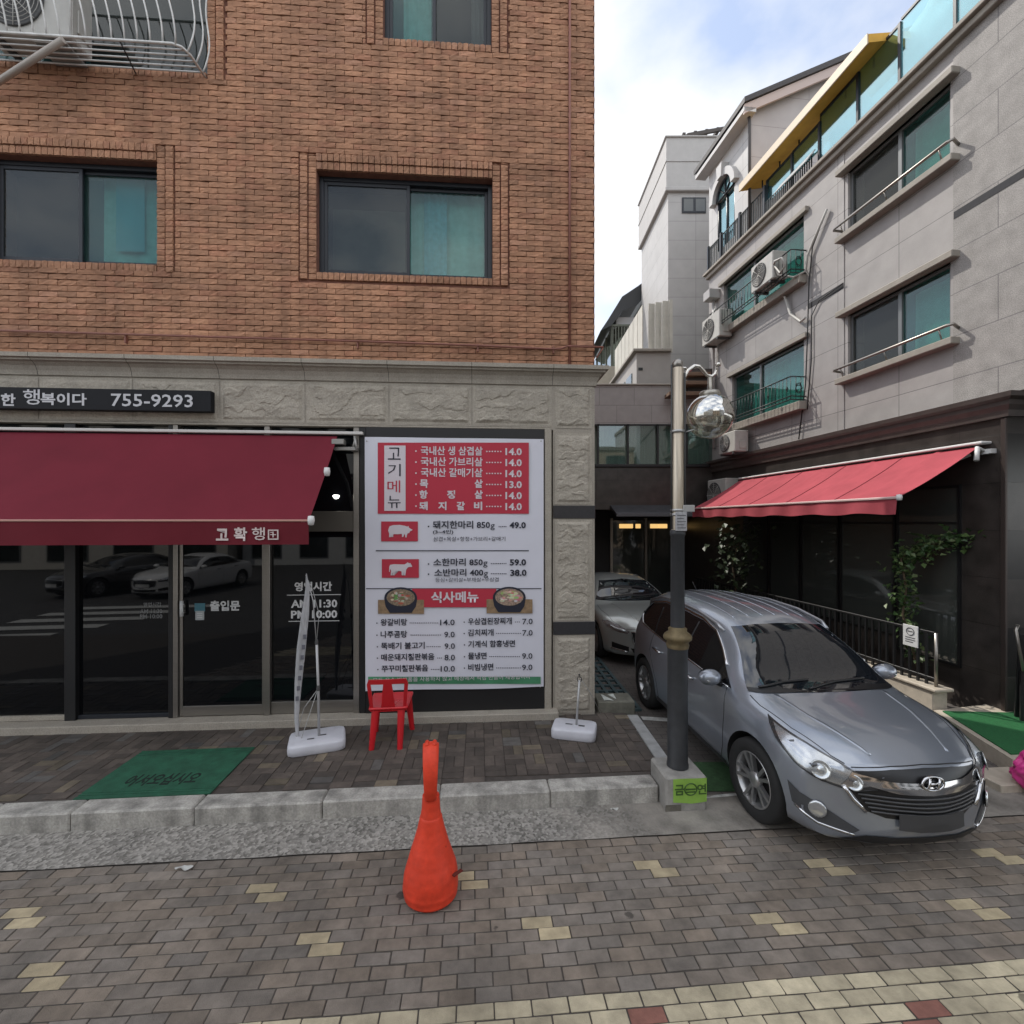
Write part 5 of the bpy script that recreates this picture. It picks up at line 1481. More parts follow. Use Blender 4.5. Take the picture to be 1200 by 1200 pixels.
g = MB(); g.tube([Lw(374, 870), Lw(373, 805), Lw(371, 752)], .014, 8); g.tube([Lw(371, 755), Lw(367, 705), Lw(361, 680)], .006, 6); g.build('pole', polem, bs1)
g = MB(); g.lathe([(.018, -.03), (.02, 0), (.016, .03)], Lw(373, 806), 10); g.lathe([(.016, -.03), (.018, 0), (.012, .03)], Lw(371, 752), 10); g.build('clamp', ac_d, bs1)
g = MB()
pts = [(359, 672, .004), (360, 690, .020), (357, 720, .036), (353, 760, .040), (350, 800, .034), (348, 840, .022), (349, 880, .010)]
def furl(u, v):
    q = v * (len(pts) - 1); i = min(int(q), len(pts) - 2); f = q - i
    a, b = pts[i], pts[i + 1]; X_, Y_, W_ = [a[k] + (b[k] - a[k]) * f for k in range(3)]
    c = Lw(X_, Y_, -.02); th = u * 6.2832
    return (c.x + math.cos(th) * W_ * (1 + .25 * math.sin(3 * th + v * 6)), c.y + math.sin(th) * W_ * .6 * (1 + .3 * math.sin(2 * th)), c.z)
g.grid(furl, 18, 36); g.build('furled_banner', mat('banner_cloth', (.36, .36, .37), .8, var=.25, vs=14, stretch=(3, 3, .6)), bs1)
g = MB()
for k in range(7):
    c = Lw(357 - k * 1.5, 745 + k * 12, -.02); g.box(c.x - .012, c.x + .02, c.y - .037, c.y - .034, c.z - .028, c.z + .02)
g.build('banner_print', mat('faded_print', (.12, .12, .14), .8), bs1)
g = MB(); g.tube([Lw(373, 806), Lw(360, 845), Lw(349, 878, -.1)], .004, 5); g.tube([Lw(372, 808), Lw(356, 830), Lw(346, 868)], .004, 5); g.tube([Lw(371, 752), Lw(374, 720), Lw(366, 690), Lw(358, 674)], .003, 5); g.build('cord', mat('pale_cord', (.35, .35, .34), .8), bs1)
g = MB(); g.lathe([(0, -.03), (.045, -.02), (.055, 0), (.045, .025), (0, .03)], Lw(343, 884, -.03), 12); g.build('weight', wb_m, bs1)

px_, py_ = G(673, 861, SW)
bs2 = thing('banner_stand', 'small grey stand base with a bare short pole leaning by the stone pillar', 'banner stand', (px_, py_, SW), R(-14))
base_mb(.50, .34, .115).build('base', wb_m, bs2)
g = MB(); g.box(-.10, -.02, -.01, .01, .117, .1195); g.box(.05, .12, -.03, -.0, .117, .1195); g.build('filler_slot', ac_d, bs2)
Lw = lambda px, py, dy=0.0: Matrix.Rotation(R(14), 3, 'Z') @ Vector(((px - 600) * (py_ + dy) / F - px_, dy, CAMZ + (HOR - py) * (py_ + dy) / F - SW))
g = MB(); g.tube([Lw(675, 856), Lw(679, 797)], .013, 8); g.build('pole', polem, bs2)
g = MB(); g.tube([Lw(679 + 2.6 * math.cos(a * .7), 796 + 3.2 * math.sin(a * .7)) for a in range(9)], .005, 5, closed=True); g.lathe([(0, -.012), (.016, 0), (0, .016)], Lw(679, 791), 8); g.build('knob', black, bs2)
g = MB(); g.tube([Lw(680, 795), Lw(692, 812, .2), Lw(704, 836, .35)], .004, 5); g.build('cord', MATS['pale_cord'], bs2)

# ---- green entrance mat
c = [G(85, 938, SW), G(246, 931, SW), G(293, 876.5, SW), G(152, 882, SW)]
gm = thing('entrance_mat', 'dark green ribbed entrance mat with lettering on the pavement before the door', 'mat', (c[0][0], c[0][1], SW), math.atan2(c[1][1] - c[0][1], c[1][0] - c[0][0]))
mw = math.hypot(c[1][0] - c[0][0], c[1][1] - c[0][1]); md_ = math.hypot(c[3][0] - c[0][0], c[3][1] - c[0][1])
g = MB(); n = 46
for k in range(n): g.box(0, mw, md_ * k / n, md_ * (k + .8) / n, .004, .012 - (.006 if k in (2, 4, 40, 42, 44) else 0), bev=.002)
g.box(0, mw, 0, md_, .001, .005); g.build('pile', mat('mat_green', (.012, .078, .042), .9, var=.3, vs=8, bump=.3, bs=200), gm)
g = MB(); T_ = Matrix(((1, 0, 0, 0), (0, 0, 1, 0), (0, -1, 0, 0), (0, 0, 0, 1)))
g.text('어서오십시오', .26, 0, .21, 0, w=mw - .50, bold=.03, M=Matrix.Translation((0, .17, .0135)) @ Matrix.Rotation(R(-90), 4, 'X'))
g.build('lettering', mat('mat_dark', (.003, .014, .008), .9), gm)

# ---- orange moulded no-parking post
ox, oy = G(505, 1047)
tc_ = thing('parking_cone', 'tall orange plastic no parking cone with a looped handle on the paved road', 'cone', (ox, oy, 0), R(8))
orange = mat('orange_plastic', (.60, .048, .020), .55, var=.14, vs=5, var2=.10, vs2=22, bump=.18, bs=18, spec=.3, spots=9)
g = MB()
pr = [(.0, .0), (.165, .0), (.185, .02), (.192, .07), (.186, .15), (.176, .20), (.150, .28), (.120, .37), (.095, .46), (.076, .545), (.072, .55), (.064, .60), (.060, .66), (.058, .69), (.0, .69)]
pr2 = []
for (a, b) in zip(pr, pr[1:]):
    for k in range(9): pr2.append((a[0] + (b[0] - a[0]) * k / 9, a[1] + (b[1] - a[1]) * k / 9))
pr2.append(pr[-1])
vs = g.lathe(pr2, n=40)
for v in vs:
    r_ = math.hypot(v.co.x, v.co.y)
    if r_ > .02:
        k = 1 + .026 * noise.noise(Vector((v.co.x * 6, v.co.y * 6, v.co.z * 7))) + .003 * math.sin(v.co.z * 120) * (v.co.z < .52)
        v.co.x *= k; v.co.y *= k
g.build('body', orange, tc_)
g = MB()
ring = [(0, .11 * math.sin(a * 6.2832 / 28), .855 + .165 * math.cos(a * 6.2832 / 28)) for a in range(28)]
def loopf(u, v):
    a = u * 6.2832; b = v * 6.2832
    rad = (.105 + .022 * math.cos(b))
    hw = .047 + .008 * math.cos(a)
    return ((hw) * max(-1, min(1, 1.35 * math.sin(b))) , rad * math.sin(a), .852 + rad * 1.62 * math.cos(a))
g.grid(loopf, 36, 14)
g.box(-.034, .034, -.05, .05, .64, .74, bev=.012); g.build('loop_handle', orange, tc_)
g = MB()
for s_ in (-1, 1): g.box(s_ * .026 - .014, s_ * .026 + .014, -.035, .035, 1.0, 1.062, bev=.008)
g.box(-.010, .010, -.03, .03, .99, 1.045, bev=.004); g.build('top_notch', orange, tc_)
g = MB(); g.box(.05, .13, -.195, -.165, .185, .192, bev=.002, M=Matrix.Rotation(R(38), 4, 'Z')); g.build('crack', mat('crack_dark', (.10, .012, .006), .9), tc_)

# ---- pink plastic bag at the right edge
bx_, by_ = G(1203, 934)
g = MB()
def bag(u, v):
    th, ph = u * 6.2832, v; d = Vector((math.cos(th), math.sin(th), 0))
    prof_ = math.sin(min(1, ph * 1.02) * math.pi) ** .55 * (1.0 - .35 * ph)
    n_ = .30 * noise.noise(Vector((d.x * 2.2, d.y * 2.2, ph * 5))) + .18 * noise.noise(Vector((d.x * 6, d.y * 6, ph * 11)))
    r_ = .17 * prof_ * (1 + n_) + .004
    return (d.x * r_ * 1.15, d.y * r_, .46 * ph ** .9)
g.grid(bag, 40, 26)
o = g.build('plastic_bag', mat('pink_film', (.75, .06, .30), .35, var=.12, vs=9, spec=.6), None, loc=(bx_ + .12, by_ + .02, .09)); tag(o, 'crumpled bright pink plastic bag on the stone step at the right edge', 'bag')
o.location.z = .004

# ---- planter kerb, black railing and climbing plant beside the grey building
kx, ky = 5.45, 6.12
FK = Frame(kx, ky, FB.ang)          # x towards the viewer, y towards the building
pkb = thing('planter_kerb', 'low beige stone kerb carrying the black railing along the alley', 'kerb', (kx, ky, 0), FB.ang)
g = MB(); g.box(-6.5, -.06, 0, .22, -.02, .40, bev=.012); g.build('wall', stone_s, pkb)
g = MB(); g.box(-6.55, .0, -.03, .25, .40, .44, bev=.01); g.build('coping', stone_s, pkb)
rg = thing('railing', 'black metal railing with close bars on the beige kerb behind the parked car', 'railing', (kx, ky, 0), FB.ang)
iron2 = mat('black_iron', (.010, .010, .011), .4)
g = MB()
for z_ in (.52, 1.12): g.box(-6.4, -.12, .09, .12, z_, z_ + .03, bev=.004)
g.build('rail', iron2, rg)
for k in range(53):
    x = -6.35 + k * .1175; g = MB(); g.box(x - .014, x + .014, .092, .118, .44, 1.125); g.build('bar', iron2, rg)
g = MB(); x, z_ = FK.P(1067, 745, -.08); g.box(x - .11, x + .11, .075, .087, z_ - .145, z_ + .145, bev=.004)
o = thing('notice_plate', 'small white notice plate with rounded corners fixed on the black railing', 'notice', (kx, ky, 0), FB.ang); g.build('plate', mat('plate_white', (.58, .58, .58), .5), o)
g = MB(); g.tube([(x + .055 * math.cos(a * .3927), .0725, z_ + .06 + .05 * math.sin(a * .3927)) for a in range(16)], .006, 4, closed=True)
g.box(x - .035, x + .035, .0715, .0745, z_ + .055, z_ + .067)
for k in range(3): g.box(x - .07, x + .07 - .03 * (k == 2), .0725, .0745, z_ - .03 - k * .03, z_ - .018 - k * .03)
g.build('print', mat('plate_print', (.10, .10, .11), .6), o)
x, z_ = FK.P(1097, 742, -.1)
g = MB(); g.tube([(x, .1, .44), (x, .1, z_)], .020, 8); o = g.build('steel_pole', steel, None, loc=(kx, ky, 0), rot=FB.ang); tag(o, 'short bare steel pole at the near end of the beige kerb', 'pole')

leafm = mat('leaf', (1, 1, 1), .5, attr=True, spec=.4)
def leafy(g, pts, n, spread, size, cols):
    for _ in range(n):
        c = Vector(rnd.choice(pts)) + Vector((rnd.gauss(0, spread), rnd.gauss(0, spread), rnd.gauss(0, spread)))
        q = Matrix.Rotation(rnd.uniform(0, 6.28), 3, 'Z') @ Matrix.Rotation(rnd.uniform(-1.0, 1.0), 3, 'X') @ Matrix.Rotation(rnd.uniform(-.8, .8), 3, 'Y')
        L_ = size * rnd.uniform(.6, 1.3); W_ = L_ * .38
        v = rnd.uniform(.7, 1.3); cc = rnd.choice(cols); g.color(tuple(k * v for k in cc))
        g.face([c + q @ Vector(p) for p in ((0, 0, 0), (W_, L_ * .45, .012), (0, L_, -.01))]); g.face([c + q @ Vector(p) for p in ((0, 0, 0), (0, L_, -.01), (-W_, L_ * .45, .012))])
def climber(name, label, root, trunk, branch, n, size, cols, spread=.12):
    t = thing(name, label, 'plant', root)
    g = MB(); g.tube([(0, 0, 0)] + trunk, [.022] + [.016] * len(trunk), 6)
    if branch: g.tube(branch, .008, 5)
    g.build('stem', mat('plant_stem', (.09, .065, .04), .9), t)
    g = MB(); pts = []
    def along(ps):
        for a, b in zip(ps, ps[1:]):
            for k in range(6): pts.append(Vector(a).lerp(Vector(b), k / 6))
    along(trunk[0:]); 
    if branch: along(branch)
    leafy(g, pts, n, spread, size, cols); g.build('leaves', leafm, t)
    return t
def rel(px, py, Y, root): return (((px - 600) * Y / F) - root[0], Y - root[1], CAMZ + (HOR - py) * Y / F - root[2])
yp = 6.9; rt = ((1080 - 600) * yp / F, yp, .18)
cols = [(.042, .085, .026), (.032, .068, .022), (.06, .10, .03), (.11, .15, .06)]
climber('climbing_plant', 'leafy climbing plant with an arching flowering shoot beside the black railing', rt,
        [rel(1072, 770, yp, rt), rel(1058, 720, yp, rt), rel(1062, 690, yp, rt), rel(1056, 655, yp, rt), rel(1070, 642, yp, rt)],
        [rel(1062, 655, yp, rt), rel(1082, 640, yp - .1, rt), rel(1108, 635, yp - .2, rt), rel(1132, 634, yp - .3, rt), rel(1158, 638, yp - .4, rt)], 720, .085, cols, .085)
yp = 10.2; rt = ((862 - 600) * yp / F, yp, .2)
climber('shrub', 'dim broad leaved shrub in the dark under the red awning', rt, [rel(862, 690, yp, rt), rel(858, 660, yp, rt), rel(868, 630, yp, rt), rel(850, 640, yp, rt)], [rel(860, 650, yp, rt), rel(880, 622, yp, rt)], 300, .13, [(.025, .04, .016), (.04, .055, .026)], .22)

# black folding board at the right edge
bx2, by2 = G(1196, 846, PZ)
bd = thing('folding_board', 'black folding board with silver rail standing against the black granite corner', 'board', (bx2 + .02, by2, PZ), R(-25))
g = MB(); g.box(-.02, .42, -.02, .02, .0, .62, bev=.006); g.build('panel', iron2, bd)
g = MB(); g.box(-.02, .40, .12, .15, .0, 1.05, bev=.006, M=Matrix.Rotation(R(6), 4, 'X')); g.build('back_panel', iron2, bd)
g = MB(); g.tube([(-.0, -.03, .62), (-.05, .02, 1.10), (-.02, .05, 1.16)], .018, 8); g.build('handrail', steel, bd)

# concrete block with a paper and the grating beside the brick building
p0 = G(703, 838, SW)
cb = thing('concrete_step', 'mossy concrete block step at the brick building corner beside the grating', 'step', (1.32, 6.12, 0), R(2))
g = MB(); g.box(-.22, .26, 0, .32, -.02, .29, bev=.012); g.build('block', mat('mossy_concrete', (.13, .125, .10), .9, var=.3, vs=8, bump=.4, bs=50), cb)
g = MB(); g.grid(lambda u, v: (-.13 + .17 * u + .05 * v * 0, .04 + .22 * v, .293 + .006 * math.sin(u * 5 + v * 3)), 8, 8); g.build('paper', mat('paper', (.50, .52, .48), .8, var=.2, vs=14), cb)
g = MB()
for k in range(12): g.box(.0, .62, k * .24, k * .24 + .05, .0, .03)
for k in range(5): g.box(k * .145, k * .145 + .05, 0, 2.9, .0, .031)
o = g.build('drain_grating', mat('teal_grating', (.045, .075, .08), .6, var=.3, vs=10), None, loc=(1.14, 6.48, .012), rot=R(3)); tag(o, 'teal painted drain grating along the side wall of the brick building', 'grating')

# scraps of litter
scr_m = mat('litter_paper', (.42, .42, .40), .9)
for k, (px_, py_, r_, lab) in enumerate(((216, 1019, .05, 'flat white scrap of paper at the edge of the gutter near the green mat'), (720, 950, .03, 'tiny white scrap of litter on the gutter below the last kerb stone'))):
    X_, Y_ = G(px_, py_); g = MB()
    g.grid(lambda u, v: ((u - .5) * 2 * r_ * (1 + .3 * math.sin(v * 5)), (v - .5) * r_ * .8 + .01 * math.sin(u * 7), .017 + .006 * math.sin(u * 6 + v * 4)), 8, 6)
    tag(g.build('paper_scrap', scr_m, None, loc=(X_, Y_, 0), rot=AL), lab, 'litter')
# ================================================================== cars
def interp(tab, x):
    """smooth monotone-ish interpolation of rows (x, ...)"""
    n = len(tab)
    if x <= tab[0][0]: return tab[0][1:]
    if x >= tab[-1][0]: return tab[-1][1:]
    i = max(k for k in range(n - 1) if tab[k][0] <= x)
    h = tab[i + 1][0] - tab[i][0]; t = (x - tab[i][0]) / h; out = []
    for c in range(1, len(tab[0])):
        def sl(k):
            if k <= 0: return (tab[1][c] - tab[0][c]) / (tab[1][0] - tab[0][0])
            if k >= n - 1: return (tab[-1][c] - tab[-2][c]) / (tab[-1][0] - tab[-2][0])
            a = (tab[k][c] - tab[k - 1][c]) / (tab[k][0] - tab[k - 1][0]); b = (tab[k + 1][c] - tab[k][c]) / (tab[k + 1][0] - tab[k][0])
            return 0 if a * b <= 0 else 2 * a * b / (a + b)
        m0, m1 = sl(i) * h, sl(i + 1) * h; p0, p1 = tab[i][c], tab[i + 1][c]
        out.append((2 * t**3 - 3 * t**2 + 1) * p0 + (t**3 - 2 * t**2 + t) * m0 + (-2 * t**3 + 3 * t**2) * p1 + (t**3 - t**2) * m1)
    return out
SEG = [2, 2, 2, 4, 5, 7, 5, 4]
def half_section(zb, w_, zs, ws, zr, wr, zt):
    zm = zb + (zs - zb) * .60
    P = [(0, zb), (w_ * .80, zb), (w_ * .945, zb + .05), (w_ * .985, zb + .18), (w_, zm), (ws, zs), (wr, zr), (wr * .70, zr + (zt - zr) * .74), (0, zt)]
    out = [P[0]]
    n = len(P)
    for i in range(n - 1):
        a = P[max(i - 1, 0)] if i else (-P[1][0], P[1][1]); b, c = P[i], P[i + 1]; d = P[i + 2] if i + 2 < n else (-P[n - 2][0], P[n - 2][1])
        L_ = math.dist(b, c)
        def tan(p, q, r):
            u = Vector((q[0] - p[0], q[1] - p[1])); v = Vector((r[0] - q[0], r[1] - q[1]))
            if u.length < 1e-6 or v.length < 1e-6: return Vector((0, 0))
            k = min(u.length, v.length); t_ = u.normalized() + v.normalized()
            return t_ * .5 * min(L_, k * 1.5)
        m0, m1 = tan(a, b, c), tan(b, c, d)
        for k in range(1, SEG[i] + 1):
            t = k / SEG[i]; h0, h1, h2, h3 = 2*t**3-3*t**2+1, t**3-2*t**2+t, -2*t**3+3*t**2, t**3-t**2
            out.append((max(0, h0 * b[0] + h1 * m0.x + h2 * c[0] + h3 * m1.x), h0 * b[1] + h1 * m0.y + h2 * c[1] + h3 * m1.y))
    out[-1] = (0, out[-1][1])
    return out
class CarBody:
    def __init__(s, tab, bow, bowlen, tbow, tbowlen, nose, tail, wheels, wr):
        s.tab = tab; L = tab[-1][0]; x0 = tab[0][0]; bm = bmesh.new()
        ns = 84; rows = []
        xs = []
        for k in range(ns + 1):
            t = k / ns; xs.append(x0 + (L - x0) * (t + .09 * math.sin(2 * math.pi * t) * -1))
        def off(x, y):
            o = 0
            if x < x0 + bowlen: o += bow * (1 - (x - x0) / bowlen) ** 2 * (abs(y) / .9) ** 2.3
            if x > L - tbowlen: o -= tbow * (1 - (L - x) / tbowlen) ** 2 * (abs(y) / .9) ** 2.3
            return o
        def ring(x, sc_=1.0, dx=0.0, zc=.55):
            hs = half_section(*interp(tab, x))
            full = [(y, z_) for y, z_ in hs] + [(-y, z_) for y, z_ in hs[-2:0:-1]]
            return [bm.verts.new((x + off(x, y * 1.0) * (sc_ ** 1.5) + dx, y * sc_, zc + (z_ - zc) * sc_)) for y, z_ in full]
        for (sc_, dxf) in ((.12, 1), (.35, .93), (.6, .75), (.8, .47), (.92, .2)): rows.append(ring(x0, sc_, -nose[0] * dxf, nose[1]))
        for x in xs: rows.append(ring(x))
        for (sc_, dxf) in ((.92, .2), (.8, .47), (.6, .75), (.35, .93), (.12, 1)): rows.append(ring(L, sc_, tail[0] * dxf, tail[1]))
        n = len(rows[0])
        for a, b in zip(rows, rows[1:]):
            for k in range(n): bm.faces.new((a[k], a[(k + 1) % n], b[(k + 1) % n], b[k]))
        bm.faces.new(rows[0][::-1]); bm.faces.new(rows[-1])
        bmesh.ops.recalc_face_normals(bm, faces=bm.faces)
        for f in bm.faces: f.smooth = True
        s.bvh = BVHTree.FromBMesh(bm)
        s.me = bpy.data.meshes.new('body'); bm.to_mesh(s.me); bm.free()
        s.wheels, s.wr = wheels, wr
    def make(s, paint, parent, k):
        o = bpy.data.objects.new('body', s.me); COL.objects.link(o); s.me.materials.append(paint)
        g = MB()
        for x in s.wheels:
            for sd_ in (-1, 1):
                c = (x, 0, s.wr); M = Matrix.Translation((x, sd_ * .80, s.wr + .01)) @ Matrix.Rotation(R(90), 4, 'X')
                g.lathe([(0, -.22), (s.wr + .055, -.22), (s.wr + .055, .30), (0, .30)], (0, 0, 0), 40, M=M)
        bmesh.ops.recalc_face_normals(g.bm, faces=g.bm.faces)
        cut = g.build('cut', MATS.get('arch_black') or mat('arch_black', (.008, .008, .008), .9))
        md = o.modifiers.new('b', 'BOOLEAN'); md.operation = 'DIFFERENCE'; md.solver = 'EXACT'; md.object = cut
        try: md.material_mode = 'TRANSFER'
        except Exception: pass
        dg = bpy.context.evaluated_depsgraph_get()
        me = bpy.data.meshes.new_from_object(o.evaluated_get(dg))
        o.modifiers.clear(); o.data = me
        bpy.data.objects.remove(cut)
        me.transform(Matrix.Scale(k, 4)); me.set_sharp_from_angle(angle=R(42))
        o.parent = parent; return o
def frame_dir(az, el=0.0):
    """projection looking along -outward; az 0 = nose-on, 90 = from +y side"""
    out = Vector((-math.cos(R(az)) * math.cos(R(el)), math.sin(R(az)) * math.cos(R(el)), math.sin(R(el))))
    u = Vector((math.sin(R(az)), math.cos(R(az)), 0)); v = u.cross(out) * -1
    if v.z < 0: v = -v
    return out.normalized(), u.normalized(), v.normalized()
class Skin:
    """pieces cut to an outline and laid on the car's surface"""
    def __init__(s, body, k, parent): s.b, s.k, s.p = body, k, parent
    def hit(s, p, out):
        r = s.b.bvh.ray_cast(p + out * 6, -out)
        return r
    def patch(s, g, pts, az, el=0.0, off=.004, step=.05, mirror=False, bulge=0.0):
        out, u, v = frame_dir(az, el)
        poly = [(Vector(p).dot(u), Vector(p).dot(v)) for p in pts]
        bm = bmesh.new(); bm.faces.new([bm.verts.new((a, b, 0)) for a, b in poly])
        bmesh.ops.triangulate(bm, faces=bm.faces[:], quad_method='BEAUTY', ngon_method='EAR_CLIP')
        us = [p[0] for p in poly]; vs = [p[1] for p in poly]
        for lo, hi, nrm in ((min(us), max(us), (1, 0, 0)), (min(vs), max(vs), (0, 1, 0))):
            n = int((hi - lo) / step)
            for i in range(1, n + 1):
                c = lo + (hi - lo) * i / (n + 1); co = (c, 0, 0) if nrm[0] else (0, c, 0)
                bmesh.ops.bisect_plane(bm, geom=bm.verts[:] + bm.edges[:] + bm.faces[:], plane_co=co, plane_no=nrm)
        pos = {}
        for vv in bm.verts:
            r = s.hit(u * vv.co.x + v * vv.co.y, out)
            pos[vv] = None if r[0] is None else r[0] + r[1] * off
        for sd_ in ((-1,) if mirror else (1,)):
            nv = {}
            for f in bm.faces:
                if any(pos[q] is None for q in f.verts): continue
                vs_ = []
                for q in f.verts:
                    if q not in nv:
                        p = pos[q]; nv[q] = g.bm.verts.new((p.x * s.k, p.y * s.k * sd_, p.z * s.k))
                    vs_.append(nv[q])
                # orient outwards
                a, b, c = vs_[0].co, vs_[1].co, vs_[2].co
                o2 = Vector((out.x, out.y * sd_, out.z))
                if (b - a).cross(c - a).dot(o2) < 0: vs_ = vs_[::-1]
                nf = g.bm.faces.new(vs_); nf.smooth = True
        bm.free()
    def line(s, g, pts, w_, az, el=0.0, off=.005, mirror=False, n=8, thick=None):
        """raised strip along a polyline: a flattened tube on the skin"""
        out, u, v = frame_dir(az, el); P = []
        pts = [Vector(p) for p in pts]
        for a, b in zip(pts, pts[1:]):
            m = max(2, int((b - a).length / .06))
            for i in range(m): P.append(a.lerp(b, i / m))
        P.append(pts[-1]); Q = []
        for p in P:
            r = s.hit(p - out * p.dot(out), out)
            if r[0] is not None: Q.append(r[0] + r[1] * off)
        if len(Q) < 2: return
        for sd_ in ((1, -1) if mirror else (1,)):
            g.tube([(q.x * s.k, q.y * s.k * sd_, q.z * s.k) for q in Q], w_ / 2 * s.k, 6)
    def at(s, p, az, el=0.0, off=0.0):
        out, u, v = frame_dir(az, el); p = Vector(p); r = s.hit(p - out * p.dot(out), out)
        return (r[0] + r[1] * off) if r[0] is not None else p
tyre_m = mat('tyre', (.014, .014, .014), .85, var=.15, vs=12)
rim_m = mat('alloy', (.42, .42, .42), .3, metal=.8)
rim_d = mat('rim_shadow', (.012, .012, .013), .7)
chrome = mat('chrome', (.62, .62, .63), .10, metal=1.0)
trim_b = mat('trim_black', (.010, .010, .011), .35)
lens = mat('lamp_lens', (.5, .52, .53), .06, metal=.7, coat=1.0)
lens_d = mat('lamp_housing', (.05, .052, .056), .2, metal=.5, coat=1.0)
lens_b = mat('lamp_bright', (.42, .44, .46), .2, metal=.75, coat=1.0, var=.25, vs=6, bump=.12, bs=9)
cglass = mat('car_glass', (.008, .010, .013), .02, spec=.6, ior=1.75)
cglass_s = mat('car_side_glass', (.006, .006, .007), .03, spec=.5, ior=1.5)
def wheel(name, parent, c, r_, w_, side, spokes=5, double=True, turn=0.0, group=None):
    """c = hub centre; side +1 = +y"""
    g = MB(); M = Matrix.Translation(c) @ Matrix.Rotation(turn, 4, 'Z') @ Matrix.Rotation(R(-90 * side), 4, 'X')
    g.lathe([(r_ * .64, -w_ / 2), (r_ * .9, -w_ / 2), (r_ * .985, -w_ * .40), (r_, -w_ * .2), (r_, w_ * .2), (r_ * .985, w_ * .40), (r_ * .93, w_ * .49), (r_ * .78, w_ * .50), (r_ * .70, w_ * .46), (r_ * .66, w_ * .40)], n=40, M=M)
    wh = g.build('wheel', tyre_m, parent)
    g = MB(); g.lathe([(r_ * .67, w_ * .42), (r_ * .655, w_ * .45), (r_ * .62, w_ * .40), (r_ * .60, 0)], n=40, M=M); 
    for k in range(spokes):
        for q in ((-.17, .17) if double else (0,)):
            a = 2 * math.pi * k / spokes + q
            i_, o_ = r_ * .16, r_ * .655; ww = .0145 if double else .05
            a2 = a + (.04 if q > 0 else -.04 if q < 0 else 0)
            def pt(rr, aa, dz, t): return Vector((rr * math.cos(aa) - t * math.sin(aa), rr * math.sin(aa) + t * math.cos(aa), dz))
            A_ = [pt(i_, a, w_ * .36, -ww), pt(i_, a, w_ * .36, ww), pt(o_, a2, w_ * .44, ww * 1.0), pt(o_, a2, w_ * .44, -ww * 1.0)]
            B_ = [p - Vector((0, 0, .035)) for p in A_]
            V = [g.bm.verts.new(M @ p) for p in A_ + B_]
            for f in ((0, 1, 2, 3), (0, 4, 5, 1), (2, 6, 7, 3), (1, 5, 6, 2), (3, 7, 4, 0)): g.bm.faces.new([V[i] for i in f])
    g.lathe([(0, w_ * .43), (r_ * .13, w_ * .42), (r_ * .2, w_ * .36), (r_ * .2, w_ * .2)], n=20, M=M)
    g.build('rim', rim_m, wh)
    g = MB(); g.lathe([(r_ * .64, .0), (r_ * .4, .0), (0, .0)], n=30, M=M); g.build('shade_disc', rim_d, wh)  # black backing disc, its colour stands in for the shade between the spokes
    return wh

# ---- grey compact SUV in the alley mouth
suv_tab = [  # x, zb, w, zs, ws, zr, wr, zt
    (.10, .235, .825, .770, .770, .800, .580, .835), (.25, .205, .850, .830, .785, .875, .600, .915), (.45, .195, .880, .885, .820, .940, .635, .975), (.75, .19, .902, .935, .848, 1.00, .675, 1.03),
    (1.05, .19, .910, .965, .866, 1.045, .715, 1.085), (1.25, .19, .910, .985, .872, 1.13, .715, 1.175), (1.50, .19, .908, 1.0, .872, 1.32, .662, 1.375), (1.78, .19, .906, 1.015, .872, 1.475, .605, 1.555), (2.05, .19, .905, 1.03, .872, 1.555, .605, 1.645),
    (2.6, .19, .905, 1.055, .874, 1.60, .615, 1.70), (3.2, .19, .908, 1.085, .872, 1.61, .61, 1.71), (3.7, .195, .905, 1.115, .858, 1.57, .59, 1.675), (4.0, .215, .89, 1.12, .835, 1.48, .57, 1.60), (4.2, .26, .865, 1.08, .80, 1.26, .555, 1.36), (4.33, .31, .83, .98, .765, 1.04, .56, 1.10)]
K = .958
suv = thing('parked_car', 'dark grey compact SUV with chrome grille wing parked nose out beside the lamp post', 'car', (3.035, 3.433, 0), 1.667, 'cars parked in the alley')
paint_g = mat('grey_metallic', (.30, .328, .375), .30, metal=.62, coat=1.0, var=.03, vs=3)
body = CarBody(suv_tab, .29, 1.05, .30, .7, (.10, .50), (.08, .7), (.88, 3.52), .35)
body.make(paint_g, suv, K)
S = Skin(body, K, suv)
def put(name, m, fn, parent=suv, smooth=False):
    g = MB(); fn(g); return g.build(name, m, parent)
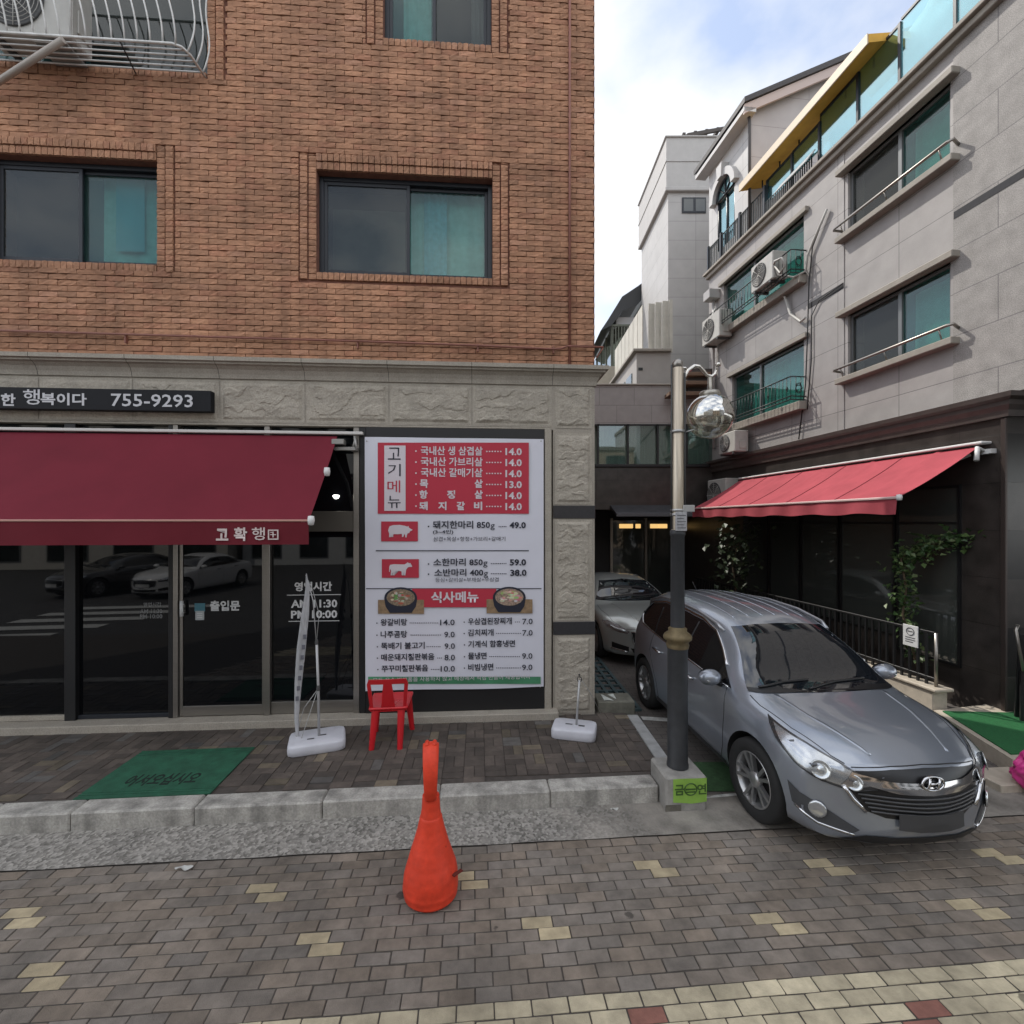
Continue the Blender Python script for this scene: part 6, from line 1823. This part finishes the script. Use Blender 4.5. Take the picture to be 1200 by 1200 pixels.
# glazing
put('windscreen', cglass, lambda g: S.patch(g, [(0, .755, 1.075), (0, .60, 1.35), (0, .535, 1.535), (0, .30, 1.56), (0, 0, 1.568), (0, -.30, 1.56), (0, -.535, 1.535), (0, -.60, 1.35), (0, -.755, 1.075), (0, -.40, 1.09), (0, 0, 1.098), (0, .40, 1.09)], 0, off=.003))
dlo = [(1.30, 0, 1.035), (1.62, 0, 1.26), (1.92, 0, 1.455), (2.25, 0, 1.525), (2.75, 0, 1.555), (3.3, 0, 1.55), (3.75, 0, 1.47), (3.98, 0, 1.32), (3.72, 0, 1.195), (3.0, 0, 1.135), (2.2, 0, 1.085), (1.6, 0, 1.05)]
for sd_ in (1, -1):
    put('side_window', cglass_s, lambda g: S.patch(g, [(x, y, z_) if sd_ > 0 else (x, y, z_) for x, y, z_ in dlo], 90 * sd_, off=.003))
    put('window_trim', chrome, lambda g: (S.line(g, [(1.34, 0, 1.035), (1.6, 0, 1.042), (2.2, 0, 1.075), (3.0, 0, 1.125), (3.72, 0, 1.185), (3.97, 0, 1.31)], .02, 90 * sd_), S.line(g, [(1.50, 0, 1.20), (1.66, 0, 1.31), (1.92, 0, 1.47), (2.25, 0, 1.545), (2.75, 0, 1.575), (3.3, 0, 1.568), (3.75, 0, 1.485)], .034, 90 * sd_, off=.008)))
    put('door_pillar', trim_b, lambda g: (S.line(g, [(2.33, 0, 1.09), (2.30, 0, 1.50)], .06, 90 * sd_, off=-.018), S.line(g, [(3.22, 0, 1.15), (3.30, 0, 1.49)], .05, 90 * sd_, off=-.014)))
    put('door_seam', trim_b, lambda g: (S.line(g, [(1.36, 0, 1.03), (1.33, 0, .8), (1.36, 0, .45), (1.42, 0, .30)], .010, 90 * sd_, off=-.001), S.line(g, [(2.33, 0, 1.08), (2.37, 0, .7), (2.36, 0, .32)], .010, 90 * sd_, off=-.001), S.line(g, [(3.24, 0, 1.14), (3.30, 0, .9), (3.18, 0, .70), (3.05, 0, .50), (3.02, 0, .32)], .010, 90 * sd_, off=-.001), S.line(g, [(1.42, 0, .30), (3.02, 0, .32)], .010, 90 * sd_, off=-.001)))
    put('sill_cladding', mat('cladding', (.03, .03, .032), .6), lambda g: S.patch(g, [(1.32, 0, .22), (1.32, 0, .31), (3.08, 0, .33), (3.08, 0, .22)], 90 * sd_, off=.006))
    for xh, zh in ((2.12, .905), (3.02, .955)):
        def hnd(g):
            a = S.at((xh - .10, 0, zh), 90 * sd_, off=.03) * K; b = S.at((xh + .10, 0, zh + .01), 90 * sd_, off=.03) * K
            a0 = S.at((xh - .11, 0, zh), 90 * sd_) * K; b0 = S.at((xh + .11, 0, zh + .01), 90 * sd_) * K
            g.tube([a0, a, b, b0], .014, 8)
        put('door_handle', chrome, hnd)
    # mirror
    def mir(g):
        c = Vector((1.47, sd_ * .985, 1.10)) * K
        lumpy(g, c, (.085, .115, .078), 1, amp=0.06, fr=1.2); 
    m_ = put('wing_mirror', paint_g, mir)
    g = MB(); p = S.at((1.46, 0, 1.03), 90 * sd_) * K; g.tube([p, Vector((1.47, sd_ * .95, 1.06)) * K], .03, 8); g.build('mirror_arm', trim_b, m_)
    g = MB(); c = Vector((1.545, sd_ * .985, 1.10)) * K; g.lathe([(0, 0), (.06, .002), (.066, -.01)], (0, 0, 0), 16, sx=1.0, sy=1.35, M=Matrix.Translation(c) @ Matrix.Rotation(R(90), 4, 'Y')); g.build('mirror_glass', cglass, m_)
    g = MB(); g.tube([Vector((1.40, sd_ * 1.05, 1.085)) * K, Vector((1.395, sd_ * .95, 1.08)) * K], .012, 6); g.build('indicator', lens, m_)
    # roof rail
    def rail(g):
        P = [S.at((x, sd_ * .615, 0), 0, 89, off=o_) * K for x, o_ in ((1.86, .0), (1.98, .035), (2.4, .05), (3.0, .055), (3.5, .05), (3.9, .03), (4.0, 0))]
        g.tube(P, .019, 8)
    put('roof_rail', mat('satin_rail', (.36, .37, .39), .3, metal=.8), rail)
    # lamps
    HL = [(.10, .37, .675), (.12, .39, .735), (.24, .53, .815), (.45, .69, .895), (.76, .83, .975), (.60, .85, .86), (.42, .82, .755), (.26, .70, .675), (.14, .52, .635)]
    put('headlight', lens_d, lambda g: S.patch(g, [(x, y, z_) for x, y, z_ in HL], 48, off=.006) if sd_ > 0 else S.patch(g, HL, 48, off=.006, mirror=True))
    cxm = [sum(p[i] for p in HL) / len(HL) for i in range(3)]
    HI = [tuple(cxm[i] + (p[i] - cxm[i]) * .86 for i in range(3)) for p in HL]
    put('lamp_interior', lens_b, lambda g: S.patch(g, HI, 48, off=.009, mirror=sd_ < 0))
    for lampspec in ((.17, .50, .705, .056), (.31, .655, .760, .070)):
      def inner(g):
        for (x, y, z_, rr) in (lampspec,):
            p = S.at((x, y, z_), 48, off=.012) * K; n_ = frame_dir(48)[0]
            p.y *= sd_; n2 = Vector((n_.x, n_.y * sd_, .25)).normalized(); M = Matrix.Translation(p) @ n2.to_track_quat('Z', 'Y').to_matrix().to_4x4()
            g.lathe([(rr, .0), (rr * .96, .006), (rr * .85, .004), (rr * .45, -.004), (rr * .3, .002), (0, .004)], n=24, M=M)
      put('lamp_reflector', lens, inner)
    put('lamp_trim', trim_b, lambda g: [S.line(g, [(.10, .37, .675), (.14, .52, .635), (.26, .70, .675), (.42, .82, .755), (.60, .85, .86), (.76, .83, .975)], .010, 48, mirror=False)] if sd_ > 0 else None)
    FG = [(.44, .86, .585), (.40, .85, .43), (.26, .74, .335), (.15, .55, .30), (.12, .50, .345), (.24, .70, .47)]
    put('fog_lamp_recess', mat('recess_grey', (.05, .052, .056), .5), lambda g: S.patch(g, FG, 45, off=.004, mirror=sd_ < 0))
    def fog(g):
        p = S.at((.28, .72, .445), 45, off=.010) * K; n_ = frame_dir(45)[0]; p.y *= sd_; n2 = Vector((n_.x, n_.y * sd_, 0)).normalized()
        g.lathe([(.062, 0), (.058, .012), (.045, .010), (0, .020)], n=18, M=Matrix.Translation(p) @ n2.to_track_quat('Z', 'Y').to_matrix().to_4x4())
    put('fog_lamp', lens, fog)
    def fogtrim(g):
        q = MB(); S.line(g, [(.38, .84, .42), (.26, .74, .335), (.14, .53, .30)], .022, 45, off=.003)
        if sd_ < 0:
            for v_ in g.bm.verts: v_.co.y *= -1
    put('fog_trim', chrome, fogtrim)
# nose
put('grille', trim_b, lambda g: S.patch(g, [(0, -.50, .785), (0, -.25, .812), (0, 0, .820), (0, .25, .812), (0, .50, .785), (0, .56, .665), (0, .45, .50), (0, .33, .465), (0, -.33, .465), (0, -.45, .50), (0, -.56, .665)], 0, off=.003))
put('grille_wing', chrome, lambda g: (S.patch(g, [(0, -.525, .775), (0, -.30, .737), (0, 0, .728), (0, .30, .737), (0, .525, .775), (0, .60, .672), (0, .555, .662), (0, .46, .700), (0, .25, .660), (0, 0, .650), (0, -.25, .660), (0, -.46, .700), (0, -.555, .662), (0, -.60, .672)], 0, off=.014), S.line(g, [(0, .585, .672), (0, .53, .58), (0, .455, .50)], .035, 0, off=.012, mirror=True)))
put('grille_slat', mat('slat_grey', (.05, .05, .052), .4), lambda g: [S.line(g, [(0, -hw, z_), (0, 0, z_), (0, hw, z_)], .016, 0, off=.008) for z_, hw in ((.625, .50), (.595, .48), (.565, .46), (.535, .44), (.505, .42))])
put('licence_plate', mat('plate_grey', (.045, .045, .047), .5), lambda g: S.patch(g, [(0, -.26, .40), (0, -.26, .52), (0, .26, .52), (0, .26, .40)], 0, off=.03))
put('bumper_valance', mat('valance_black', (.015, .015, .016), .6), lambda g: S.patch(g, [(0, -.62, .245), (0, -.45, .315), (0, 0, .33), (0, .45, .315), (0, .62, .245), (0, 0, .24)], 0, off=.006))
# oval badge with a slanted H
def badge(g):
    p = S.at((0, 0, .730), 0, off=.030) * K; M = Matrix.Translation(p) @ Matrix.Rotation(R(-90), 4, 'Z') @ Matrix.Rotation(R(-8), 4, 'X')
    ring_ = [M @ Vector((.085 * math.cos(a * .1963), 0, .047 * math.sin(a * .1963))) for a in range(32)]
    g.tube(ring_, .0085, 6, closed=True)
    for a, b in (((-.050, -.033), (-.026, .036)), ((.026, -.036), (.050, .033)), ((-.040, -.004), (.040, .004))):
        g.tube([M @ Vector((a[0], -.004, a[1])), M @ Vector(((a[0] + b[0]) / 2 + .003, -.008, (a[1] + b[1]) / 2)), M @ Vector((b[0], -.004, b[1]))], .0095, 6)
put('emblem', chrome, badge)
put('emblem_back', trim_b, lambda g: g.lathe([(0, .004), (.08, .0), (.0, -.004)], n=24, sx=.56, sy=1.0, M=Matrix.Translation(S.at((0, 0, .730), 0, off=.022) * K) @ Matrix.Rotation(R(90), 4, 'Y')))
put('bonnet_seam', trim_b, lambda g: (S.line(g, [(.16, .50, 0), (.30, .60, 0), (.6, .72, 0), (.95, .775, 0), (1.12, .77, 0)], .009, 0, 89, off=-.001, mirror=True), S.line(g, [(0, -.52, .805), (0, -.25, .83), (0, 0, .838), (0, .25, .83), (0, .52, .805)], .010, 0, off=-.001)))
for sg_ in (1, -1): put('bonnet_crease', paint_g, lambda g: S.line(g, [(1.05, .56 * sg_, 0), (.7, .50 * sg_, 0), (.4, .40 * sg_, 0), (.22, .33 * sg_, 0)], .06, 0, 89, off=-.0235))
put('roof_rib', paint_g, lambda g: [S.line(g, [(2.0, y, 0), (3.0, y, 0), (3.85, y, 0)], .03, 0, 89, off=-.009) for y in (-.42, -.25, -.08, .08, .25, .42)])
def wiper(g):
    for a, b in (((0, .66, 1.09), (0, .12, 1.135)), ((0, .20, 1.085), (0, -.48, 1.13))):
        S.line(g, [a, ((0), (a[1] + b[1]) / 2, (a[2] + b[2]) / 2 + .012), b], .022, 0, off=.016)
put('wiper', trim_b, wiper)
put('cowl', trim_b, lambda g: S.patch(g, [(0, .76, 1.06), (0, .40, 1.075), (0, 0, 1.083), (0, -.40, 1.075), (0, -.76, 1.06), (0, -.75, 1.085), (0, -.4, 1.105), (0, 0, 1.112), (0, .4, 1.105), (0, .75, 1.085)], 0, off=.007))
put('rear_window', cglass_s, lambda g: S.patch(g, [(0, .55, 1.18), (0, .48, 1.42), (0, -.48, 1.42), (0, -.55, 1.18)], 180, off=.004))
for sd_ in (1, -1): put('tail_light', mat('tail_red', (.30, .012, .012), .15, coat=1), lambda g: S.patch(g, [(4.32, .62 * sd_, .88), (4.3, .60 * sd_, 1.05), (4.05, .82 * sd_, 1.10), (4.1, .85 * sd_, .98)], 135 * sd_, off=.005))
put('antenna', trim_b, lambda g: g.tube([S.at((3.75, 0, 0), 0, 89) * K, S.at((3.75, 0, 0), 0, 89) * K + Vector((.12, 0, .10))], .006, 5))
for x, sd_, tn in ((.88, 1, R(4)), (.88, -1, R(4)), (3.52, 1, 0), (3.52, -1, 0)):
    wheel('wheel', suv, Vector((x, sd_ * .795, .355)) * K, .358 * K, .225 * K, sd_, 5, True, tn)

# ---- saloon: used for the silver car in the alley and the two cars over the road
sed_tab = [
    (.10, .225, .83, .66, .77, .70, .58, .745), (.28, .195, .885, .74, .82, .78, .62, .83), (.55, .18, .915, .82, .85, .865, .65, .905), (.95, .175, .93, .875, .875, .92, .69, .965),
    (1.30, .175, .935, .905, .885, .955, .72, 1.00), (1.55, .175, .935, .92, .888, 1.02, .72, 1.065), (1.95, .175, .935, .935, .888, 1.21, .66, 1.27), (2.35, .175, .935, .945, .888, 1.325, .60, 1.405),
    (2.8, .175, .935, .955, .888, 1.365, .585, 1.455), (3.3, .175, .935, .97, .885, 1.34, .58, 1.43), (3.75, .18, .935, .985, .875, 1.22, .59, 1.32), (4.15, .19, .93, .99, .86, 1.06, .63, 1.12),
    (4.5, .21, .91, .98, .83, 1.01, .63, 1.05), (4.75, .25, .88, .94, .79, .97, .60, 1.0), (4.86, .29, .85, .86, .77, .90, .57, .93)]
def saloon(label, loc, rot, paint, group, k=.97):
    t = thing('parked_car', label, 'car', loc, rot, group)
    b = CarBody(sed_tab, .42, 1.1, .30, .7, (.10, .47), (.08, .62), (.92, 3.86), .33)
    b.make(paint, t, k); q = Skin(b, k, t)
    def P(name, m, fn):
        g = MB(); fn(g); return g.build(name, m, t)
    P('windscreen', cglass, lambda g: q.patch(g, [(0, .76, 1.02), (0, .62, 1.22), (0, .53, 1.345), (0, 0, 1.38), (0, -.53, 1.345), (0, -.62, 1.22), (0, -.76, 1.02), (0, 0, 1.045)], 0, off=.003, step=.07))
    P('rear_window', cglass_s, lambda g: q.patch(g, [(0, .66, 1.10), (0, .54, 1.31), (0, -.54, 1.31), (0, -.66, 1.10)], 180, off=.003, step=.07))
    for s_ in (1, -1):
        P('side_window', cglass_s, lambda g: q.patch(g, [(1.62, 0, .965), (2.0, 0, 1.165), (2.4, 0, 1.285), (2.9, 0, 1.315), (3.4, 0, 1.28), (3.8, 0, 1.16), (4.02, 0, 1.04), (3.4, 0, 1.015), (2.4, 0, .985)], 90 * s_, off=.003, step=.08))
        P('window_trim', chrome, lambda g: q.line(g, [(1.6, 0, .955), (2.4, 0, .975), (3.4, 0, 1.005), (4.04, 0, 1.035)], .016, 90 * s_))
        P('door_seam', trim_b, lambda g: (q.line(g, [(1.52, 0, .93), (1.5, 0, .6), (1.56, 0, .28)], .009, 90 * s_, off=-.001), q.line(g, [(2.75, 0, .97), (2.78, 0, .6), (2.76, 0, .28)], .009, 90 * s_, off=-.001)))
        P('headlight', lens_b, lambda g: q.patch(g, [(.12, .50, .655), (.2, .56, .705), (.5, .82, .80), (.62, .86, .79), (.42, .83, .69), (.22, .66, .625), (.14, .54, .62)], 45, off=.005, mirror=s_ < 0))
        P('lamp_reflector', lens, lambda g: [q.line(g, [(.16, .56, .66), (.3, .72, .69), (.44, .82, .735)], .045, 45, off=.004)] if s_ > 0 else None)
        P('air_intake', trim_b, lambda g: q.patch(g, [(.30, .80, .44), (.30, .80, .34), (.12, .52, .30), (.12, .52, .38)], 40, off=.004, mirror=s_ < 0))
        P('intake_trim', chrome, lambda g: q.line(g, [(.32, .80, .325), (.14, .52, .285)], .02, 40, off=.006) if s_ > 0 else None)
        m_ = P('wing_mirror', paint, lambda g: lumpy(g, Vector((1.68, s_ * 1.0, 1.02)) * k, (.08, .11, .065), 1, amp=.05, fr=1.2))
        g = MB(); g.tube([q.at((1.66, 0, .96), 90 * s_) * k, Vector((1.68, s_ * .96, .99)) * k], .022, 6); g.build('mirror_arm', trim_b, m_)
        for xh, zh in ((2.55, .86), (3.5, .89)): P('door_handle', chrome, lambda g: g.tube([q.at((xh - .1, 0, zh), 90 * s_) * k, q.at((xh - .08, 0, zh), 90 * s_, off=.025) * k, q.at((xh + .08, 0, zh), 90 * s_, off=.025) * k, q.at((xh + .1, 0, zh), 90 * s_) * k], .012, 6))
        P('tail_light', mat('tail_red', (.30, .012, .012), .15, coat=1), lambda g: q.patch(g, [(4.8, .50 * s_, .80), (4.8, .50 * s_, .90), (4.6, .84 * s_, .93), (4.6, .86 * s_, .82)], 140 * s_, off=.005))
    P('grille', trim_b, lambda g: q.patch(g, [(0, -.44, .655), (0, 0, .69), (0, .44, .655), (0, .40, .46), (0, .25, .42), (0, -.25, .42), (0, -.40, .46)], 0, off=.004))
    P('grille_frame', chrome, lambda g: q.line(g, [(0, -.44, .655), (0, 0, .69), (0, .44, .655), (0, .40, .46), (0, .25, .42), (0, -.25, .42), (0, -.40, .46), (0, -.44, .655)], .02, 0, off=.006))
    P('lower_intake', trim_b, lambda g: q.patch(g, [(0, -.45, .36), (0, .45, .36), (0, .40, .28), (0, -.40, .28)], 0, off=.004))
    P('licence_plate', MATS['plate_white'], lambda g: q.patch(g, [(0, -.26, .44), (0, -.26, .55), (0, .26, .55), (0, .26, .44)], 0, off=.02))
    P('bonnet_seam', trim_b, lambda g: (q.line(g, [(.2, .52, 0), (.5, .70, 0), (1.0, .79, 0), (1.4, .78, 0)], .008, 0, 89, off=-.001, mirror=True), q.line(g, [(0, -.5, .70), (0, 0, .735), (0, .5, .70)], .008, 0, off=-.001)))
    for sg_ in (1, -1): P('bonnet_crease', paint, lambda g: q.line(g, [(1.3, .50 * sg_, 0), (.8, .42 * sg_, 0), (.3, .26 * sg_, 0)], .06, 0, 89, off=-.022))
    P('wiper', trim_b, lambda g: [q.line(g, [a, b2], .022, 0, off=.012) for a, b2 in (((0, .62, 1.035), (0, .08, 1.07)), ((0, .15, 1.035), (0, -.5, 1.07)))])
    for x, s_ in ((.92, 1), (.92, -1), (3.86, 1), (3.86, -1)): wheel('wheel', t, Vector((x, s_ * .82, .335)) * k, .335 * k, .225 * k, s_, 7, False)
    return t
silver = mat('silver_green_metallic', (.42, .44, .42), .28, metal=.45, coat=1.0)
car2 = saloon('silver saloon car parked behind the grey SUV at the end of the alley', (2.55, 8.35, .0), 1.63, silver, 'cars parked in the alley')
# ================================================================== over the road, behind the viewer (seen in the shop glass)
nA = Vector((-math.sin(FA.ang), math.cos(FA.ang)))
def mirror(px, py, depth=None):
    """street point whose reflection in the restaurant glass is seen at (px,py)"""
    p = Vector(G(px, py)); d = (p - FA.o).dot(nA) - .06
    return p - 2 * d * nA
n0, n1 = mirror(165, 703), mirror(280, 682)
ax_ = (n1 - n0).normalized(); rot_ = math.atan2(ax_.y, ax_.x)
white_p = mat('white_car_paint', (.72, .72, .72), .3, coat=1.0); black_p = mat('black_car_paint', (.02, .02, .022), .25, coat=1.0)
saloon('white saloon car standing behind the zebra crossing opposite the restaurant', (n0.x, n0.y, -.02), rot_, white_p, 'cars over the road')
side = Vector((ax_.y, -ax_.x))
p = n0 + side * (3.1 if side.x < 0 else -3.1) + ax_ * -.3
saloon('black saloon car standing beside the white one over the road', (p.x, p.y, -.02), rot_ + .15, black_p, 'cars over the road')
g = MB()
for k in range(6):
    y = -4.2 + k * .92; xa = n0.x - 1.2
    g.face([(xa, y, -.012), (xa + 4.2 - .5 * k, y, -.012), (xa + 4.2 - .5 * k, y + .45, -.012), (xa, y + .45, -.012)])
struct(g.build('zebra_crossing', mat('road_white', (.55, .55, .53), .8, var=.2, vs=6)))
def block(x0, x1, y0, y1, h, m, label, nw, ns_):
    t = thing('opposite_building', label, 'building', ((x0 + x1) / 2, y0, 0), 0)
    hw = (x1 - x0) / 2
    g = MB(); g.box(-hw, hw, y1 - y0, 0, 0, h); g.build('wall', m, t)
    g = MB(); g.box(-hw - .1, hw + .1, y1 - y0 - .1, .12, h, h + .3); g.build('parapet', trimB, t)
    for r_ in range(ns_):
        for c in range(nw):
            cxw = -hw + (c + .5) * 2 * hw / nw; z0 = 1.0 + r_ * 3.0 if r_ else .4
            ww = hw / nw * .62; hh = 1.5 if r_ else 2.2
            g = MB(); g.box(cxw - ww, cxw + ww, -.02, .03, z0, z0 + hh); g.build('window', frameB, t)
            g = MB(); g.box(cxw - ww + .06, cxw + ww - .06, .03, .035, z0 + .06, z0 + hh - .06); g.build('pane', gl_dark, t)
block(-26, -13, -17, -27, 10.5, mat('cream_render', (.55, .52, .46), .8, var=.1), 'cream rendered building over the road, leftmost of the row', 4, 3)
block(-12.6, -2, -18, -27, 13.0, mat('white_render', (.60, .60, .58), .8, var=.08), 'tall white rendered building over the road facing the brick one', 4, 4)
block(-1.6, 11, -17, -27, 9.0, mat('sand_brick', (.40, .31, .23), .8, var=.12), 'sand coloured brick building over the road facing the alley', 4, 3)
block(11.5, 26, -18, -27, 12.0, mat('pale_grey_render', (.5, .51, .52), .8, var=.08), 'pale grey building over the road, rightmost of the row', 4, 4)
